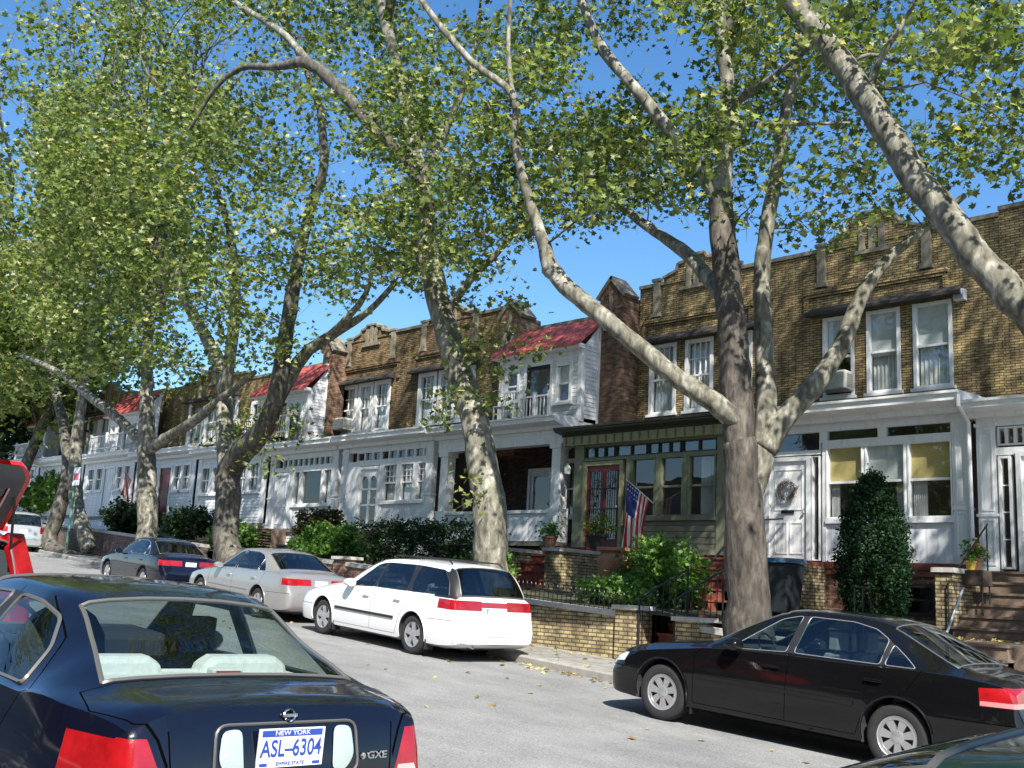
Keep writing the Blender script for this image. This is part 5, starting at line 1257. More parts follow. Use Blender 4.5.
# --- silver beige sedan beyond the wagon, dark sedan beyond it
sp = dict(ACCS); sp['wheel'] = 'five'; sp['inner'] = M_seatg; sp['sglass'] = M_cglassd; sp['patch'] = ACCP[1:4]+[('tail_light', 'side', [(4.55, .76), (4.54, .90), (4.80, .90), (4.80, .77)], TAIL(4.35)), ('tail_light', 'end', [(-.80, .76), (-.80, .90), (-.58, .90), (-.56, .76)], TAIL(4.55)), ('tail_light', 'end', [(.80, .76), (.80, .90), (.58, .90), (.56, .76)], TAIL(4.55))]
r = car_root('parked_car', 'silver beige sedan with red tail lights parked just beyond the white wagon', -21.15, 11.6, .8925, sp, rot=math.radians(-3.5)); r.scale = (.93, .93, .93)
cm, bv, made = make_car(r, ACC, sp, P_bei, dict(rear_window=M_cglassd)); plate(r, (on_tail(bv, 0, .80, .006), 0, .80), '')
r = car_root('parked_car', 'dark blue black sedan parked under the blotchy trunk, beyond the silver beige sedan', -26.75, 12.0, .8925, sp, rot=math.radians(-5)); r.scale = (.88, .88, .88)
cm, bv, made = make_car(r, ACC, sp, paint('dark_blue_car_paint', (.004, .005, .014), .25), dict(rear_window=M_cglassd)); plate(r, (on_tail(bv, 0, .80, .006), 0, .80), '')

# --- silver van-like car far up the street
VAN = [(0, .30, .5, .55, .60, .45, .55, .57), (.05, .25, .62, .70, .75, .55, .68, .70), (.3, .2, .80, .80, .85, .66, .88, .91), (.9, .18, .92, .86, .88, .70, 1.02, 1.06), (1.1, .18, .95, .86, .88, .70, 1.08, 1.12), (1.9, .18, 1.0, .86, .88, .64, 1.52, 1.57), (2.2, .18, 1.0, .86, .88, .63, 1.60, 1.66), (3.6, .18, 1.02, .86, .88, .64, 1.62, 1.70), (4.2, .2, 1.02, .85, .88, .64, 1.58, 1.66), (4.3, .2, 1.02, .84, .87, .65, 1.52, 1.58), (4.5, .22, 1.02, .82, .86, .70, 1.10, 1.13), (4.55, .22, .90, .80, .85, .68, .98, 1.0), (4.6, .25, .66, .78, .82, .66, .72, .73), (4.66, .3, .58, .72, .76, .6, .62, .62)]
VANS = dict(wb=2.7, xf=.9, rw=.32, ra=.37, ws=(1.1, 1.9), rs=(4.3, 4.5), wheel='five', rimr=.2, shelf=False, sglass=M_cglassd,
    glass=[[(1.7, .12), (2.1, .85), (2.5, .88), (2.5, .08)], [(2.58, .88), (3.4, .88), (3.4, .08), (2.58, .08)], [(3.48, .88), (4.1, .85), (4.25, .1), (3.48, .08)]], doors=[], gaps=[[(2.54, -.3), (2.54, .98)], [(3.44, -.3), (3.44, .98)]], handles=[(2.4, .9)],
    patch=[('tail_light', 'end', [(-.88, .80), (-.88, 1.05), (-.66, 1.05), (-.66, .80)], TAIL(4.3)), ('tail_light', 'end', [(.88, .80), (.88, 1.05), (.66, 1.05), (.66, .80)], TAIL(4.3))])
r = car_root('parked_car', 'pale silver minivan far up the street at the left edge', -45.4, 15.2, .88, VANS, rot=math.radians(-8), cat='minivan'); r.scale = (.88, .88, .88)
cm, bv, made = make_car(r, VAN, VANS, P_sil, dict(rear_window=M_cglassd)); plate(r, (on_tail(bv, 0, .85, .01), 0, .85), '')

# --- red hatchback with its tailgate up, at the left edge
HAT = [(a, b_*.92, c*.92, d, e, f_, g_*.92, h_*.92) for a, b_, c, d, e, f_, g_, h_ in VAN]
r = car_root('parked_car', 'red hatchback at the left edge with its tailgate raised, beyond the midnight blue sedan', -13.5, 2.1, .88, VANS, rot=0, cat='hatchback')
hs = dict(VANS); hs['patch'] = [('tail_light', 'side', [(4.22, .80), (4.16, 1.35), (4.40, 1.35), (4.6, .95), (4.6, .80)], TAIL(4.2))]; hs['patch'] += [('tail_light', 'end', [(q*.90, .75), (q*.90, 1.40), (q*.60, 1.40), (q*.66, .75)], TAIL(4.1)) for q in (-1, 1)]; hs['gaps'] = []
cm, bv, made = make_car(r, HAT, hs, P_red, dict(rear_window=M_cglassl))
HATR = r
for k in ('rear_window',):
    if k in made: D.objects.remove(made[k])
def gate():
    b = MB(); n = 16
    # frame ring of the raised gate, hinged at the roof edge
    H = V((4.22, 0, 1.51)); ang = math.radians(12); L1 = 1.0
    def Q(t, y, off=0): return H+V((.50*t-.75*off+.05*math.sin(PI*t), y, .58*t+.02*math.sin(PI*t)+.6*off))
    wd = lambda t: .60+.02*t-.45*max(0, t-.75)*4*max(0, t-.75)
    T = [k/n for k in range(n+1)]
    for (o0, o1) in ((0, .05),):
        for ta, tb in zip(T, T[1:]):
            for ya, yb in ((-1, -.80), (.80, 1)):
                vs = [Q(ta, wd(ta)*ya, o0), Q(tb, wd(tb)*ya, o0), Q(tb, wd(tb)*yb, o0), Q(ta, wd(ta)*yb, o0), Q(ta, wd(ta)*ya, o1), Q(tb, wd(tb)*ya, o1), Q(tb, wd(tb)*yb, o1), Q(ta, wd(ta)*yb, o1)]
                b.raw(vs, [(0, 1, 2, 3), (4, 5, 6, 7), (0, 1, 5, 4), (1, 2, 6, 5), (2, 3, 7, 6), (3, 0, 4, 7)])
            if tb <= .12 or ta >= .62:
                vs = [Q(ta, -wd(ta)*.8, o0), Q(tb, -wd(tb)*.8, o0), Q(tb, wd(tb)*.8, o0), Q(ta, wd(ta)*.8, o0), Q(ta, -wd(ta)*.8, o1), Q(tb, -wd(tb)*.8, o1), Q(tb, wd(tb)*.8, o1), Q(ta, wd(ta)*.8, o1)]
                b.raw(vs, [(0, 1, 2, 3), (4, 5, 6, 7), (0, 1, 5, 4), (2, 3, 7, 6)])
    o = b.build('tailgate', P_red, r, world=False)
    g = MB(); g.face([Q(.1, -wd(.1)*.82, .02), Q(.64, -wd(.64)*.82, .02), Q(.64, wd(.64)*.82, .02), Q(.1, wd(.1)*.82, .02)]); g.build('pane', M_cglass, o, world=False)
    l = MB()
    for ta, tb in zip(T, T[1:]):
        if ta >= .62 or tb <= .12: l.face([Q(ta, -wd(ta)*.93, -.012), Q(tb, -wd(tb)*.93, -.012), Q(tb, wd(tb)*.93, -.012), Q(ta, wd(ta)*.93, -.012)])
        else:
            for ya, yb in ((-.93, -.78), (.78, .93)): l.face([Q(ta, wd(ta)*ya, -.012), Q(tb, wd(tb)*ya, -.012), Q(tb, wd(tb)*yb, -.012), Q(ta, wd(ta)*yb, -.012)])
    l.build('inner_lining', mat('grey_lining', (.10, .10, .10), .8), o, world=False)
    st = MB(); st.tube([(4.25, .70, 1.15), Q(.5, wd(.5)*.9, -.02)], .012, 6); st.tube([(4.25, -.70, 1.15), Q(.5, -wd(.5)*.9, -.02)], .012, 6); st.build('gas_strut', M_black, o, world=False)
gate()
for q in (-1, 1): MB().bar((4.20, q*.70, 1.48), (4.50, q*.82, .92), .20, .09).build('tail_light', M_red, r, world=False, bevel=.02)
# ------------------------------------------------------------------ trees and plants
import numpy as np
RN = np.random.default_rng(5)
def leafmat(name, stops, tr=(.20, .27, .05), trf=.35, gl=.06, rough=.45):
    m = D.materials.new(name); m.use_nodes = True; N, L = m.node_tree.nodes, m.node_tree.links; N.clear()
    out = N.new('ShaderNodeOutputMaterial'); g = N.new('ShaderNodeNewGeometry'); r = N.new('ShaderNodeValToRGB'); e = r.color_ramp.elements
    e[0].position = stops[0][0]; e[0].color = (*stops[0][1], 1); e[1].position = stops[-1][0]; e[1].color = (*stops[-1][1], 1)
    for p, c in stops[1:-1]: x = e.new(p); x.color = (*c, 1)
    L.new(g.outputs['Random Per Island'], r.inputs[0])
    df = N.new('ShaderNodeBsdfDiffuse'); tl = N.new('ShaderNodeBsdfTranslucent'); gs = N.new('ShaderNodeBsdfGlossy'); gs.inputs['Roughness'].default_value = rough
    mt = N.new('ShaderNodeMixRGB'); mt.blend_type = 'MULTIPLY'; mt.inputs[0].default_value = 1; mt.inputs[2].default_value = (2.1, 2.15, 1.1, 1)
    L.new(r.outputs[0], df.inputs[0]); L.new(r.outputs[0], mt.inputs[1]); L.new(mt.outputs[0], tl.inputs[0]); gs.inputs[0].default_value = (.5, .52, .5, 1)
    a = N.new('ShaderNodeMixShader'); a.inputs[0].default_value = trf; b = N.new('ShaderNodeMixShader'); b.inputs[0].default_value = gl
    L.new(df.outputs[0], a.inputs[1]); L.new(tl.outputs[0], a.inputs[2]); L.new(a.outputs[0], b.inputs[1]); L.new(gs.outputs[0], b.inputs[2]); L.new(b.outputs[0], out.inputs[0])
    MT[name] = m; return m
M_leaf = leafmat('plane_leaf', [(0, (.036, .058, .014)), (.3, (.085, .122, .030)), (.7, (.175, .22, .060)), (.93, (.31, .345, .15)), (1, (.46, .36, .14))], trf=.42, gl=.06)
M_shrub = leafmat('bright_shrub_leaf', [(0, (.04, .09, .015)), (.5, (.09, .19, .03)), (1, (.17, .30, .06))], trf=.35)
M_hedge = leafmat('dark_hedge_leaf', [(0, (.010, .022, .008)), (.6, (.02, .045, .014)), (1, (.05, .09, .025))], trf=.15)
M_ever = leafmat('evergreen_needle', [(0, (.008, .022, .010)), (.7, (.018, .045, .018)), (1, (.035, .08, .03))], trf=.1, gl=.015)
M_bark = None
def barkmat(name, cols, scale=3.2, bump=.3, stretch=(1, 1, .45), fur=0):
    m = mat(name, cols[0], .85); N, L, b = nodes_of(m)
    tc = N.new('ShaderNodeTexCoord'); mp = N.new('ShaderNodeMapping'); mp.inputs['Scale'].default_value = stretch
    n = N.new('ShaderNodeTexNoise'); n.inputs['Scale'].default_value = scale; n.inputs['Detail'].default_value = 6; n.inputs['Roughness'].default_value = .6; n.inputs['Distortion'].default_value = .6
    r = N.new('ShaderNodeValToRGB'); e = r.color_ramp.elements; r.color_ramp.interpolation = 'LINEAR'
    k = len(cols); e[0].position = .36; e[0].color = (*cols[0], 1); e[1].position = .66; e[1].color = (*cols[-1], 1)
    for i in range(1, k-1): x = e.new(.36+.30*i/(k-1)); x.color = (*cols[i], 1)
    L.new(tc.outputs['Object'], mp.inputs[0]); L.new(mp.outputs[0], n.inputs['Vector']); L.new(n.outputs[0], r.inputs[0]); 
    n2 = N.new('ShaderNodeTexNoise'); n2.inputs['Scale'].default_value = 15 if fur else 14; n2.inputs['Detail'].default_value = 6
    mp2 = N.new('ShaderNodeMapping'); mp2.inputs['Scale'].default_value = (1, 1, .3 if fur else .5); L.new(tc.outputs['Object'], mp2.inputs[0]); L.new(mp2.outputs[0], n2.inputs['Vector'])
    r2 = N.new('ShaderNodeValToRGB'); r2.color_ramp.elements[0].position = .35; r2.color_ramp.elements[1].position = .6; r2.color_ramp.elements[0].color = (.40, .38, .36, 1); r2.color_ramp.elements[1].color = (1, 1, 1, 1)
    mx = N.new('ShaderNodeMixRGB'); mx.blend_type = 'MULTIPLY'; mx.inputs[0].default_value = 1 if fur else .6
    L.new(n2.outputs[0], r2.inputs[0]); L.new(r.outputs[0], mx.inputs[1]); L.new(r2.outputs[0], mx.inputs[2]); L.new(mx.outputs[0], b.inputs['Base Color'])
    bp = N.new('ShaderNodeBump'); bp.inputs['Strength'].default_value = bump; bp.inputs['Distance'].default_value = .03
    L.new(n2.outputs[0], bp.inputs['Height']); L.new(bp.outputs[0], b.inputs['Normal']); return m
M_bark = barkmat('pale_plane_bark', [(.075, .07, .05), (.15, .142, .105), (.23, .22, .17), (.40, .38, .325)], 7)
M_barkd = barkmat('furrowed_brown_bark', [(.045, .038, .03), (.08, .068, .054), (.155, .135, .11)], 3.4, 1.0, (1, 1, .4), fur=1)
M_barkm = barkmat('mottled_grey_bark', [(.055, .05, .038), (.095, .088, .068), (.19, .175, .14)], 7, .4)

def leaves(name, P, size, m, parent, up=.5, droop=0, tri=False):
    """P (n,3) world points -> one mesh of folded leaves"""
    P = np.asarray(P, float); n = len(P); o_ = np.array(org(parent)) if parent else 0
    nrm = RN.normal(size=(n, 3)); nrm[:, 2] = np.abs(nrm[:, 2])*.8+up; nrm /= np.linalg.norm(nrm, axis=1)[:, None]
    a = RN.normal(size=(n, 3)); a[:, 2] -= droop; a -= nrm*(a*nrm).sum(1)[:, None]; a /= np.linalg.norm(a, axis=1)[:, None]; b = np.cross(nrm, a)
    s = (size*RN.uniform(.6, 1.25, n))[:, None]
    sh = [(0, 0, 0), (.52, .12, .12), (.30, .38, .05), (.50, .70, .12), (.17, .66, .02), (0, 1.02, -.05), (-.17, .66, .02), (-.50, .70, .12), (-.30, .38, .05), (-.52, .12, .12)]
    V_ = np.stack([P-o_+s*(b*x+a*(y-.4)+nrm*z) for x, y, z in sh], 1).reshape(-1, 3)
    me = D.meshes.new(name); me.vertices.add(n*10); me.vertices.foreach_set('co', V_.ravel())
    i = np.arange(n)[:, None]*10
    idx = np.concatenate([i+[0, 1, 2, 3, 4, 5], i+[5, 6, 7, 8, 9, 0]], 1).ravel()
    me.loops.add(n*12); me.loops.foreach_set('vertex_index', idx.astype(np.int32)); me.polygons.add(n*2)
    me.polygons.foreach_set('loop_start', (np.arange(n*2)*6).astype(np.int32)); me.polygons.foreach_set('loop_total', np.full(n*2, 6, np.int32))
    me.materials.append(m); me.update(calc_edges=True)
    o = D.objects.new(name, me); COL.objects.link(o); o.parent = parent; ORG[o.name] = org(parent) if parent else V((0, 0, 0)); return o
def depth(p): return (V(p)-CC).dot(CF)
def pix(p):
    d = V(p)-CC; z = d.dot(CF)
    return (512+FPX*d.dot(CR)/z, 384-FPX*d.dot(CU)/z, z) if z > .1 else (-9999, -9999, z)
def catm(pts, rad, k=4):
    out, ro = [], []; n = len(pts)
    for i in range(n-1):
        p0, p1, p2, p3 = pts[max(0, i-1)], pts[i], pts[i+1], pts[min(n-1, i+2)]
        for j in range(k):
            t = j/k; out.append(.5*((2*p1)+(p2-p0)*t+(2*p0-5*p1+4*p2-p3)*t*t+(3*p1-p0-3*p2+p3)*t**3)); ro.append(rad[i]+(rad[i+1]-rad[i])*t)
    out.append(pts[-1]); ro.append(rad[-1]); return out, ro
class Tree:
    def __init__(s, label, base, group='plane trees along the far sidewalk', name='plane_tree'):
        s.t = thing(name, label, 'tree', base, group=group); s.base = V(base); s.nodes = []; s.nr = []; s.tw = MB(); s.P = []
    def limb(s, path, m=None, name='limb', n=10, bump=.04):
        pts, rad = [], []
        for q in path:
            if len(q) == 4 and q[0] is not None: p = at(q[0], q[1], q[2]); r = q[3]*depth(p)/FPX
            else: p = V(q[1]); r = q[2]
            pts.append(p); rad.append(r)
        P_, R_ = catm(pts, rad); P_ = [p+V((random.gauss(0, 1), random.gauss(0, 1), random.gauss(0, 1)))*r*.05 for p, r in zip(P_, R_)]; R_ = [r*random.uniform(.96, 1.04) for r in R_]
        MB().tube(P_, R_, n, jit=bump).build(name, m or M_bark, s.t, smooth=True, ang=0)
        for p, r in zip(P_, R_):
            if p.z > s.base.z+2.3: s.nodes.append(p); s.nr.append(r)
        return P_[-1], (P_[-1]-P_[-2]).normalized(), R_[-1]
    def grow(s, p, d, r, length, depth_=0):
        """limbs that carry on above the frame"""
        n = 5; pts, rad = [V(p)], [r]; q = V(p); dd = V(d)
        for k in range(n):
            dd = (dd+V((random.gauss(0, .16), random.gauss(0, .16), random.gauss(.06, .1)))).normalized(); q = q+dd*length/n; pts.append(q.copy()); rad.append(r*(1-.6*(k+1)/n))
            if depth_ < 2 and k > 0 and random.random() < .75:
                dv = (dd+V((random.uniform(-1, 1), random.uniform(-1, 1), random.uniform(-.1, .5)))*.9).normalized(); s.grow(q, dv, rad[-1]*.65, length*.6, depth_+1)
        s.tw.tube(pts, rad, 6 if r > .04 else 5)
        for a, b in zip(pts, rad): s.nodes.append(a); s.nr.append(b)
    def clusters(s, C, nl, R, lw=1.0):
        """every cluster hangs on the nearest wood, older twigs included, so that boughs fork instead of fanning out"""
        N0 = len(s.nodes); cap = N0+len(C)*3+8; nd = np.zeros((cap, 3)); nd[:N0] = [tuple(p) for p in s.nodes]; nr = list(s.nr); k_ = N0
        C = [np.array(c) for c in C]; C.sort(key=lambda c: float(((nd[:N0]-c)**2).sum(1).min()))
        for c in C:
            dv = nd[:k_]-c; dist = np.sqrt((dv**2).sum(1))+np.maximum(0, nd[:k_, 2]-c[2]-.2)*.7; j = int(dist.argmin()); a = V(tuple(nd[j])); cv = V(tuple(c)); L_ = (cv-a).length
            if L_ > 3.2: continue
            if L_ > .25:
                mid = a.lerp(cv, .5)+V((random.gauss(0, .14), random.gauss(0, .14), random.uniform(-.05, .22)))*L_*.6
                r0 = min(nr[j]*.75, .010+.009*L_); pts, rad = catm([a, mid, cv], [r0, r0*.7, max(.004, r0*.4)], 3); s.tw.tube(pts, rad, 5)
                nd[k_] = tuple(mid); nr.append(r0*.7); nd[k_+1] = tuple(cv); nr.append(max(.005, r0*.45)); k_ += 2
                s.P.append(np.array([tuple(pts[3+int(random.random()*3)]) for _ in range(int(nl*.25))])+RN.normal(size=(int(nl*.25), 3))*R*.6)
                for k in range(3):
                    e = cv+V(tuple(RN.normal(size=3)))*R*.9; s.tw.tube([cv-(cv-mid)*.25*k, e], [.005, .002], 4, cap=False)
            k = max(3, int(nl*random.uniform(.4, 1.6))); o = RN.normal(size=(k, 3))*np.array([R, R, R*.55])
            s.P.append(np.array(tuple(cv))+o)
    def done(s, size, m=None):
        if s.tw.v: s.tw.build('twigs', M_barkm, s.t, smooth=True, ang=0, recalc=False)
        P = np.concatenate(s.P); leaves('crown', P, size, m or M_leaf, s.t); return len(P)
HOLES = [(14, 125, 30, 26), (22, 190, 20, 60), (600, 70, 32, 45), (600, 265, 55, 26), (560, 100, 30, 20), (772, 235, 16, 50), (985, 188, 34, 14), (470, 315, 60, 20), (455, 120, 16, 30), (330, 325, 40, 26), (215, 55, 26, 14), (430, 170, 10, 22), (560, 300, 30, 30),
         (905, 165, 22, 22), (660, 40, 18, 22), (205, 350, 12, 22), (100, 350, 14, 10), (20, 88, 16, 16), (350, 65, 12, 10), (870, 25, 18, 10), (965, 110, 14, 10), (480, 60, 10, 14), (690, 110, 10, 16), (800, 190, 12, 18), (650, 165, 14, 10)]
BOT = [(0, 430), (60, 440), (110, 400), (150, 370), (200, 400), (250, 420), (300, 380), (330, 300), (380, 290), (430, 290), (470, 270), (520, 255), (560, 225), (640, 215), (700, 220), (760, 225), (830, 250), (900, 215), (960, 175), (1024, 175), (1200, 150)]
DEN = [(0, 1.0), (250, .95), (350, .82), (420, .75), (520, .60), (700, .58), (800, .60), (1024, .72)]
def lin(T, x):
    for (a, b), (c, d) in zip(T, T[1:]):
        if a <= x <= c: return b+(d-b)*(x-a)/(c-a)
    return T[0][1] if x < T[0][0] else T[-1][1]
def seen_ok(px, py, soft=1.0):
    if py > lin(BOT, px)-10+RN.normal()*10: return False
    for a, b, c, d in HOLES:
        if ((px-a)/c)**2+((py-b)/d)**2 < soft*RN.uniform(.8, 1.25): return False
    return RN.random() < lin(DEN, px)
from mathutils import noise as mnoise
CLUMP = -.02
def crown(tr, box, n, nl, R, soft=1.0, fr=.5, cl=None):
    """clusters inside a real crown volume (cx,cy,cz,rx,ry,rz), thinned where the photo shows sky between crowns"""
    cx, cy_, cz, rx, ry, rz = box; C = []; tries = 0
    while len(C) < n and tries < n*30:
        tries += 1; v = RN.normal(size=3); v = v/np.linalg.norm(v)*RN.random()**.42; p = (cx+v[0]*rx, cy_+v[1]*ry, cz+v[2]*rz)
        a, b, z = pix(p)
        if mnoise.noise(V(p)*fr+V((3.1*tr.base.x, 0, 0))) < (CLUMP if cl is None else cl): continue
        if z > .1 and -40 < a < 1064 and -40 < b < 800 and not seen_ok(a, b, soft): continue
        C.append(p)
    tr.clusters(C, nl, R)
NL = 0
# T1: the big trunk
g0 = V((-8.32, 12.95, gz(-8.32)+.05))
T1 = Tree('big forked tree with furrowed brown trunk rising behind the shiny black sedan', g0)
trunk = [(None, g0+V((0, 0, -.2)), .60), (None, g0+V((0, 0, .25)), .42), (748, 600, 12.95, 22.5), (744, 500, 12.95, 19.5), (741, 440, 12.95, 17.5)]
T1.limb(trunk, M_barkd, 'trunk', 14, .05)
e = T1.limb([(742, 470, 12.95, 16.5), (738, 420, 12.95, 16), (735, 370, 12.9, 16), (731, 320, 12.85, 14.5), (726, 265, 12.8, 13.5), (721, 215, 12.8, 12.5), (721, 195, 12.8, 12)], M_barkd, n=12)
e1 = T1.limb([(721, 200, 12.8, 11), (725, 150, 12.8, 8.5), (727, 90, 12.7, 7.5), (722, 40, 12.6, 6), (716, -30, 12.5, 5)]); T1.grow(*e1[:2], e1[2], 6)
e2 = T1.limb([(720, 202, 12.8, 10), (700, 170, 12.6, 7), (668, 128, 12.3, 6.5), (632, 85, 12, 6), (603, 50, 11.8, 5.5), (585, 10, 11.6, 4.5), (570, -40, 11.5, 4)]); T1.grow(*e2[:2], e2[2], 5)
e3 = T1.limb([(742, 425, 12.9, 10), (715, 403, 12.6, 11), (680, 380, 12.3, 9.5), (645, 352, 12.0, 9), (605, 318, 11.7, 8.5), (572, 292, 11.5, 8.5), (551, 270, 11.4, 9)], n=10)
e4 = T1.limb([(551, 272, 11.4, 9), (541, 235, 11.3, 6), (526, 190, 11.2, 5), (515, 140, 11.1, 4.5), (513, 95, 11, 4), (470, 60, 10.8, 3.5), (425, 5, 10.6, 3), (400, -50, 10.5, 2.5)]); T1.grow(*e4[:2], e4[2], 4)
T1.limb([(515, 110, 11, 3), (508, 50, 11, 2.4), (512, -20, 11, 2)])
e5 = T1.limb([(747, 510, 13.0, 13), (762, 455, 13.1, 12.5), (767, 420, 13.2, 11), (765, 370, 13.3, 9.5), (763, 320, 13.4, 8.8), (762, 270, 13.5, 8.2), (769, 215, 13.5, 7.5), (778, 165, 13.6, 6.5), (786, 110, 13.7, 5.5), (800, 50, 13.8, 4.5), (805, -30, 13.9, 4)], n=11); T1.grow(*e5[:2], e5[2], 5)
e6 = T1.limb([(765, 450, 13.1, 12), (785, 418, 13.3, 11), (815, 385, 13.5, 10.5), (840, 348, 13.8, 9), (860, 300, 14.1, 7.5), (885, 262, 14.4, 6), (925, 228, 14.7, 4.5), (965, 195, 15, 3)], n=10)
e7 = T1.limb([(722, 300, 12.9, 7), (702, 270, 13.1, 7.5), (680, 248, 13.3, 6.5), (655, 232, 13.5, 5), (620, 205, 13.7, 4), (580, 170, 13.9, 3), (530, 138, 14.1, 2.2), (480, 120, 14.2, 1.6)])
T1.limb([(727, 128, 12.7, 3.5), (760, 124, 12.9, 2.5), (800, 124, 13.1, 2), (850, 123, 13.3, 1.3)]); T1.limb([(722, 120, 12.7, 4), (745, 95, 12.6, 4), (775, 75, 12.4, 3), (820, 40, 12.2, 2.2)])
crown(T1, (-9.8, 13.7, 9.4, 5.0, 3.3, 3.6), 300, 40, .28); T1.grow(at(722, 40, 12.6), V((.2, .3, 1)), .12, 12); crown(T1, (-7, 13.4, 20, 6.5, 4.5, 4.8), 380, 46, .42)
NL += T1.done(.112)
# T7: the leaning limb at upper right
T7 = Tree('tree leaning in from the right edge, its thick grey limb crossing the upper right corner', (-.9, 12.9, gz(-.9)+.05))
b7 = V((-.6, 12.9, .1))
T7.limb([(None, b7, .45), (None, b7+V((-.1, 0, 1.6)), .38), (1250, 560, 12.7, 25), (1150, 440, 12.5, 22), (1060, 342, 12.3, 19), (1000, 284, 12.1, 16.5), (955, 228, 12.0, 15.5), (918, 180, 11.9, 14.5), (882, 125, 11.8, 13.5), (850, 75, 11.7, 12.5), (812, 25, 11.6, 11.5), (782, -10, 11.5, 10.5), (750, -60, 11.4, 9)], M_bark, 'trunk', 14, .03)
T7.grow(at(750, -60, 11.4), V((-.5, -.1, .8)), .10, 6);  
T7.limb([(885, 125, 11.8, 5), (872, 90, 11.8, 4.5), (880, 60, 11.8, 3.5), (905, 20, 11.8, 2.5), (925, -20, 11.8, 2)]); T7.limb([(840, 68, 11.7, 3), (870, 55, 11.8, 2.2), (905, 62, 11.9, 1.8), (940, 48, 12, 1.2)]); T7.limb([(835, 60, 11.7, 2.5), (880, 88, 12, 2), (925, 82, 12.2, 1.2)])
crown(T7, (-3.4, 13.3, 8.8, 4.4, 3.4, 3.2), 190, 40, .27); T7.limb([(None, b7+V((-.1, 0, 1.6)), .25), (None, b7+V((.7, 0, 3.5)), .22), (None, b7+V((1.4, .1, 6)), .2)]); T7.grow(b7+V((1.4, .1, 6)), V((-.05, .1, 1)), .2, 12); crown(T7, (2, 13.4, 19.5, 6.5, 4.5, 5), 360, 46, .42)
NL += T7.done(.115)
# T2
g0 = V((-13.75, 13.35, gz(-13.75)+.05))
T2 = Tree('mottled pale trunk rising just behind the white station wagon, leaning left higher up', g0)
e = T2.limb([(None, g0+V((0, 0, -.2)), .42), (None, g0+V((0, 0, .3)), .34), (491, 560, 13.35, 17), (489, 510, 13.3, 16.5), (483, 460, 13.3, 15.5), (474, 420, 13.2, 14.5), (461, 380, 13.2, 13.5), (449, 340, 13.1, 12.5), (437, 295, 13.1, 11.5), (428, 250, 13, 10.5), (424, 205, 13, 9.5), (414, 145, 12.9, 8), (402, 85, 12.8, 6.5), (386, 25, 12.7, 5.5), (375, -30, 12.6, 4.5)], M_bark, 'trunk', 14, .04); T2.grow(*e[:2], e[2], 6)
e = T2.limb([(425, 215, 13, 8), (414, 172, 12.6, 7.5), (376, 130, 12, 7), (334, 84, 11.4, 6.5), (307, 63, 11.1, 6), (276, 67, 10.9, 4), (241, 68, 10.7, 3), (214, 90, 10.5, 2.2), (190, 130, 10.4, 1.4)], M_barkm)
e = T2.limb([(310, 64, 11.1, 4), (285, 35, 11, 3.5), (250, 12, 10.9, 3), (215, -10, 10.8, 2.5)]); T2.grow(*e[:2], e[2], 4)
T2.limb([(438, 290, 13.1, 6), (406, 246, 13.3, 5), (365, 218, 13.5, 4), (325, 203, 13.7, 2.5)]); T2.limb([(445, 315, 13.1, 5), (470, 280, 13.3, 4), (500, 250, 13.5, 3), (530, 215, 13.7, 2)])
T2.limb([(420, 190, 13, 5), (445, 130, 13.2, 4), (470, 70, 13.4, 3), (480, 10, 13.6, 2)])
crown(T2, (-14.5, 13.7, 10, 4.8, 3.6, 4.2), 290, 40, .29); T2.grow(at(386, 25, 12.7), V((.1, .1, 1)), .12, 9); crown(T2, (-13, 13.4, 19.5, 6.0, 4.5, 4.5), 300, 44, .42)
C = [tuple(at(px, py, Y)) for px, py, Y in [(455, 250, 12.8), (470, 300, 13), (490, 330, 13.2), (510, 300, 13.4), (440, 400, 13), (500, 370, 13.2), (520, 345, 13.4), (470, 500, 13), (478, 480, 13.1), (455, 395, 12.8), (540, 350, 13.5), (440, 420, 13), (475, 345, 13), (500, 270, 13.4), (460, 360, 13), (490, 400, 13)]]
T2.clusters(C, 34, .26); NL += T2.done(.115)
# T3
g0 = V((-23.6, 14.5, gz(-23.6)+.05))
T3 = Tree('dark trunk sweeping right above the silver beige sedan, with a pale fork', g0)
e = T3.limb([(None, g0+V((0, 0, -.2)), .5), (228, 550, 14.5, 13.5), (228, 500, 14.5, 12.5), (230, 470, 14.5, 12), (245, 450, 14.4, 12.5), (263, 430, 14.3, 10.5), (275, 400, 14.2, 9), (283, 355, 14.1, 8), (290, 310, 14, 7.5), (298, 260, 14, 6.5), (311, 208, 13.9, 5.5), (324, 165, 13.8, 4.5), (320, 110, 13.7, 3.5)], M_barkm, 'trunk', 12, .04); T3.grow(*e[:2], e[2], 6)
e = T3.limb([(268, 425, 14.3, 7), (290, 375, 14.5, 7), (310, 350, 14.7, 6), (340, 330, 14.9, 5), (368, 312, 15.1, 3.5), (395, 283, 15.3, 2.5)]); T3.limb([(325, 340, 14.8, 4), (350, 315, 14.6, 3.5), (362, 300, 14.5, 3), (372, 280, 14.4, 2)])
e = T3.limb([(229, 480, 14.5, 10), (224, 430, 14.6, 9), (224, 380, 14.7, 8), (205, 335, 14.8, 6), (180, 290, 14.9, 4.5), (165, 240, 15, 3.5)]); T3.grow(*e[:2], e[2], 6)
e = T3.limb([(224, 400, 14.6, 6), (232, 340, 14.4, 6), (236, 290, 14.2, 5), (230, 230, 14, 4)]); T3.grow(*e[:2], e[2], 7)
crown(T3, (-24.2, 13.4, 12.6, 6.4, 4.6, 6.0), 340, 42, .38, fr=.3, cl=.02); crown(T3, (-23, 14.4, 19.5, 5.5, 4.5, 4), 90, 34, .5)
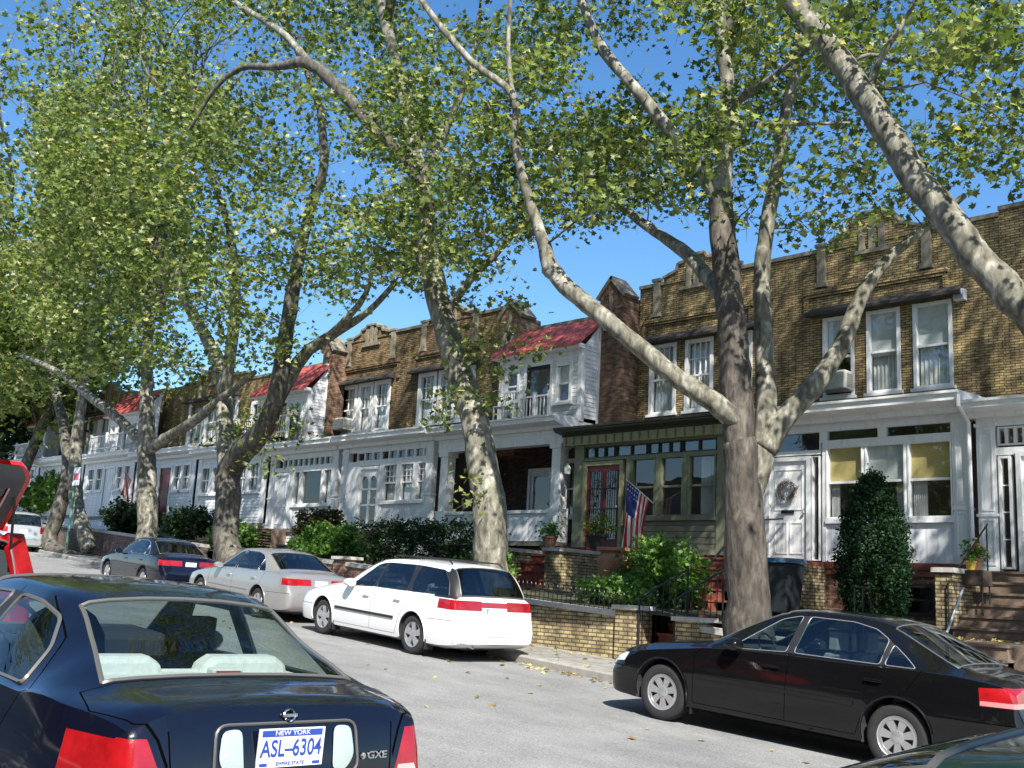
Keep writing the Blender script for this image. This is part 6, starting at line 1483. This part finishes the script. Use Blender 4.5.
C = [tuple(at(px, py, Y)) for px, py, Y in [(255, 415, 14), (270, 440, 14), (240, 430, 14.5), (262, 460, 14), (210, 440, 14.5), (300, 430, 14.2)]]; T3.clusters(C, 34, .35)
NL += T3.done(.135)
# T4
g0 = V((-30.8, 15.1, gz(-30.8)+.05))
T4 = Tree('blotchy cream trunk standing behind the dark blue black sedan', g0)
e = T4.limb([(None, g0+V((0, 0, -.2)), .42), (147, 530, 15.1, 10), (147, 490, 15.1, 9.5), (146, 450, 15.1, 9), (147, 410, 15.1, 7), (147, 370, 15.1, 6), (149, 310, 15, 5), (152, 255, 15, 4), (150, 190, 14.9, 3)], M_bark, 'trunk', 12, .05); T4.grow(*e[:2], e[2], 5)
T4.limb([(147, 450, 15.1, 7), (170, 436, 14.9, 5.5), (195, 420, 14.7, 5), (222, 398, 14.5, 4), (255, 372, 14.3, 2.5)]); T4.limb([(146, 448, 15.1, 6), (120, 420, 15, 5), (88, 395, 14.9, 4), (55, 370, 14.8, 3), (20, 355, 14.7, 2)])
T4.grow(V((-31.5, 14.5, 11)), V((.1, -.1, 1)), .12, 9); T4.grow(V((-30.5, 14.5, 10)), V((-.5, .1, 1)), .1, 7); crown(T4, (-31.5, 14.2, 14.5, 6.0, 4.6, 7.5), 320, 38, .42, fr=.27, cl=.02); NL += T4.done(.16)
# T5 forked pair
g0 = V((-39.8, 16.8, gz(-39.8)+.05))
T5 = Tree('forked trunks splitting in a V at the ground beside the street sign', g0)
e = T5.limb([(None, g0+V((0, -.3, -.2)), .4), (50, 545, 16.5, 8), (56, 520, 16.6, 7.5), (63, 495, 16.7, 7), (68, 465, 16.8, 6), (62, 420, 16.8, 5), (50, 370, 16.8, 4), (40, 300, 16.8, 3)], M_barkm, 'trunk', 10, .05); T5.grow(*e[:2], e[2], 5)
e = T5.limb([(88, 550, 16.9, 7.5), (83, 530, 16.9, 7.5), (77, 505, 16.9, 7), (75, 480, 16.9, 7), (77, 440, 16.9, 6), (82, 400, 16.9, 5), (90, 340, 16.9, 4), (95, 280, 16.9, 3)], M_bark, 'trunk', 10, .05); T5.grow(*e[:2], e[2], 5)
T5.grow(V((-41, 16.5, 13)), V((.1, -.1, 1)), .12, 10); T5.grow(V((-39.5, 16.5, 12)), V((-.3, .1, 1)), .12, 10); crown(T5, (-40.5, 15.8, 16, 7, 5, 9), 310, 38, .5, fr=.25, cl=.02); NL += T5.done(.21)
# further trees
T6 = Tree('pale limbed tree at the left edge beyond the minivan', (-53, 18.5, gz(-53)), name='plane_tree')
T6.grow(V((-53, 18.5, gz(-53))), V((-.05, 0, 1)), .35, 10); T6.grow(V((-53, 18.5, 12)), V((.1, 0, 1)), .2, 12); crown(T6, (-53, 18.5, 16, 8, 5.5, 10), 360, 36, .7, fr=.22, cl=.0); NL += T6.done(.32)
T8 = Tree('small looking far tree rising behind the minivan roof', (-66, 21, gz(-66)), name='plane_tree')
T8.grow(V((-66, 21, gz(-66))), V((0, 0, 1)), .35, 10); crown(T8, (-66, 21, 13, 8, 6, 7), 220, 30, .9); NL += T8.done(.4)
# dark evergreen at the far left
EV = thing('evergreen_tree', 'very dark tall evergreen closing the row of houses at the far left', 'tree', (-58.5, 20.8, gz(-61)))
MB().tube([(-58.5, 20.8, gz(-61)-.2), (-58.5, 20.8, gz(-61)+6), (-58.5, 20.8, gz(-61)+10)], [.4, .3, .08], 8).build('trunk', M_barkd, EV, smooth=True)
P = []
for k in range(260):
    z = RN.random()**.8; rr = (1-z)**.6*3.9*RN.uniform(.55, 1); g = RN.uniform(0, 2*PI); c = np.array([-58.5+rr*math.cos(g), 20.8+rr*math.sin(g), gz(-61)+.8+z*10.5]); P.append(c+RN.normal(size=(70, 3))*np.array([.6, .6, .35]))
leaves('crown', np.concatenate(P), .30, M_ever, EV, up=.2)

# trees and houses of the camera's own side (behind and above the viewer): added unseen for glass and paint to reflect, crowns enlarged to cut sky light
for x, lab in ((11.5, 'unseen near sidewalk tree added to cut sky light, far to the right behind the viewer'), (-4, 'unseen near sidewalk tree added to cut sky light, directly behind the viewer'), (-12.5, 'unseen near sidewalk tree added to cut sky light, left behind the viewer'), (-21.5, 'unseen near sidewalk tree added to cut sky light, farthest left of the viewer')):
    yb_ = -2.6 if x > -10 else -3.4
    t = Tree(lab, (x, yb_, gz(x)+.1), group='unseen trees added on the near sidewalk'); b0 = V((x, yb_, gz(x)))
    t.limb([(None, b0, .36), (None, b0+V((.1, 0, 2.5)), .28), (None, b0+V((0, -.3, 5)), .22)], M_bark, 'trunk'); t.grow(b0+V((0, -.3, 4.8)), V((0, -.45, 1)), .18, 6)
    C = []
    while len(C) < 230:
        v = RN.normal(size=3); v = v/np.linalg.norm(v)*RN.random()**.4; p = (x+v[0]*4.6, yb_-3.2+v[1]*3.6, 9.3+v[2]*4.6); a_, b_, z_ = pix(p)
        if z_ > 0 and -150 < a_ < 1200 and b_ < 900: continue
        C.append(p)
    t.clusters(C, 26, .6); t.done(.30)
hb = thing('row_house', 'long brick house row on the viewer\'s own side of the street, behind the camera', 'house', (-8, -13, 0))
b = MB(); Hs = [(x, x+1.0, z, z+1.7) for x in [-40+2.6*k for k in range(26)] for z in (2.6, 5.8)]; wallh(b, -42, 28, -1, 9, -12, .2, Hs); b.box(-42, 28, -20, -11.99-.22, -1, 8.8); b.build('wall', mat('dim_brownstone', (.07, .055, .045), .9), hb)  # unseen row, its wall darkened to keep the car reflections dark
b = MB()
for h_ in Hs: b.box(h_[0], h_[1], -12.1, -12.15, h_[2], h_[3])
b.build('window', M_pglass, hb)
# ---- cypress, shrubs, hedges
cy0 = V((-8.95, 17.0, tz(-9)))
CYP = thing('cypress_shrub', 'dark egg shaped evergreen shrub in front of the white porch with the wreath', 'shrub', cy0)
top = at(872, 474, 17); zb_ = cy0.z; HH = top.z-zb_; cxw = top.x
CYP.location = (cxw, 17, zb_); ORG[CYP.name] = V((cxw, 17, zb_))
MB().tube([(cxw, 17, zb_-.1), (cxw, 17, zb_+HH*.8)], [.06, .02], 8).build('trunk', M_barkd, CYP)
P = []
for k in range(800):
    t_ = RN.random()**.85; prof = math.sin(PI*min(1, (t_*.86+.14))**1.0)**.75*.70 if t_ < .999 else 0
    prof = .61*(1-max(0, (t_-.42)/.58)**2.0)**.75*(.62+.38*min(1, t_/.35)); g = RN.uniform(0, 2*PI); rr = prof*RN.uniform(.62, 1.0)
    P.append(np.array([cxw+rr*math.cos(g), 17+rr*math.sin(g), zb_+.05+t_*HH*.96])+RN.normal(size=(46, 3))*np.array([.05, .05, .07]))
leaves('foliage', np.concatenate(P), .040, M_ever, CYP, up=.1, droop=-1.2)
def shrub(name, label, c, r, n, size, m, cat='shrub', up=.4, group=None, k=40, flat=False, stems=True):
    t = thing(name, label, cat, (c[0], c[1], c[2]), group=group); P = []
    if stems:
        b = MB()
        for q in range(7):
            g = random.uniform(0, 2*PI); b.tube([(c[0]+.1*math.cos(g), c[1]+.1*math.sin(g), c[2]), (c[0]+r[0]*.5*math.cos(g), c[1]+r[1]*.5*math.sin(g), c[2]+r[2]*1.0)], [.014, .006], 5)
        b.build('stem', M_barkd, t)
    for q in range(n):
        v = RN.normal(size=3)
        v = v/np.linalg.norm(v)*RN.random()**.33 if not flat else RN.uniform(-1, 1, 3)
        P.append(np.array([c[0]+v[0]*r[0], c[1]+v[1]*r[1], c[2]+r[2]+v[2]*r[2]])+RN.normal(size=(k, 3))*np.array([.09, .09, .07])*(1.5 if size > .1 else 1))
    leaves('foliage', np.concatenate(P), size, m, t, up=up); return t
def tzz(x): return tz(x)+.05
shrub('leafy_shrub', 'large bright green shrub between the flag and the big trunk', (-12.55, 16.5, tzz(-12.6)), (.95, .8, .66), 110, .085, M_shrub)
shrub('leafy_shrub', 'small bright shrub spilling over the low black picket rail', (-12.6, 15.2, tzz(-12.6)-.05), (.9, .35, .25), 40, .075, M_shrub)
shrub('leafy_shrub', 'green bush at the left end of the buff garden wall, beside the wagon tail', (-16.0, 15.2, tzz(-16)), (.75, .45, .38), 60, .08, M_shrub)
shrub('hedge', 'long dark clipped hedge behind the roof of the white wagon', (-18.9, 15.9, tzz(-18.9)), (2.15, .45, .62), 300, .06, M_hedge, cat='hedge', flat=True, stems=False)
shrub('leafy_shrub', 'light green bush beyond the red brick wall, left of the clipped hedge', (-23.0, 16.2, tzz(-23.0)), (1.4, .7, .5), 120, .10, M_shrub)
shrub('dark_shrub', 'brownish dark shrub against the white porch with the broad window', (-25.6, 17.6, tzz(-25.6)), (1.1, .6, .75), 80, .10, leafmat('brown_green_leaf', [(0, (.03, .03, .012)), (.6, (.07, .06, .025)), (1, (.12, .13, .04))]))
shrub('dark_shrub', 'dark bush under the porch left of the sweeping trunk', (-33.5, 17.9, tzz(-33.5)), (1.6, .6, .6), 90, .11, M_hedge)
shrub('leafy_shrub', 'yellow green bush beside the base of the sweeping trunk', (-29.5, 17.2, tzz(-29.5)), (1.0, .5, .4), 60, .11, M_shrub)
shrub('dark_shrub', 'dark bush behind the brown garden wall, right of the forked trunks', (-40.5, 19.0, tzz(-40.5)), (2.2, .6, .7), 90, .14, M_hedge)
shrub('leafy_shrub', 'green bush beyond the minivan, before the dark evergreen', (-52, 20.3, tzz(-52)), (2.6, 1, 1.3), 120, .2, M_shrub)
# ------------------------------------------------------------------ small things
def flag(name, label, tip, base, fly, hoist_n=8, fly_n=16, stripes=13, canton=True, group=None):
    t = thing(name, label, 'flag', base)
    MB().tube([base, V(tip)+(V(tip)-V(base)).normalized()*.06], .014, 6).build('pole', M_white, t)
    b = MB(); tip, base = V(tip), V(base); H = 39
    def Q(i, j):    # i along the hoist from the tip, j along the fly
        u, v = i/H, j/26; p = tip.lerp(base, u*.86); sw = .03*math.sin(5.5*u*PI+v*3)*v*1.6
        drift = V((-.16*v-.05*math.sin(v*4)*u, -.02+sw*1.6, 0)); gather = (u-.45)*-.04*v
        return p+V((gather*.6, 0, -fly*v*(1-.05*u)))+drift+V((0, gather, 0))
    for i in range(H):
        for j in range(26):
            st = int(i/3) % 2; in_c = canton and i < 21 and j < 10.5
            b.mi = 2 if in_c else (0 if st == 0 else 1)
            b.face([Q(i, j), Q(i, j+1), Q(i+1, j+1), Q(i+1, j)])
    b.mi = 1
    if canton:
        for r_ in range(5):
            for c in range(6):
                ci, cj = 2+r_*4.1, 1+c*1.65; pts = []
                for k in range(10):
                    g = 2*PI*k/10; rr = .75 if k % 2 == 0 else .32
                    pts.append(Q(ci+rr*1.4*math.cos(g), cj+rr*.8*math.sin(g))+V((0, -.004, 0)))
                b.face(pts)
    b.build('cloth', [mat('flag_red', (.45, .015, .03), .8), mat('flag_white', (.72, .72, .72), .8), mat('flag_blue', (.02, .035, .17), .8)], t, recalc=False, whole=True)
    return t
flag('flag', 'stars and stripes hanging from a short white pole by the green porch windows', at(628, 481, 18.9), at(653, 503, YP-.04), 1.62)
flag('flag', 'tiny looking striped flag on a far white porch, above the dark blue black sedan', at(126, 472, 19.2), at(133, 482, 19.8), .9, canton=False)
# wheeled bin
p = at(782, 600, 17.3); zb = tz(p.x)+.1
t = thing('wheeled_bin', 'dark wheeled refuse bin with a blue lid between the big trunk and the stoop', 'bin', (p.x, 17.3, zb))
b = MB(); x, y = p.x, 17.3
b.raw([(x-.22, y-.24, zb+.08), (x+.22, y-.24, zb+.08), (x+.22, y+.24, zb+.08), (x-.22, y+.24, zb+.08), (x-.28, y-.3, zb+.95), (x+.28, y-.3, zb+.95), (x+.28, y+.32, zb+.95), (x-.28, y+.32, zb+.95)], [(0, 1, 2, 3), (4, 5, 6, 7), (0, 1, 5, 4), (1, 2, 6, 5), (2, 3, 7, 6), (3, 0, 4, 7)])
b.build('bin_body', mat('dark_plastic', (.02, .025, .03), .5), t, bevel=.02)
b = MB(); b.raw([(x-.31, y-.34, zb+.96), (x+.31, y-.34, zb+.96), (x+.31, y+.36, zb+.96), (x-.31, y+.36, zb+.96), (x-.26, y-.26, zb+1.05), (x+.26, y-.26, zb+1.05), (x+.28, y+.34, zb+1.06), (x-.28, y+.34, zb+1.06)], [(0, 1, 2, 3), (4, 5, 6, 7), (0, 1, 5, 4), (1, 2, 6, 5), (2, 3, 7, 6), (3, 0, 4, 7)]); b.tube([(x-.24, y+.42, zb+.98), (x+.24, y+.42, zb+.98)], .015, 6)
b.build('lid', mat('blue_plastic', (.05, .12, .20), .4), t, bevel=.02, whole=True)
for s in (-1, 1): MB().lathe((x+s*.24, y+.22, zb+.11), [(.11, -.025), (.11, .025)], 16, 'x').build('wheel', M_black, t)
# pots
def pot(label, x, y, z, r, h, m, flowers=None, leaf=M_shrub, rim=True, n=18, lr=.16, lh=.16, prof=None, ls=.06, fcol=None):
    t = thing('flower_pot' if leaf or fcol else 'urn', label, 'flower pot' if leaf or fcol else 'urn', (x, y, z))
    pr = prof or [(r*.7, 0), (r*.95, h*.85), (r*1.08, h*.86), (r*1.08, h), (r*.95, h), (r*.9, h*.9), (.001, h*.88)]
    MB().lathe((x, y, z), pr, 20, cap=False).build('pot', m, t, smooth=True, ang=35, whole=True)
    if leaf:
        P = np.concatenate([np.array([x+RN.normal()*lr*.5, y+RN.normal()*lr*.5, z+h+abs(RN.normal())*lh*.7])+RN.normal(size=(22, 3))*lr*.35 for _ in range(n)]); leaves('foliage', P, ls, leaf, t)
    if fcol:
        P = np.array([[x, y, z+h+lh*.8]])+RN.normal(size=(70, 3))*np.array([lr*.6, lr*.6, lh*.45]); leaves('blossom', P, ls*.9, fcol, t)
    return t
M_terra = mat('terracotta', (.36, .17, .10), .8, noise=.3, nscale=6); M_yel = mat('yellow_glaze', (.62, .42, .06), .4)
M_orange = leafmat('orange_petal', [(0, (.45, .20, .03)), (.5, (.60, .35, .06)), (1, (.65, .08, .04))], trf=.3); M_pinkp = leafmat('mixed_petal', [(0, (.7, .08, .12)), (.5, (.75, .6, .5)), (1, (.8, .25, .05))], trf=.3)
pot('planter of orange and yellow flowers in front of the dark red door', at(597, 545, 17.45).x, 17.45, 2.8, .22, .28, M_dark, leaf=M_shrub, fcol=M_orange, lr=.24, lh=.26)
pot('leafy green pot plant on the left stoop wall of the green porch house', at(549, 548, 17.5).x, 17.5, 2.8, .17, .26, M_terra, lr=.2, lh=.2)
pz = tz(-14.9)+.1
pot('tall pale rimmed brown urn standing behind the picket rail, left of the green shrub', at(614, 580, 16.3).x, 16.3, pz, .3, .85, M_terra, leaf=None, prof=[(.18, 0), (.22, .1), (.34, .55), (.33, .72), (.27, .8), (.36, .84), (.36, .9), (.30, .9), (.28, .8), (.001, .6)])
cx0 = -7.78
pot('pot of red and orange flowers on the brick cheek wall beside the brownstone steps', cx0, 19.3, 2.58, .15, .22, M_terra, fcol=M_pinkp, lr=.16, lh=.2)
p = at(972, 568, 18.6)
t = thing('planter_box', 'dark planter box on iron legs left of the brownstone steps', 'planter', (p.x, 18.6, 1.5))
b = MB(); b.box(p.x-.26, p.x+.26, 18.4, 18.8, p.z-.30, p.z-.04); b.build('box', mat('dark_wood', (.07, .05, .035), .8, noise=.3), t, bevel=.01)
for sx in (-.22, .22):
    for sy in (18.44, 18.76): MB().tube([(p.x+sx, sy, 1.3), (p.x+sx, sy, p.z-.30)], .014, 6).build('leg', M_iron, t)
pot('small yellow pot on the dark planter box', p.x-.02, 18.6, p.z-.04, .09, .16, M_yel, leaf=M_shrub, n=5, lr=.08, lh=.06, ls=.04)
# iron rails of the basement yard
t = thing('iron_railing', 'black iron railing with a slanting handrail left of the brownstone steps', 'railing', (-8.1, 17.2, 1.3))
b = MB()
for k in range(7): b.tube([(-8.35, 16.0+k*.27, 1.25), (-8.35, 16.0+k*.27, 2.15)], .012, 5)
b.tube([(-8.35, 15.9, 2.15), (-8.35, 17.7, 2.15)], .016, 6); b.tube([(-8.35, 15.9, 1.45), (-8.35, 17.7, 1.45)], .012, 6)
b.build('rail', M_iron, t, whole=True)
MB().tube([(-7.68, 17.95, 2.30), (-7.68, 19.7, 3.45)], .016, 8).build('hand_rail', M_iron, t); MB().tube([at(942, 646, 15.9), at(963, 588, 16.6)], .020, 8).build('hand_rail', M_alu, t)
b = MB()
for yy, z0, z1 in ((17.95, 1.42, 2.3), (18.8, 2.0, 2.86), (19.65, 2.58, 3.42)): b.tube([(-7.68, yy, z0), (-7.68, yy, z1)], .014, 6)
b.build('post', M_iron, t)
t = thing('iron_gate', 'small black iron scrollwork gate right of the egg shaped shrub', 'gate', (-8.95, 18.3, 1.4))
b = MB(); xa, xb, y, z0, z1 = -9.35, -8.6, 18.3, 1.35, 2.15
for q in (((xa, y, z0), (xa, y, z1)), ((xb, y, z0), (xb, y, z1)), ((xa, y, z1), (xb, y, z1)), ((xa, y, z0+.05), (xb, y, z0+.05)), ((xa, y, z1-.2), (xb, y, z1-.2))): b.tube(q, .016, 6)
for k in range(3):
    for s in (1, -1):
        c = V((xa+.125+k*.25, y, z0+.33)); b.tube([c+V((s*.05*(1-j/14)*math.cos(j*.75)+.02*s, 0, s*.13+.05*(1-j/16)*math.sin(j*.75)*s)) for j in range(13)], .009, 5)
    b.tube([(xa+k*.25, y, z0), (xa+k*.25, y, z1)], .009, 5)
b.build('scrollwork', M_iron, t, whole=True)
# street sign
p0 = at(66, 552, 16.35); zt = at(66, 480, 16.35).z
t = thing('street_sign', 'green sign pole with a small white and pink sign between the forked trunks', 'sign', (p0.x, 16.35, gz(p0.x)+.12))
MB().tube([(p0.x, 16.35, gz(p0.x)), (p0.x, 16.35, zt+.5)], .05, 8).build('pole', mat('green_pole_paint', (.08, .20, .15), .5), t)
b = MB(); b.box(p0.x-.05, p0.x+.50, 16.27, 16.29, zt-.25, zt+.42); b.build('sign_plate', M_plate, t); b = MB(); b.box(p0.x+.0, p0.x+.44, 16.262, 16.268, zt-.05, zt+.2); b.build('sign_print', mat('sign_red', (.6, .08, .12), .5), t)
# balcony flowers of the far bay
pot('orange and red flowers heaped on the far red roofed balcony', -31.6, YP-.1, 6.62, .3, .35, M_terra, fcol=M_orange, lr=.4, lh=.4, n=26, ls=.1)
pot('dark green balcony box with leaves, left of the orange flowers on the far balcony', -32.6, YP-.1, 6.62, .3, .4, mat('green_box', (.01, .06, .045), .6), lr=.45, lh=.25, n=20, ls=.1)
pot('pink and yellow hanging pot at the left end of the far red roofed balcony', -33.9, YP-.2, 6.62, .28, .3, M_dark, fcol=M_pinkp, lr=.35, lh=.3, ls=.1)
# white plastic chair on the nearer balcony
t = thing('garden_chair', 'white plastic chair on the balcony under the nearer red roof', 'chair', (-20.9, 20.0, 6.4)); b = MB(); x, y, z = -20.75, 19.98, 6.33
b.box(x-.22, x+.22, y-.2, y+.22, z+.42, z+.45); b.build('seat', M_white, t); b = MB()
for k in range(5): b.box(x-.21+k*.095, x-.17+k*.095, y+.20, y+.23, z+.451, z+.88)
b.box(x-.23, x+.23, y+.195, y+.235, z+.88, z+.93); b.build('backrest', M_white, t, whole=True)
for sx in (-.19, .19):
    for sy in (-.17, .19): MB().bar((x+sx, y+sy, z), (x+sx, y+sy, z+.42), .035, .035).build('leg', M_white, t)
# fallen leaves
P = []
for k in range(900):
    x = RN.uniform(-22, 2); w_ = RN.random()
    if w_ < .62: y = cy(x)-abs(RN.normal())*.22; z = gz(x)+.012
    elif w_ < .93: y = RN.uniform(cy(x)+.1, gw(x)-.05); z = gz(x)+.137
    else: y = RN.uniform(7, cy(x)); z = gz(x)+.012
    P.append((x, y, z))
for k in range(70): P.append((RN.uniform(-7.5, -6.0), RN.uniform(15.9, 17.9), 1.44))
o = leaves('fallen_leaves', np.array(P), .085, leafmat('dry_leaf', [(0, (.22, .15, .06)), (.5, (.40, .30, .10)), (1, (.48, .42, .20))], trf=.1), None, up=3); o['kind'] = 'stuff'
